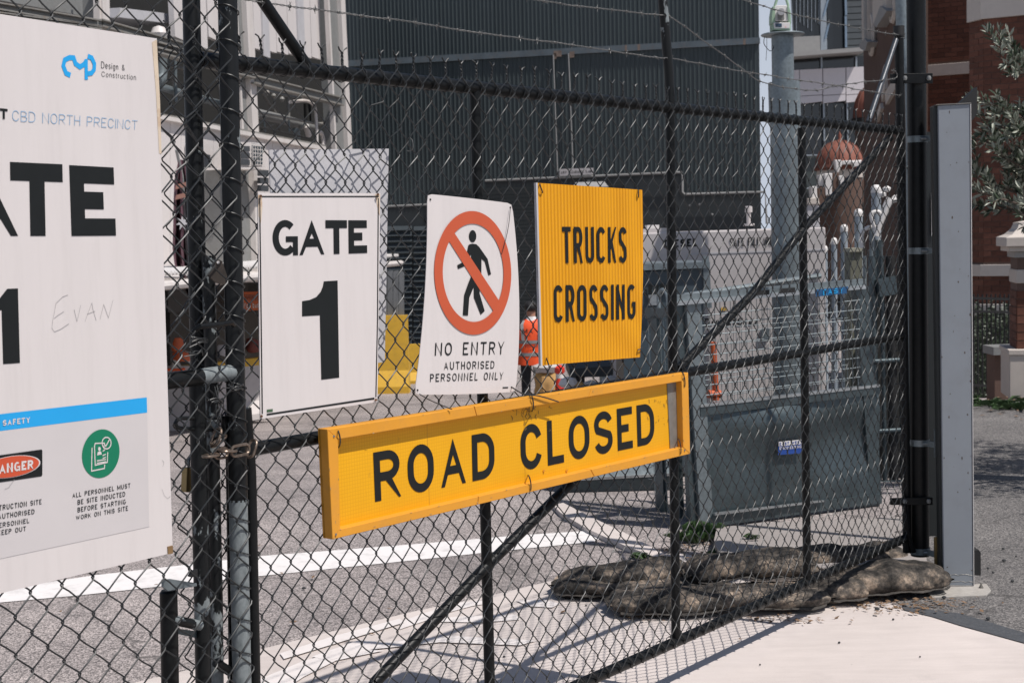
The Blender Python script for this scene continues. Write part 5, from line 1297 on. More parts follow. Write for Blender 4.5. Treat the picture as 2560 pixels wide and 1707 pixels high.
vs_([(1935, 18), (1940, 14), (1966, 14), (1972, 20), (1971, 54), (1936, 54)], 'white', 'telescope_housing', .01, .10)
MB().tube([P(1953, 30, Yv-.16), P(1953, 30, Yv-.02)], .028, 16).build('telescope', 'white', ts, True)
vs_([(1945, 24), (1961, 24), (1961, 50), (1945, 50)], 'steelgrey', 'telescope_face', -.015, .02)
vs_([(1947, 26), (1959, 26), (1959, 38), (1947, 38)], 'blackflat', 'lens_recess', -.022, .02)
MB().tube([P(1937, 16, Yv-.03), P(1943, -4, Yv-.03), P(1948, -9, Yv-.03), P(1960, -9, Yv-.03), P(1965, -4, Yv-.03), P(1971, 16, Yv-.03)], .011, 10).build('carry_handle', 'survey_green', ts, True)
MB().lathe(P(1954, 86, Yv-.02), [(.05, 0), (.05, .02), (.035, .025), (.035, .045)], 16).build('tribrach', mat('dark green tribrach', (.06, .10, .07), .5), ts, True)
# ================================================================== DARK CLAD WAREHOUSE (end of the street)
wr = P(1905, 470, 42.0); dW = Vector((-.962, .272, 0)); WP = VPl((wr.x, wr.y), (dW.x, dW.y))
def wpt(x, y, off=0.0): return WP.pt(x, y, off)
wh = thing('warehouse', 'tall dark grey ribbed steel warehouse at the end of the street behind the signs', 'warehouse', (wpt(1400, 600).x, wpt(1400, 600).y, -2))
top_z = 17.0
def strip_panels(xa, xb, zfun_top, zfun_bot, n, name, pitch=.135, m='clad', off=0.0):
    # ribbed sheets between two upright lines given by their photo position at two heights
    u0 = xa; u1 = xb; W = (u1-u0)/n
    for i in range(n):
        a = u0+W*i; b = a+W-.006; mb = MB(); k = max(2, int(round((b-a)/pitch)))
        f = []
        for r in range(k):
            s0 = a+(b-a)*r/k; w_ = (b-a)/k
            f += [(s0, 0), (s0+w_*.62, 0), (s0+w_*.72, .018), (s0+w_*.90, .018), (s0+w_, 0)] if r == k-1 else [(s0, 0), (s0+w_*.62, 0), (s0+w_*.72, .018), (s0+w_*.90, .018)]
        zt, zb_ = zfun_top((a+b)/2), zfun_bot((a+b)/2)
        N = len(f); vs = [WP.at(s, zt, off+h) for s, h in f]+[WP.at(s, zb_, off+h) for s, h in f]
        mb.add(vs, [(q, q+N, q+N+1, q+1) for q in range(N-1)]); mb.build(name, m, wh)
uR = WP.sz(1898, 300)[0]; uL = WP.sz(850, 300)[0]      # u grows to the left
def zline(x1, y1, x2, y2):
    a = WP.sz(x1, y1); b = WP.sz(x2, y2)
    return lambda u: a[1]+(b[1]-a[1])*(u-a[0])/(b[0]-a[0])
zb_top = zline(1000, 146, 1895, 96); zb_bot = zline(1000, 160, 1895, 110)
if uR > uL: uL, uR = uR, uL
nP = 16
strip_panels(uR, uL+1.0, lambda u: top_z, lambda u: zb_top(u), nP, 'cladding_panel')
zg = zline(1213, 452, 1703, 431); zg2 = zline(1705, 486, 1913, 480); zg3 = zline(960, 516, 1213, 510)
u1213 = WP.sz(1213, 450)[0]; u1703 = WP.sz(1704, 431)[0]
strip_panels(u1213, uL+1.0, lambda u: zb_bot(u), lambda u: zg3(u), 6, 'cladding_panel')
strip_panels(u1703, u1213-.005, lambda u: zb_bot(u), lambda u: zg(u), 9, 'cladding_panel')
strip_panels(uR, u1703-.005, lambda u: zb_bot(u), lambda u: zg2(u), 3, 'cladding_panel')
MB().hexa([WP.at(uR-.05, zb_top(uR)+.01, .09), WP.at(uR-.05, zb_bot(uR)-.01, .09), WP.at(uL+1, zb_bot(uL+1)-.01, .09), WP.at(uL+1, zb_top(uL+1)+.01, .09)], [WP.at(uR-.05, zb_top(uR)+.01, 0), WP.at(uR-.05, zb_bot(uR)-.01, 0), WP.at(uL+1, zb_bot(uL+1)-.01, 0), WP.at(uL+1, zb_top(uL+1)+.01, 0)]).build('flashing_band', 'flash', wh)
# solid body of the building
bb0 = WP.at(uR-.02, -2.3, -.02); bb1 = WP.at(uL+1.5, -2.3, -.02)
_bk = Vector((.10, .99, 0))*14
MB().slab([bb0, bb1, bb1+_bk, bb0+_bk], (0, 0, top_z+2.2)).build('wall', 'clad2', wh)
# gutter pipes
def gut(pts, r=.035): MB().tube([wpt(x, y, .12) for x, y in pts], r, 8).build('gutter', 'gutter', wh, True)
gut([(1213, 452), (1660, 433), (1703, 431), (1706, 440), (1706, 480), (1712, 486), (1913, 480), (1917, 560)]); gut([(955, 517), (1067, 512), (1213, 508)])
gut([(1383, 138), (1394, 436)], .02); gut([(1421, 134), (1433, 434)], .02)
st_ = MB()
for x_, y_, w_ in ((1383, 134, 8), (1424, 130, 12), (1562, 114, 5), (1594, 112, 6), (1858, 98, 6), (1384, 128, 20)): st_.slab([wpt(x_, y_, .093), wpt(x_+w_, y_-1, .093), wpt(x_+w_, y_+14, .093), wpt(x_, y_+15, .093)], WP.n*-.002)
st_.build('rust_stain', mat('rusty run off', (.20, .15, .12), .8, var=.4), wh, kind='stuff')
# roller door with slats
ya, yb = WP.sz(1240, 470)[1], WP.sz(1240, 880)[1]
ud0, ud1 = WP.sz(1560, 600)[0], WP.sz(1075, 600)[0]
nS = 44
slat = None
for i in range(nS):
    z1_ = ya-(ya-yb)*i/nS; z0_ = ya-(ya-yb)*(i+1)/nS
    if slat is None:
        mb = MB(); mb.slab([WP.at(ud0, z1_-.004, .05), WP.at(ud0, z0_+.006, .02), WP.at(ud1, z0_+.006, .02), WP.at(ud1, z1_-.004, .05)], WP.n*-.03); slat = mb.build('door_slat', 'clad', wh); zz = z1_
    else:
        c_ = slat.copy(); C.objects.link(c_); c_.location = slat.location+Vector((0, 0, z1_-zz)); c_.parent = wh
MB().hexa([wpt(1560, 452, .12), wpt(1560, 890, .12), wpt(1585, 890, .12), wpt(1585, 450, .12)], [wpt(1560, 452, 0), wpt(1560, 890, 0), wpt(1585, 890, 0), wpt(1585, 450, 0)]).build('door_jamb', 'clad2', wh)
# louvred doors on the left
for k_, (xa, xb) in enumerate(((955, 1030), (1034, 1115))):
    for i in range(24):
        y0 = 566+i*14.2
        MB().slab([wpt(xa, y0, .15), wpt(xb, y0-1.5, .15), wpt(xb, y0+9, .26), wpt(xa, y0+10.5, .26)], WP.n*-.02).build('louvre_blade', mat('louvre', (.05, .06, .066), .35) if i == 0 and k_ == 0 else bpy.data.materials['louvre'], wh)
# low clearance board
lc = thing('clearance_sign', 'small pale board reading LOW CLEARANCE 5.4M above the warehouse door', 'sign', wpt(1441, 440, .16))
MB().slab([wpt(1399, 423, .2), wpt(1483, 420, .2), wpt(1483, 436, .2), wpt(1399, 440, .2)], WP.n*-.03).build('panel', 'sign_grey', lc)
T(lc, WP, 'LOW CLEARANCE 5.4M', ((1403, 428), (1479, 425), (1479, 432), (1403, 435)), .205, t=.16)
fl_ = thing('floodlight', 'wide pale floodlight hood under the LOW CLEARANCE board', 'floodlight', wpt(1474, 460, .3))
MB().slab([wpt(1440, 456, .5), wpt(1508, 454, .5), wpt(1518, 467, .8), wpt(1430, 469, .8)], WP.n*-.2).build('hood', mat('hood grey', (.30, .30, .30), .5), fl_)
MB().slab([wpt(1468, 450, .4), wpt(1476, 450, .4), wpt(1476, 458, .5), wpt(1468, 458, .5)], WP.n*-.1).build('bracket', 'clad2', fl_)
for x_, y_ in ((1749, 511), (1780, 536), (1725, 514)):
    MB().lathe(wpt(x_, y_, .08), [(.03, -.03), (.04, 0), (.03, .03)], 8).build('wall_light', 'gutter', wh, True)

# ================================================================== LEFT PLANT STRUCTURE
LPn = VPl((-9.6+.16*24, 24), (.16, 1.0))
def ls(x, y, off=0.0): return LPn.pt(x, y, off)
pb = thing('plant_building', 'pale steel framed plant with white upper cladding and rusty beams, upper left', 'industrial building', (ls(600, 700).x, ls(600, 700).y, -1.4))
def lslab(pts, dep, m, name, off=0.0, par=pb): return MB().slab([ls(x, y, off) for x, y in pts], LPn.n*-dep).build(name, m, par)
# cladding sheets with seams and pale/grey bands
xs_ = [380, 440, 497, 545, 592]
lslab([(-60, -60), (250, -60), (256, 50), (-60, -10)], .1, 'steelgrey', 'cladding_panel', -.6)
for x0, x1 in ((430, 512), (514, 590)): lslab([(x0, -60), (x1, -60), (x1+8, 128), (x0+8, 92)], .1, 'creamsheet', 'cladding_panel', -.3)
ed = [630, 658, 686, 715, 744, 773, 797]
for a_, b_ in zip(ed, ed[1:]): lslab([(a_, -60), (b_-1.2, -60), (b_+7-1.2, 125+(b_-630)*.15), (a_+7, 121+(a_-630)*.15)], .1, 'creamsheet', 'cladding_panel', -.25)
for a_ in (652, 740): lslab([(a_, -60), (a_+16, -60), (a_+24, 146), (a_+8, 140)], .05, 'sign_back', 'cladding_rib', -.21)
# columns
def column(x0, y0, x1, y1, wf, ww):
    lslab([(x0-ww, y0), (x0, y0), (x1, y1), (x1-ww, y1)], .3, 'steelgrey', 'column_web', -.05)
    lslab([(x0, y0), (x0+wf, y0), (x1+wf-1, y1), (x1, y1)], .12, 'cream', 'column_flange', .05)
    lslab([(x0-ww-4, y0), (x0-ww, y0), (x1-ww, y1), (x1-ww-4, y1)], .1, 'cream', 'column_flange', .02)
column(612, -60, 636, 400, 16, 22); column(850, -40, 871, 380, 11, 28)
column(255, -60, 258, 70, 18, 4)
# beams with rusty top edges
for (x0, y0, x1, y1, th) in ((-60, -2, 255, 52, 14), (258, 50, 460, 108, 14), (458, 107, 640, 160, 14), (640, 190, 862, 246, 16), (-60, 24, 255, 66, 6), (397, 120, 640, 184, 10)):
    lslab([(x0, y0), (x1, y1), (x1, y1+th), (x0, y0+th)], .12, 'steelgrey', 'beam', .08)
    lslab([(x0, y0-2.5), (x1, y1-2.5), (x1, y1+1), (x0, y0+1)], .2, 'rustbeam', 'beam_flange', .16)
    lslab([(x0, y0+th-1), (x1, y1+th-1), (x1, y1+th+3), (x0, y0+th+3)], .2, 'rustbeam', 'beam_flange', .16)
# dark plant deck behind, its back wall painted near black for shade
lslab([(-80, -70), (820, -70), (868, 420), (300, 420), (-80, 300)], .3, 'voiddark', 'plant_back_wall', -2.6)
lslab([(360, 88), (500, 118), (500, 140), (360, 112)], .5, 'steelgrey', 'walkway', -.4)
lslab([(300, 20), (430, 36), (430, 60), (300, 44)], 1.2, 'sign_back', 'walkway', -.5)
for (x0, y0, x1, y1) in ((640, 222, 700, 236), (655, 232, 690, 285), (700, 238, 862, 262), (720, 243, 722, 300), (795, 310, 868, 306), (826, 282, 868, 302), (828, 255, 834, 372), (430, 178, 436, 250), (398, 160, 470, 176), (545, 200, 552, 245)):
    MB().tube([ls(x0, y0, -.9), ls(x1, y1, -.9)], .035, 8).build('strut', 'rustbeam', pb, True)
pw = thing('plant_pipework', 'silver and white process pipes with an inverted U bend on the plant deck', 'pipework', ls(760, 330, -.4))
def lpipe(pts, r, m='cream', off=-.45, name='pipe_run'): MB().tube(bez([ls(x, y, off) for x, y in pts], 6), r, 12).build(name, m, pw, True)
lpipe([(725, 256), (741, 254), (760, 252), (778, 258), (789, 278), (793, 371)], .035, 'cream', -.2)
lpipe([(640, 284), (700, 298), (778, 318)], .11, 'steelgrey', -.6); lpipe([(640, 281), (700, 292), (800, 312)], .03, 'rustbeam', -.3)
lpipe([(397, 217), (463, 236), (546, 259)], .07, 'galv', -.5)
lpipe([(404, 130), (404, 190), (398, 200), (392, 204)], .10, 'galv', -.5)
lpipe([(438, 150), (440, 255)], .03, 'flash', -.4); lpipe([(768, 260), (770, 330)], .09, 'voiddark', -.8)
lpipe([(640, 316), (700, 330), (790, 350)], .02, 'blackflat', -.2); lpipe([(655, 325), (690, 312), (700, 330)], .015, 'blackflat', -.2)
lpipe([(796, 330), (804, 334), (808, 350), (808, 372)], .05, 'cream', -.3); lpipe([(738, 325), (744, 345)], .08, 'galv', -.5); lpipe([(765, 315), (772, 340)], .07, 'cream', -.5)
lpipe([(660, 300), (663, 330)], .02, 'galv'); lpipe([(722, 300), (723, 330)], .02, 'galv')
MB().lathe(ls(398, 84, -.3), [(.02, -.12), (.12, -.08), (.15, 0), (.10, .10), (.01, .13)], 16).build('dome_vent', 'cream', pw, True)
for x_, y_ in ((752, 318), (745, 330), (812, 300), (705, 248), (684, 240), (668, 232)): MB().lathe(ls(x_, y_, -.5), [(.03, -.06), (.06, 0), (.03, .05)], 8).build('valve', 'rustbeam', pw, True)
# white shed below
sh = thing('site_shed', 'long pale site shed with seamed wall sheets under the plant deck', 'shed', ls(520, 690, .3))
def shs(pts, dep, m, name, off=.35): return MB().slab([ls(x, y, off) for x, y in pts], LPn.n*-dep).build(name, m, sh)
ry = lambda x: 287+(x-400)*.193
xx = -60
while xx < 812:
    w_ = 27 if xx < 640 else 20
    shs([(xx, ry(xx)+6), (xx+w_-1, ry(xx+w_-1)+6), (xx+w_-1, 692), (xx, 692)], .1, 'creamsheet', 'wall_sheet'); xx += w_
shs([(-60, ry(-60)), (815, ry(815)), (815, ry(815)+10), (-60, ry(-60)+10)], .5, 'cream', 'roof_edge', .45)
shs([(-60, ry(-60)-4), (815, ry(815)-4), (815, ry(815)), (-60, ry(-60))], .2, 'rustbeam', 'roof_edge', .43)
shs([(512, 385), (526, 388), (530, 540), (516, 540)], .05, mat('dark window', (.04, .045, .055), .3), 'window', .40)
shs([(470, 362), (473, 362), (476, 690), (473, 690)], .05, 'sign_back', 'downpipe', .42)
# grey plant leg and second grille
shs([(546, 418), (640, 420), (652, 688), (560, 688)], .6, 'steelgrey', 'plant_leg', .75)
shs([(634, 415), (642, 415), (652, 690), (643, 690)], .3, 'cream', 'plant_leg', .85)
# awning
aw = thing('awning', 'white corrugated awning roof over the open bay beside the site shed', 'awning', ls(540, 700, 2))
MB().slab([ls(-60, 676, .4), ls(900, 676, .4), ls(900, 700, 3.2), ls(-60, 700, 3.2)], (0, 0, -.03)).build('roof_sheet', 'cream', aw)
fa = MB(); 
for i in range(150):
    a_ = LPn.sz(-60, 700, 3.2)[0]+i*.1; z_ = ls(500, 690, 3.2).z+.06
    fa.tube([LPn.at(a_, z_, 3.22), LPn.at(a_, z_+.02, 2.4)], .03, 6)
fa.build('corrugation', 'white', aw, True, kind='stuff')
zc_ = ls(500, 704, 3.2).z
MB().tube([LPn.at(LPn.sz(-60, 700, 3.2)[0], zc_, 3.25), LPn.at(LPn.sz(-60, 700, 3.2)[0]+15, zc_-.02, 3.25)], .05, 8).build('gutter', 'cream', aw, True)
# dark open bay with stored goods
bay = thing('open_bay', 'dark open storage bay under the white awning, back wall in shade', 'storage bay', ls(540, 900, .3))
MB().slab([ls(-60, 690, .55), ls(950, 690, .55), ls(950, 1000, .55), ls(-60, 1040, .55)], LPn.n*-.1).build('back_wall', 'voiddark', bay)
MB().slab([ls(420, 702, 1.6), ls(620, 702, 1.6), ls(620, 780, 1.6), ls(420, 780, 1.6)], LPn.n*-.08).build('hanging_panel', mat('dark panel', (.02, .022, .024), .5), bay)
MB().slab([ls(425, 780, 1.5), ls(700, 780, 1.5), ls(700, 950, 1.5), ls(425, 960, 1.5)], LPn.n*-.6).build('counter', mat('dark brown counter', (.025, .022, .018), .6), bay)
ob = thing('orange_banner', 'orange banner with white lettering for business hung in the dark bay', 'banner', ls(640, 770, 1.9))
MB().slab([ls(609, 730, 1.9), ls(700, 727, 1.9), ls(700, 772, 1.9), ls(609, 778, 1.9)], LPn.n*-.02).build('cloth', mat('burnt orange banner', (.50, .10, .02), .7), ob)
T(ob, LPn, 'for business', ((611, 757), (672, 755), (672, 768), (611, 771)), 1.91, 'white', t=.2)
wvm = MB()
for i in range(9):
    x_ = 613+i*5; wvm.tube(bez([ls(x_, 737, 1.915), ls(x_+3, 741, 1.915), ls(x_+1, 746, 1.915), ls(x_+4, 751, 1.915)], 3), .008, 4)
wvm.build('wave_pattern', 'flagstripe', ob, kind='stuff')
for i_, (x_, y_, w_, h_, m_, lb) in enumerate(((447, 860, 30, 34, 'orange_pipe', 'upper left orange wrapped bundle in the dark bay'), (455, 888, 42, 28, 'orange_pipe', 'lower left orange wrapped bundle above the traffic cone'), (520, 870, 26, 30, 'kraft', 'pale crumpled bundle between the two gate stiles'), (556, 876, 30, 26, 'sign_back', 'grey wrapped bundle behind the left stile'), (632, 862, 40, 34, mat('dark red goods', (.16, .04, .03), .6, var=.4), 'dark red bundle below the orange banner'), (474, 895, 14, 24, 'kraft', 'small white bundle right of the cone'))):
    c = ls(x_, y_+h_/2, 2.2); r_ = w_/2/FPX*c.y; hh = h_/FPX*c.y
    mb = MB(); mb.lathe(c, [(r_*.8, 0), (r_, hh*.2), (r_*.95, hh*.6), (r_*.6, hh*.92), (r_*.1, hh)], 12, 1, .7)
    mb.v = [tuple(Vector(v)+noise.noise_vector(Vector(v)*6)*.05) for v in mb.v]
    o = mb.build('wrapped_bundle', m_, None, True); tag(o, lb, 'bundle')
# AC unit
ac = thing('air_conditioner', 'white boxed air conditioner with a blue grey grille on the steel column', 'air conditioner', ls(634, 416, 1.2))
A_ = lambda x, y: ls(x, y, 1.2)
MB().slab([A_(601, 355), A_(630, 358), A_(630, 416), A_(601, 417)], LPn.n*-.4).build('casing', 'cream', ac)
MB().slab([A_(630, 358), A_(664, 362), A_(664, 417), A_(630, 416)], LPn.n*-.4).build('casing', 'cream', ac)
MB().slab([A_(629, 356), A_(663, 360), A_(663, 364), A_(629, 360)], LPn.n*-.5).build('casing_lid', 'white', ac)
for i in range(3): MB().slab([ls(604, 365+i*17, 1.22), ls(625, 366+i*17, 1.22), ls(625, 379+i*17, 1.22), ls(604, 379+i*17, 1.22)], LPn.n*-.02).build('louvre_opening', mat('dark louvre', (.05, .055, .06), .5) if i == 0 else bpy.data.materials['dark louvre'], ac)
MB().slab([ls(632, 363, 1.22), ls(657, 366, 1.22), ls(657, 412, 1.22), ls(632, 411, 1.22)], LPn.n*-.02).build('fan_grille', 'acgrille', ac)
gr_ = MB()
for i in range(5): gr_.tube([ls(632+i*6.2, 363, 1.24), ls(632+i*6.2, 412, 1.24)], .006, 4)
for i in range(6): gr_.tube([ls(632, 364+i*9.5, 1.24), ls(657, 366+i*9.5, 1.24)], .006, 4)
gr_.build('grille_bars', 'cream', ac, kind='stuff')
MB().slab([A_(598, 417), A_(674, 419), A_(674, 425), A_(598, 423)], LPn.n*-.6).build('shelf', 'cream', ac)
ac2 = thing('wall_vent', 'small louvred wall vent just above the top left corner of the GATE 1 sign', 'vent', ls(662, 480, 1.0))
for i in range(3): MB().slab([ls(650, 425+i*19, 1.0), ls(672, 426+i*19, 1.0), ls(672, 441+i*19, 1.0), ls(650, 440+i*19, 1.0)], LPn.n*-.05).build('louvre_opening', bpy.data.materials['dark louvre'], ac2)
# flag
fg = thing('flag', 'drooping purple maroon flag with pale stars and faded orange stripes', 'flag', ls(460, 700, 2.6))
MB().tube([ls(441, 375, 2.6), ls(455, 440, 2.6), ls(480, 790, 2.6)], .02, 8).build('flagpole', 'gutter', fg, True)
fm = MB(); rows = [(446, 462, 400), (436, 478, 450), (434, 482, 500), (433, 488, 560), (431, 490, 620), (436, 492, 660), (448, 493, 690), (470, 494, 740), (484, 494, 762)]
vs = []; nx = 14
for j, (a_, b_, y_) in enumerate(rows):
    for i in range(nx+1): vs.append(ls(a_+(b_-a_)*i/nx, y_, 2.6+.07*math.sin(i*1.3+j*.35)*min(1, j/2)))
fm.add(vs, [(j*(nx+1)+i, (j+1)*(nx+1)+i, (j+1)*(nx+1)+i+1, j*(nx+1)+i+1) for j in range(len(rows)-1) for i in range(nx)]); fm.build('flag_cloth', 'flag', fg, True)
for (cx, cy, r_) in ((456, 557, 20), (466, 686, 7)):
    pts = []
    for k in range(14):
        rr = r_ if k % 2 == 0 else r_*.42; a = 2*math.pi*k/14+.2; pts.append(ls(cx+rr*.85*math.cos(a), cy+rr*math.sin(a), 2.69))
    MB().add(pts, [tuple(range(14))]).build('star', 'sign_back', fg)
for y_ in (452, 478): MB().add([ls(440, y_+10, 2.69), ls(478, y_, 2.69), ls(480, y_+11, 2.69), ls(438, y_+22, 2.69)], [(0, 1, 2, 3)]).build('flag_stripe', 'flagstripe', fg)

# ================================================================== BARRIERS, CONE
def jersey(name, label, x0, x1, top, bot, Y, m, cat='barrier', group='roadside barriers', toppaint=None, depth=.5, bdep=0):
    a = P(x0, bot, Y); b = P(x1, bot, Y+bdep); zt = P((x0+x1)/2, top, Y).z; zb_ = ground_z(Y)-.02; u = (b-a); u.z = 0; v = Vector((-u.y, u.x, 0)).normalized()
    prof = [(0, 0), (0, .10), (.14, .3), (.19, 1.0), (.31, 1.0), (.36, .3), (.5, .10), (.5, 0)]
    root = thing(name, label, cat, (a.x+u.x/2, a.y+u.y/2, zb_), group)
    H = zt-zb_
    def sec(p): return [Vector((p.x, p.y, zb_))+v*q*depth/.5+Vector((0, 0, H*h)) for q, h in prof]
    MB().hexa(sec(a), sec(Vector((b.x, b.y, 0)))).build('barrier_body', m, root)
    if toppaint: MB().slab([sec(a)[3]+Vector((0, 0, -.1))-v*.01, sec(b)[3]+Vector((0, 0, -.1))-v*.01, sec(b)[3]+Vector((0, 0, .008))-v*.01, sec(a)[3]+Vector((0, 0, .008))-v*.01], v*.16).build('top_stripe', toppaint, root)
    return root
Ybr = 19.6
jersey('concrete_barrier', 'white concrete barrier with a traffic cone standing on it behind the left gate leaf', -100, 478, 925, 1085, Ybr, 'barrier')
jersey('concrete_barrier', 'white concrete barrier with yellow painted top, left of the GATE 1 sign foot', 486, 690, 915, 1056, Ybr+.6, 'barrier', toppaint='yellow', bdep=1.2)
jersey('yellow_barrier', 'chipped yellow barrier with flared foot between the GATE 1 and NO ENTRY signs', 940, 1022, 790, 966, 27.5, 'yellow')
jersey('yellow_barrier', 'far orange yellow barrier section behind the flared yellow barrier', 1012, 1075, 862, 920, 30.5, 'yellow')
hd = thing('hoarding_post', 'weathered blue grey timber panel standing on the chipped yellow barrier', 'timber panel', P(985, 790, 27.8))
for i in range(4):
    x0 = 955+i*14; MB().slab([P(x0, 678, 27.8), P(x0+13, 676, 27.8), P(x0+13, 796, 27.8), P(x0, 798, 27.8)], (0, .05, 0)).build('board', 'timber', hd)
cn = thing('traffic_cone', 'traffic cone with orange tip and grimy pale band on the white barrier', 'traffic cone', P(438, 925, Ybr+.2))
ct = P(438, 882, Ybr+.2); cbz = P(438, 925, Ybr+.2).z; hc = ct.z-cbz
MB().lathe(Vector((ct.x, ct.y, cbz)), [(.095, .02), (.03, hc*.62)], 20).build('cone_band', 'conewhite', cn, True)
MB().lathe(Vector((ct.x, ct.y, cbz)), [(.032, hc*.60), (.018, hc*.97), (.012, hc)], 20).build('cone_tip', 'brightorange', cn, True)
bevel(MB().box(Vector((ct.x, ct.y, cbz+.015)), .27, .27, .03).build('cone_base', 'brightorange', cn), .01)
# things on the ground near the worker
yk = thing('bulk_sack', 'tan bulk sack on the ground just right of the worker', 'sack', P(1368, 1010, 20.5))
cc = P(1368, 930, 20.5); gz = ground_z(20.5)
mb = MB(); mb.lathe(Vector((cc.x, cc.y, gz)), [(.21, 0), (.25, .1), (.26, .2), (.25, .3), (.24, .4), (.235, .5), (.22, .6), (.15, .68), (.03, .70)], 28, .85, .8); mb.v = [tuple(Vector(v)+noise.noise_vector(Vector(v)*7)*.05+noise.noise_vector(Vector(v)*16)*.025) for v in mb.v]
mb.build('sack_body', 'sack', yk, True)
mb = MB(); mb.lathe(Vector((cc.x, cc.y, gz+.68)), [(.18, 0), (.20, .08), (.10, .14), (.02, .15)], 14); mb.v = [tuple(Vector(v)+noise.noise_vector(Vector(v)*9)*.03) for v in mb.v]; mb.build('sack_liner', 'kraft', yk, True)
rb_ = thing('traffic_bollard', 'glossy red orange plastic bollard beside the tan bulk sack', 'bollard', P(1399, 990, 20.0))
cc = P(1399, 912, 20.0); gz = ground_z(20.0); Hh = cc.z-gz
MB().lathe(Vector((cc.x, cc.y, gz)), [(.16, 0), (.16, .05), (.075, .07), (.07, Hh*.72), (.055, Hh*.76), (.055, Hh*.84), (.075, Hh*.88), (.07, Hh*.95), (.02, Hh)], 18).build('bollard_body', 'redpl', rb_, True)
MB().lathe(Vector((cc.x, cc.y, gz+Hh*.76)), [(.058, 0), (.058, Hh*.08)], 18).build('reflective_band', 'white', rb_, True)

# ================================================================== WORKER
Yw = 21.8; gzw = P(1322, 1040, Yw).z; wx = P(1330, 900, Yw).x
pr = thing('person', 'person seen from behind in an orange high visibility vest and black trousers walking away', 'person', (wx, Yw, gzw))
def skin(name, verts, edges, radii, m, sub=2):
    me = bpy.data.meshes.new(name); me.from_pydata([Vector(v) for v in verts], edges, []); me.materials.append(M[m])
    ob = bpy.data.objects.new(name, me); C.objects.link(ob); ob.parent = pr
    md = ob.modifiers.new('skin', 'SKIN'); md.use_smooth_shade = True
    if not me.skin_vertices: bpy.context.view_layer.objects.active = ob; 
    for i, r in enumerate(radii):
        sv = me.skin_vertices[0].data[i]; sv.radius = r if hasattr(r, '__len__') else (r, r); sv.use_root = (i == 0)
    s2 = ob.modifiers.new('sub', 'SUBSURF'); s2.levels = sub; s2.render_levels = sub
    return ob
V = [(0, 0, .93), (0, 0, 1.10), (0, .0, 1.28), (0, 0, 1.42), (0, .0, 1.49), (0, .015, 1.57), (0, .02, 1.68), (0, .01, 1.75),
     (-.09, 0, .88), (-.10, .02, .50), (-.10, -.03, .10), (-.10, .06, .03), (-.10, .15, .02),
     (.09, 0, .88), (.11, .10, .50), (.12, .06, .12), (.12, .14, .04), (.12, .23, .03),
     (-.17, 0, 1.42), (-.23, -.02, 1.15), (-.25, .06, .92), (-.25, .09, .83),
     (.17, 0, 1.42), (.23, -.02, 1.15), (.25, .05, .92), (.25, .08, .83)]
Eg = [(0, 1), (1, 2), (2, 3), (3, 4), (4, 5), (5, 6), (6, 7), (0, 8), (8, 9), (9, 10), (10, 11), (11, 12), (0, 13), (13, 14), (14, 15), (15, 16), (16, 17), (3, 18), (18, 19), (19, 20), (20, 21), (3, 22), (22, 23), (23, 24), (24, 25)]
Rr = [(.13, .10), (.13, .10), (.15, .11), (.12, .09), (.055, .055), (.07, .08), (.085, .10), (.05, .06), (.085, .085), (.06, .06), (.042, .042), (.045, .04), (.03, .025), (.085, .085), (.06, .06), (.042, .042), (.045, .04), (.03, .025), (.055, .055), (.042, .042), (.032, .032), (.022, .03), (.055, .055), (.042, .042), (.032, .032), (.022, .03)]
skin('body', V, Eg, Rr, 'skin')
tv = [(0, 0, .98), (-.09, 0, .86), (-.10, .02, .50), (-.10, -.02, .12), (.09, 0, .86), (.11, .10, .50), (.12, .07, .14), (0, 0, 1.06)]
skin('trousers', tv, [(0, 1), (1, 2), (2, 3), (0, 4), (4, 5), (5, 6), (0, 7)], [(.155, .12), (.10, .10), (.075, .078), (.07, .072), (.10, .10), (.075, .078), (.07, .072), (.15, .11)], 'cloth')
skin('sleeve', [(-.12, 0, 1.42), (-.18, 0, 1.41), (-.235, -.02, 1.15), (-.255, .05, .95)], [(0, 1), (1, 2), (2, 3)], [.06, .065, .052, .042], 'cloth')
skin('sleeve', [(.12, 0, 1.42), (.18, 0, 1.41), (.235, -.02, 1.15), (.255, .04, .95)], [(0, 1), (1, 2), (2, 3)], [.06, .065, .052, .042], 'cloth')
def shell(name, rows, m, n=28):
    mb = MB(); vs = []
    for (z, rx, ry_, cx) in rows:
        for k in range(n):
            a = 2*math.pi*k/n; f = 1+.02*math.sin(a*5+z*9)
            vs.append(Vector((cx+rx*f*math.copysign(abs(math.cos(a))**.8, math.cos(a)), ry_*f*math.sin(a), z)))
    L_ = len(rows); mb.add(vs, [(i*n+k, i*n+(k+1) % n, (i+1)*n+(k+1) % n, (i+1)*n+k) for i in range(L_-1) for k in range(n)])
    mb.v = [tuple(Vector(v)+Vector((wx, Yw, gzw))) for v in mb.v]; return mb.build(name, m, pr, True)
vr = [(.80, .225, .165, 0), (.95, .215, .16, 0), (1.05, .205, .155, 0), (1.2, .215, .16, 0), (1.33, .225, .155, 0), (1.42, .21, .135, 0), (1.47, .15, .10, 0), (1.50, .09, .075, 0)]
shell('vest', vr, 'hivis')
def at_r(z):
    for (a, b) in zip(vr, vr[1:]):
        if a[0] <= z <= b[0]: t = (z-a[0])/(b[0]-a[0]); return a[1]+(b[1]-a[1])*t, a[2]+(b[2]-a[2])*t
for z in (.94, 1.13):
    (r1, q1), (r2, q2) = at_r(z), at_r(z+.05); shell('reflective_tape', [(z, r1+.005, q1+.005, 0), (z+.05, r2+.005, q2+.005, 0)], 'reflect')
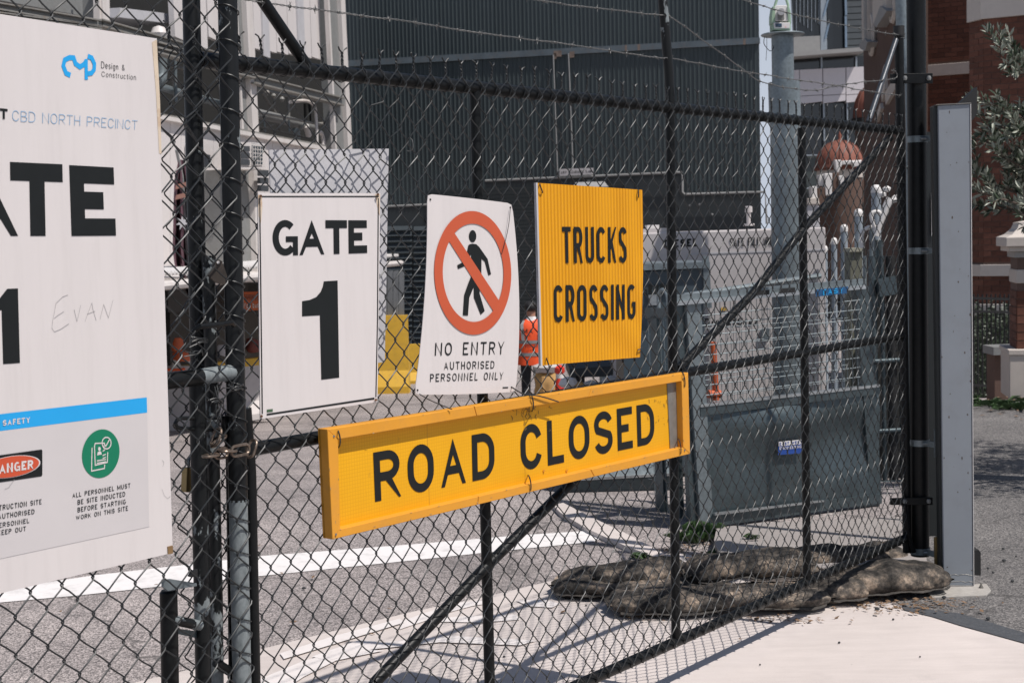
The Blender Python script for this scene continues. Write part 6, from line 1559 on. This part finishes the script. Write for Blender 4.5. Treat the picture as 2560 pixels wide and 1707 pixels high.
for sx in (-1, 1):
    pts = [Vector((sx*.13, -.165, 1.18)), Vector((sx*.14, -.168, 1.32)), Vector((sx*.145, -.135, 1.43)), Vector((sx*.12, -.085, 1.485))]
    mb = MB()
    for a, b in zip(pts, pts[1:]): mb.quad(a-Vector((.024, 0, 0)), a+Vector((.024, 0, 0)), b+Vector((.024, 0, 0)), b-Vector((.024, 0, 0)))
    mb.v = [tuple(Vector(v)+Vector((wx, Yw, gzw))) for v in mb.v]; mb.build('reflective_tape', 'reflect', pr)
shell('collar', [(1.46, .125, .105, 0), (1.50, .085, .08, 0), (1.54, .065, .07, 0)], 'collar')
skin('hair', [(0, -.005, 1.60), (0, -.01, 1.67), (0, .01, 1.745), (0, .0, 1.775)], [(0, 1), (1, 2), (2, 3)], [(.078, .068), (.112, .118), (.098, .105), (.055, .06)], 'hair')
PWk = VPl((wx, Yw-.175), (1, 0))
T(pr, PWk, 'MA', ((1306, 822), (1332, 822), (1332, 834), (1306, 834)), .0, t=.2)
T(pr, PWk, '020400', ((1312, 862), (1344, 862), (1344, 869), (1312, 869)), .0, mat('dark red print', (.20, .02, .01), .6), t=.2)
# ================================================================== OFFICE TOWER
Yo = 75.0
tw_ = thing('office_tower', 'office tower with dark glazing and white facade panels behind the survey column', 'office tower', P(2070, 600, Yo))
def ts_(pts, m, name, dy=0.0, dep=.3): return MB().slab([P(x, y, Yo+dy) for x, y in pts], (0, dep, 0)).build(name, m, tw_)
MB().slab([P(1982, -120, Yo+1), P(2400, -120, Yo+1), P(2400, 640, Yo+1), P(1982, 640, Yo+1)], (4.0, 12, 0)).build('tower_body', mat('tower core grey', (.06, .065, .065), .6), tw_)
ts_([(1976, -60), (2051, -60), (2051, 92), (1984, 92)], 'glassdark', 'glazing', .5)
for i in range(7):
    x = 1990+i*9.5; ts_([(x, -60+(i*37) % 60), (x+1.2, -60+(i*37) % 60), (x+1.4, 80-(i*23) % 30), (x+.2, 80-(i*23) % 30)], 'mullion', 'mullion', .35, .1)
ts_([(2051, -60), (2064, -60), (2068, 124), (2052, 126)], 'mullion', 'pilaster', .3)
ts_([(1982, 93), (2050, 90), (2051, 131), (1983, 135)], 'concfar', 'spandrel', .2)
ts_([(2068, -60), (2110, -60), (2112, 122), (2068, 126)], 'glassdark', 'glazing', .6)
for (a_, b_, c_, d_) in ((2068, 0, 2052, 40), (2070, 60, 2056, 96), (2112, 40, 2108, 118), (2110, -60, 2108, 40)):
    ts_([(a_, b_), (a_+5, b_-2), (c_+10, d_), (c_+5, d_+2)], 'mirror', 'mirror_blade', .25, .2)
for i in range(12): ts_([(2114, -60+i*16), (2160, -62+i*16), (2160, -48+i*16), (2114, -46+i*16)], 'louvre', 'louvre_panel', .45)
ts_([(1982, 131), (2165, 118), (2165, 128), (1982, 142)], 'concfar', 'floor_slab', -1.2, 2)
ts_([(1982, 150), (2165, 140), (2165, 171), (1982, 178)], 'glassdark', 'glazing', .4)
for x in (2052, 2139): ts_([(x, 142), (x+4, 142), (x+4, 174), (x, 174)], 'mullion', 'mullion', .2, .2)
for xa, xb in ((1983, 1998), (1999.5, 2056), (2058, 2114), (2116, 2175)):
    ts_([(xa, 176-(xa-1983)*.05), (xb, 176-(xb-1983)*.05), (xb, 239-(xb-1983)*.03), (xa, 241-(xa-1983)*.03)], 'whitepanel', 'facade_panel', 0)
    ts_([(xa, 242.5-(xa-1983)*.03), (xb, 240.5-(xb-1983)*.03), (xb, 256-(xb-1983)*.03), (xa, 261-(xa-1983)*.03)], 'whitepanel', 'facade_panel', 0)
ts_([(1983, 262), (2175, 256), (2175, 420), (1983, 420)], 'glassdark', 'glazing', .4)
for x in (2058, 2117): ts_([(x, 258), (x+3, 258), (x+6, 420), (x+3, 420)], 'mullion', 'mullion', .1, .2)
for y in (388, 470): ts_([(1983, y), (2060, y-2), (2060, y+1), (1983, y+3)], 'mullion', 'mullion', .05, .2)
ts_([(1983, 392), (2066, 388), (2066, 600), (1983, 600)], mat('tower grey glass', (.05, .06, .058), .3), 'glazing', .3)

# ================================================================== DOMED BRICK TURRET
Yd = 36.0
td = thing('domed_turret', 'turret with ribbed terracotta dome and white cornice stones seen through the gate mesh', 'turret', P(2092, 640, Yd))
c = P(2100, 412, Yd); rr = 59/FPX*Yd; H_ = 60/FPX*Yd
prof = [(rr, 0), (rr*.985, H_*.14), (rr*.93, H_*.36), (rr*.84, H_*.54), (rr*.70, H_*.71), (rr*.52, H_*.85), (rr*.3, H_*.95), (rr*.05, H_)]
MB().lathe(c, prof, 20).build('dome', 'dome', td, True)
for k in range(14):
    a = 2*math.pi*k/14; MB().tube([c+Vector((math.cos(a)*r*1.01, math.sin(a)*r*1.01, z)) for r, z in prof], .02, 5).build('dome_rib', 'dome_edge', td, True)
MB().lathe(c+Vector((0, 0, -.14)), [(rr*1.04, 0), (rr*1.1, .06), (rr*1.05, .14)], 24).build('dome_rim', 'dome_edge', td, True)
MB().lathe(c+Vector((0, 0, H_)), [(.06, 0), (.035, .06), (.05, .12), (.02, .2), (.005, .3)], 12).build('finial', 'dome', td, True)
MB().lathe(c+Vector((0, 0, -3.2)), [(rr*.9, 0), (rr*.9, 3.05)], 20).build('drum', 'brownwall', td, True)
MB().lathe(c+Vector((0, 0, -.34)), [(rr*.94, 0), (rr*.98, .1), (rr*.94, .2)], 24).build('string_course', 'stone', td, True)
def tdp(pts, m, name, dy=-.75, dep=.3): return bevel(MB().slab([P(x, y, Yd+dy) for x, y in pts], (0, dep, 0)).build(name, m, td), .02)
tdp([(2087, 400), (2104, 400), (2106, 412), (2096, 432), (2091, 431)], 'white', 'bracket_stone')
tdp([(2106, 402), (2155, 400), (2152, 410), (2106, 412)], 'white', 'cornice')
tdp([(2128, 404), (2155, 402), (2146, 416), (2136, 418)], 'white', 'scroll_stone', -.85)
tdp([(2047, 438), (2059, 436), (2060, 466), (2048, 466)], 'white', 'pier_stone', -.9); tdp([(2061, 434), (2081, 433), (2080, 489), (2064, 489)], 'white', 'pier_stone', -1.0)
tdp([(2097, 440), (2111, 438), (2110, 462), (2099, 464)], 'white', 'pier_stone', -.9)
tdp([(2082, 433), (2098, 432), (2096, 480), (2082, 488)], 'brownwall', 'pier', -.85); tdp([(2028, 467), (2042, 465), (2044, 500), (2030, 502)], 'white', 'pier_stone', -1.1)
tdp([(2045, 470), (2062, 468), (2062, 520), (2046, 520)], 'brownwall', 'pier', -1.0); tdp([(2110, 455), (2160, 440), (2160, 700), (2110, 700)], 'brownwall', 'pier', .4, .5)
tdp([(2018, 512), (2048, 510), (2050, 570), (2018, 570)], 'sign_back', 'plinth_box', -1.3); tdp([(2020, 496), (2046, 494), (2050, 512), (2018, 512)], 'stone', 'plinth_cap', -1.35)
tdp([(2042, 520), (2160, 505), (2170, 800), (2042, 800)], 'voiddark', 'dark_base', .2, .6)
for (cx, cy, w1, h1) in ((2121, 478, 14, 24), (2072, 545, 16, 40), (2118, 560, 20, 60)):
    tdp([(cx-w1/2, cy-h1/2), (cx+w1/2, cy-h1/2), (cx+w1/2, cy+h1/2), (cx-w1/2, cy+h1/2)], 'steelgrey', 'stone_block', -.3)
td2 = thing('domed_turret', 'terracotta dome mostly hidden behind the brown brick wing with cream mouldings', 'turret', P(2165, 330, Yd+6))
c = P(2172, 296, Yd+6); rr2 = 38/FPX*(Yd+6); H2 = 78/FPX*(Yd+6)
prof = [(rr2, 0), (rr2*.97, H2*.25), (rr2*.85, H2*.55), (rr2*.55, H2*.85), (rr2*.1, H2)]
MB().lathe(c, prof, 20).build('dome', 'dome', td2, True)
for k in range(12):
    a = 2*math.pi*k/12; MB().tube([c+Vector((math.cos(a)*r*1.01, math.sin(a)*r*1.01, z)) for r, z in prof], .02, 5).build('dome_rib', 'dome_edge', td2, True)
MB().lathe(c+Vector((0, 0, -.2)), [(rr2*1.05, 0), (rr2*1.12, .2)], 20).build('dome_rim', 'voiddark', td2, True)
MB().lathe(c+Vector((0, 0, -8)), [(rr2*.9, 0), (rr2*.9, 7.8)], 14).build('drum', 'brownwall', td2, True)

# ================================================================== BROWN BRICK WING WITH MOULDINGS
pA = P(2160, 400, 31.0); pB = P(2330, 400, 22.0); BW = plane2(pA, pB)
bw = thing('brick_wing', 'brown brick wing with cream mouldings and round vent beside the gate hinge', 'building', (pA.x, pA.y, -1.5))
def bws(pts, dep, m, name, off=0.0): return MB().slab([BW.pt(x, y, off) for x, y in pts], BW.n*-dep).build(name, m, bw)
bws([(2156, -80), (2296, -130), (2296, 880), (2168, 860)], .15, 'brownwall', 'wall')
bws([(2153, -40), (2168, -44), (2170, 105), (2155, 100)], .2, 'stone', 'moulding', .14)
bws([(2158, -40), (2163, -44), (2165, 100), (2160, 98)], .2, 'concfar', 'moulding', .17)
bws([(2148, 112), (2160, 98), (2169, 106), (2162, 128), (2150, 122)], .3, 'concfar', 'bracket_stone', .2)
bws([(2179, -60), (2214, -80), (2216, 30), (2182, 62)], .2, 'stone', 'moulding', .14); bws([(2184, 60), (2200, 16), (2217, 28), (2190, 70)], .3, 'concfar', 'bracket_stone', .2)
for (cx, cy, rx_, ry_) in ((2179, 86, 5.5, 50), (2232, 8, 6, 46)):
    mb = MB(); o_ = [BW.pt(cx+rx_*math.cos(a), cy+ry_*math.sin(a), .05) for a in [i*2*math.pi/28 for i in range(28)]]; mb.tube(o_, .05, 6, closed=True); mb.build('round_vent_ring', 'stone', bw, True)
    MB().slab([BW.pt(cx+rx_*.8*math.cos(a), cy+ry_*.9*math.sin(a), .03) for a in [i*2*math.pi/28 for i in range(28)]], BW.n*-.1).build('round_vent', 'stone', bw)
bws([(2201, 196), (2210, 162), (2212, 222), (2204, 256)], .1, 'stone', 'string_course', .06); bws([(2212, 232), (2238, 190), (2238, 222), (2214, 262)], .1, 'stone', 'string_course', .06); bws([(2186, 300), (2200, 258), (2202, 272), (2190, 306)], .1, 'stone', 'string_course', .06)
for y_ in (330, 345): bws([(2176, y_+60), (2250, y_), (2250, y_+4), (2176, y_+64)], .05, 'mortar', 'mortar_line', .01)

# ================================================================== RED BRICK BUILDING ON THE RIGHT
fd = Vector((.86, -.51, 0)).normalized()
a_ = P(2441, 600, 21.0); NP = VPl((a_.x, a_.y), (fd.x, fd.y))       # near pier face
b_ = P(2441, 600, 27.5); FPn = VPl((b_.x, b_.y), (fd.x, fd.y))      # recessed wall
rb_b = thing('brick_building', 'red brown brick building with cream bands behind the grey column and olive tree', 'building', (a_.x, a_.y, 0))
u_ = NP.sz(2441, 600)[0]
def bricks(pl, s0, s1, z0, z1, par, skip=(), limit=300, orient_off=.008, brick_l=.23, brick_h=.076, jt=.010, seed=0, hide=lambda s, z: False, clampx=None):
    """running bond; whole bricks share one mesh, cut bricks at the ends are their own"""
    cells = []; r = 0; z = z0; pitch = brick_h+jt
    while z+brick_h <= z1+.001:
        if not any(a-.002 <= z+brick_h/2 <= b+.002 for a, b in skip):
            x = s0-(brick_l+jt)/2*(r % 2)
            while x < s1:
                xa, xb = max(x, s0), min(x+brick_l, s1)
                if xb-xa > .03: cells.append((xa, xb, z))
                x += brick_l+jt
        z += pitch; r += 1
    vis = [c for c in cells if not hide((c[0]+c[1])/2, c[2])]; rest = [c for c in cells if hide((c[0]+c[1])/2, c[2])]
    rest += vis[limit:]; vis = vis[:limit]; shared = {}
    for xa, xb, z in vis:
        key = round(xb-xa, 3); 
        if key not in shared:
            me = bpy.data.meshes.new('brick'); L_ = xb-xa; m_ = MB()
            c0 = Vector((0, 0, 0)); f = [c0+pl.n*orient_off, c0+pl.d*L_+pl.n*orient_off, c0+pl.d*L_+Vector((0, 0, brick_h))+pl.n*orient_off, c0+Vector((0, 0, brick_h))+pl.n*orient_off]
            m_.hexa(f, [p-pl.n*.03 for p in f]); me.from_pydata(m_.v, [], m_.f); me.materials.append(M['brick']); shared[key] = me
        ob = bpy.data.objects.new('brick', shared[key]); C.objects.link(ob); ob.parent = par; ob.location = pl.at(xa, z, random.uniform(-.002, .002))-ORG[par.name]
    if rest:
        mb = MB()
        for xa, xb, z in rest:
            f = [pl.at(xa, z, orient_off), pl.at(xb, z, orient_off), pl.at(xb, z+brick_h, orient_off), pl.at(xa, z+brick_h, orient_off)]
            mb.hexa(f, [p-pl.n*.03 for p in f])
        mb.build('brickwork', 'brick', par, kind='stuff')
    return len(vis)
gz = -.5
# near pier : broad face
z_band = [(NP.sz(2520, 690)[1], NP.sz(2520, 661)[1]), (NP.sz(2520, 793)[1], NP.sz(2520, 760)[1]), (NP.sz(2500, 45)[1], NP.sz(2500, 8)[1]+.35)]
sA = NP.sz(2459, 600)[0]
def wall(pl, s0, s1, z0, z1, name='wall', m='mortar', dep=.25): return MB().hexa([pl.at(s0, z0, 0), pl.at(s1, z0, 0), pl.at(s1, z1, 0), pl.at(s0, z1, 0)], [pl.at(s0, z0, -dep), pl.at(s1, z0, -dep), pl.at(s1, z1, -dep), pl.at(s0, z1, -dep)]).build(name, m, rb_b)
wall(NP, sA, sA+3.2, gz, 7.0)
pitch = .086
inframe = lambda pl: (lambda s, z: (pl.at(s, z)-CP).dot(rt)/(pl.at(s, z)-CP).dot(fw)*FPX+1280 > 2600 or (pl.at(s, z)-CP).dot(up)/(pl.at(s, z)-CP).dot(fw)*FPX > 870)
n1_ = bricks(NP, sA, sA+3.2, gz, 6.9, rb_b, z_band, 200, hide=inframe(NP))
def bandx(pl, s0, s1, zb0, zb1, pr_=.05, name='cream_band'):
    bevel(MB().hexa([pl.at(s0, zb0, pr_), pl.at(s1, zb0, pr_), pl.at(s1, zb1, pr_), pl.at(s0, zb1, pr_)], [pl.at(s0, zb0, -.1), pl.at(s1, zb0, -.1), pl.at(s1, zb1, -.1), pl.at(s0, zb1, -.1)]).build(name, 'stone', rb_b), .006)
for i, (q0, q1) in enumerate(z_band): bandx(NP, sA-.04, sA+3.2, q0, q1, .045 if i != 1 else .07)
# canted edge
cd = (fd*.45+Vector((-fd.y, fd.x, 0))*-.9) if False else Vector((-.30, .95, 0)).normalized()
ce = NP.at(sA, 0, 0); CPl = VPl((ce.x, ce.y), (cd.x, cd.y))
s_end2 = .34
MB().hexa([CPl.at(0, gz, 0), CPl.at(s_end2, gz, 0), CPl.at(s_end2, 7, 0), CPl.at(0, 7, 0)], [CPl.at(0, gz, -.1), CPl.at(s_end2, gz, -.1), CPl.at(s_end2, 7, -.1), CPl.at(0, 7, -.1)]).build('canted_edge', 'mortar', rb_b)
mbk = MB(); z = gz; r = 0
while z < 6.9:
    if not any(a <= z+.04 <= b for a, b in z_band):
        for x0, x1 in (((.0, .11), (.12, .34)) if r % 2 else ((.0, .22), (.23, .34))):
            f = [CPl.at(x0, z, .007), CPl.at(x1, z, .007), CPl.at(x1, z+.076, .007), CPl.at(x0, z+.076, .007)]; mbk.hexa(f, [p-CPl.n*.03 for p in f])
    z += pitch; r += 1
mbk.build('brickwork', 'brick', rb_b, kind='stuff')
for i, (q0, q1) in enumerate(z_band): 
    f = [CPl.at(0, q0, .05), CPl.at(s_end2, q0, .05), CPl.at(s_end2, q1, .05), CPl.at(0, q1, .05)]; MB().hexa(f, [p-CPl.n*.1 for p in f]).build('cream_band', 'stone', rb_b)
# recessed wall
s0 = FPn.sz(2290, 300)[0]; s1 = FPn.sz(2452, 300)[0]+.2
zf = [(FPn.sz(2380, 188)[1], FPn.sz(2380, 159)[1]), (FPn.sz(2430, 663)[1], FPn.sz(2430, 634)[1])]
wall(FPn, s0-.5, s1, gz, 8.5)
behind = lambda s, z: inframe(FPn)(s, z) or (FPn.at(s, z)-CP).dot(rt)/(FPn.at(s, z)-CP).dot(fw)*FPX+1280 < 2312 or ((FPn.at(s, z)-CP).dot(rt)/(FPn.at(s, z)-CP).dot(fw)*FPX+1280 < 2430 and (FPn.at(s, z)-CP).dot(up)/(FPn.at(s, z)-CP).dot(fw)*FPX < 590)
bricks(FPn, s0-.4, s1, gz, 8.4, rb_b, zf, 100 if n1_ >= 200 else 300-n1_, hide=behind)
for q0, q1 in zf: bandx(FPn, FPn.sz(2300, 170)[0], s1, q0, q1, .04)

# gate pier with cap
Yp = 15.3; cpx = 2578
pc = G(2575, 1010, -.02); Yp = 14.6
gpier = thing('gate_pier', 'brick gate pier with cream moulded cap and rendered plinth under the olive tree', 'gate pier', (P(cpx, 900, Yp).x, Yp+.3, -.02))
PPl = VPl((P(cpx, 900, Yp).x, Yp), (1.0, -.20)); x0p, x1p = PPl.sz(2543, 700)[0], PPl.sz(2543, 700)[0]+.47
def prismz(s0, s1, z0, z1, pr_, name, m, z0b=None): 
    f = [PPl.at(s0-pr_, z0, pr_), PPl.at(s1+pr_, z0, pr_), PPl.at(s1+pr_, z1, pr_), PPl.at(s0-pr_, z1, pr_)]; D = (x1p-x0p)+2*pr_
    return bevel(MB().hexa(f, [p-PPl.n*D for p in f]).build(name, m, gpier), .008)
zz = lambda y: PPl.sz(2560, y)[1]
prismz(x0p, x1p, -.02, zz(886), .085, 'plinth', 'stone'); prismz(x0p, x1p, zz(886), zz(872), .10, 'plinth_moulding', 'stone')
prismz(x0p, x1p, zz(872), zz(644), 0, 'shaft', 'mortar')
prismz(x0p, x1p, zz(708), zz(674), .012, 'cream_band', 'stone')
prismz(x0p, x1p, zz(644), zz(628), .03, 'cap_moulding', 'concfar'); prismz(x0p, x1p, zz(628), zz(616), .09, 'cap_moulding', 'stone'); prismz(x0p, x1p, zz(616), zz(592), .13, 'cap_slab', 'stone')
# concave topper
cx0 = PPl.at((x0p+x1p)/2, 0, -(x1p-x0p)/2); mb = MB(); hw = (x1p-x0p)/2; lv = [(hw+.12, zz(592)), (hw+.06, zz(586)), (hw+.0, zz(572)), (hw-.02, zz(560)), (hw-.02, zz(556)), (.02, zz(548))]
vs = []
for r_, z_ in lv:
    for sx, sy in ((-1, 1), (1, 1), (1, -1), (-1, -1)): vs.append(Vector((cx0.x, cx0.y, z_))+PPl.d*sx*r_+PPl.n*sy*r_)
mb.add(vs, [(i*4+k, i*4+(k+1) % 4, (i+1)*4+(k+1) % 4, (i+1)*4+k) for i in range(len(lv)-1) for k in range(4)]); mb.build('cap_top', 'stone', gpier)
ORG[gpier.name] = ORG[gpier.name]
bricks(PPl, x0p, x1p, zz(872)+.005, zz(644), gpier, [(zz(708)-.03, zz(674)+.03)], 200)
SPl_o = PPl.at(x0p, 0, 0); SP2 = VPl((SPl_o.x, SPl_o.y), (-PPl.n.x, -PPl.n.y))
SP2.n = -PPl.d
bricks(SP2, 0, x1p-x0p, zz(872)+.005, zz(644), gpier, [(zz(708)-.03, zz(674)+.03)], 80)
MB().slab([PPl.pt(2537, 993, .09), PPl.pt(2553, 992, .09), PPl.pt(2551, 1007, .09), PPl.pt(2539, 1007, .09)], PPl.n*.0-PPl.n*.02).build('vent_hole', 'blackflat', gpier)
# low dark fence & shrub between pier and building
fn = thing('iron_fence', 'dark iron railing in shade beyond the grey column', 'fence', G(2455, 1000))
for i in range(10):
    x = 2434+i*11; MB().tube([P(x, 735, 19.5), P(x, 985, 19.5)], .012, 6).build('bar', 'blackflat', fn, True)
for y in (742, 775, 960): MB().slab([P(2428, y, 19.4), P(2545, y+4, 19.4), P(2545, y+10, 19.4), P(2428, y+6, 19.4)], (0, .03, 0)).build('rail', 'blackflat', fn)
rh = random.Random(8); hm = MB()
for q in range(2600):
    x_ = rh.uniform(2422, 2550); y_ = rh.uniform(752+30*abs(math.sin(x_*.09)), 990); p = P(x_, y_, rh.uniform(19.75, 20.6)); a = rh.uniform(0, 6.28); e_ = rh.uniform(.02, .05)
    u = Vector((math.cos(a), rh.gauss(0, .5), math.sin(a))).normalized(); v = u.cross(Vector((rh.gauss(0, 1), rh.gauss(0, 1), rh.gauss(0, 1)))).normalized()
    hm.add([p-u*e_, p+v*e_*.4, p+u*e_, p-v*e_*.4], [(0, 1, 2, 3)])
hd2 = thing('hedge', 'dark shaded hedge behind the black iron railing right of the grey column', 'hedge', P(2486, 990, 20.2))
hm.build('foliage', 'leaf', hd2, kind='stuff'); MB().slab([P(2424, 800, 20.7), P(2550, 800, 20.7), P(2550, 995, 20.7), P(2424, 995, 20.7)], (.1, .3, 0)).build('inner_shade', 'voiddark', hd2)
hw_ = thing('garden_wall', 'low dark brick garden wall with grey coping left of the gate pier', 'wall', P(2520, 1010, 17))
MB().slab([P(2487, 880, 17.5), P(2600, 876, 17.5), P(2600, 1010, 17.5), P(2487, 1010, 17.5)], (0, .3, 0)).build('wall', 'brownwall', hw_)
MB().slab([P(2484, 868, 17.4), P(2600, 864, 17.4), P(2600, 884, 17.4), P(2484, 888, 17.4)], (0, .4, 0)).build('coping', 'steelgrey', hw_)

# ================================================================== OLIVE TREE
rt_ = random.Random(21)
ot = thing('olive_tree', 'olive tree with narrow silvery green leaves in front of the brick building', 'tree', G(2900, 1290))
Yl = 9.2; base = Vector((P(2960, 900, Yl).x, Yl+.2, 0))
MB().tube(bez([base, base+Vector((-.05, .02, .8)), base+Vector((.03, -.02, 1.5)), base+Vector((-.06, 0, 2.2)), base+Vector((.05, .1, 3.2))], 5), [.13-.0035*i for i in range(21)], 12).build('trunk', 'bark', ot, True)
leafm = bpy.data.meshes.new('leaf')
L_ = .068; pts = [(0, 0, 0), (L_*.3, .0078, .002), (L_*.65, .0080, .003), (L_, 0, 0), (L_*.65, -.0080, .003), (L_*.3, -.0078, .002), (L_*.33, 0, -.0015), (L_*.66, 0, -.0015)]
leafm.from_pydata(pts, [], [(0, 1, 6), (1, 2, 7, 6), (2, 3, 7), (0, 6, 5), (6, 7, 4, 5), (7, 3, 4)])
leafmats = ['leaf', 'leaf_pale']; leafm.materials.append(M['leaf']); leafm2 = leafm.copy(); leafm2.materials.clear(); leafm2.materials.append(M['leaf_pale'])
rest = {'leaf': MB(), 'leaf_pale': MB()}; leaf_count = 0
def put_leaf(p, d, s, pale, single):
    global leaf_count
    d = d.normalized(); q = d.to_track_quat('X', 'Z'); q = q @ Matrix.Rotation(rt_.uniform(-1.6, 1.6), 3, 'X').to_quaternion()
    if single and leaf_count < 300:
        ob = bpy.data.objects.new('leaf', leafm2 if pale else leafm); C.objects.link(ob); ob.parent = ot; ob.location = p-ORG[ot.name]; ob.rotation_mode = 'QUATERNION'; ob.rotation_quaternion = q; ob.scale = (s, s, s); leaf_count += 1
    else:
        mx = Matrix.LocRotScale(p, q, (s, s, s)); rest['leaf_pale' if pale else 'leaf'].add([mx @ Vector(v) for v in pts], [(0, 1, 6), (1, 2, 7, 6), (2, 3, 7), (0, 6, 5), (6, 7, 4, 5), (7, 3, 4)])
def twig(p0, d, L, n, single):
    d = d.normalized(); path = [p0]; 
    for k in range(n):
        d = (d+Vector((rt_.gauss(0, .07), rt_.gauss(0, .10), rt_.gauss(0, .07)))).normalized(); path.append(path[-1]+d*L/n)
        for s_ in (-1, 1, 1):
            side = d.cross(Vector((rt_.gauss(0, 1), rt_.gauss(0, 1), rt_.gauss(0, 1)))).normalized()*s_
            put_leaf(path[-1], d*.75+side*.75+Vector((0, 0, .18)), rt_.uniform(.7, 1.15), rt_.random() < .6, single)
    put_leaf(path[-1], d, .9, rt_.random() < .4, single)
    MB().tube(path, [.0035-.0025*i/len(path) for i in range(len(path))], 5).build('twig', 'bark', ot, True)
# boughs: photo measured tips with their reach
boughs = [((2700, 230), (2490, 140), 7), ((2680, 330), (2478, 262), 9), ((2700, 360), (2450, 300), 8), ((2690, 420), (2440, 345), 7), ((2700, 470), (2500, 390), 8), ((2690, 520), (2440, 445), 10), ((2700, 540), (2450, 480), 8), ((2700, 560), (2460, 505), 6), ((2700, 260), (2520, 120), 7), ((2700, 395), (2540, 320), 9), ((2700, 530), (2540, 440), 9)]
for (sx_, sy_), (tx, ty), n_ in boughs:
    Y0 = Yl+rt_.uniform(-.3, .4); Y1 = Yl-rt_.uniform(0, .5)
    root_ = base+Vector((0, 0, 0)); root_.z = P(2960, sy_+70, Yl).z
    a = P(sx_, sy_, Y0); b = P(tx, ty, Y1); path = bez([root_, a, a.lerp(b, .5)+Vector((0, 0, -.02)), b], 8)
    MB().tube(path, [max(.003, .022-.0008*i) for i in range(len(path))], 7).build('branch', 'bark', ot, True)
    nk_ = int(n_*1.7)
    for k in range(nk_):
        t_ = (k+.5)/nk_*.85+.15; p = a.lerp(b, t_)+Vector((0, 0, -.02*math.sin(t_*3.1)))
        dirn = (b-a).normalized()*.9+Vector((rt_.gauss(0, .3), rt_.gauss(0, .5), rt_.gauss(.25, .45)))
        px_ = sx_+(tx-sx_)*t_
        twig(p, dirn, rt_.uniform(.10, .22), rt_.randint(5, 8), px_ < 2570 and k % 2 == 0)
# crown outside the frame that throws the shade on the footpath
for k in range(260):
    p = base+Vector((rt_.gauss(.55, .6), rt_.gauss(.1, .6), rt_.uniform(1.5, 3.8)))
    if p.x < P(2760, 500, p.y).x: continue
    twig(p, Vector((rt_.gauss(0, 1), rt_.gauss(0, 1), rt_.gauss(.2, .7))), rt_.uniform(.15, .3), 7, False) if k % 4 == 0 else [put_leaf(p+Vector((rt_.gauss(0, .09), rt_.gauss(0, .09), rt_.gauss(0, .09))), Vector((rt_.gauss(0, 1), rt_.gauss(0, 1), rt_.gauss(0, 1))), 1.2, rt_.random() < .3, False) for _ in range(34)]
for nm in rest:
    rest[nm].build('foliage', nm, ot, kind='stuff')
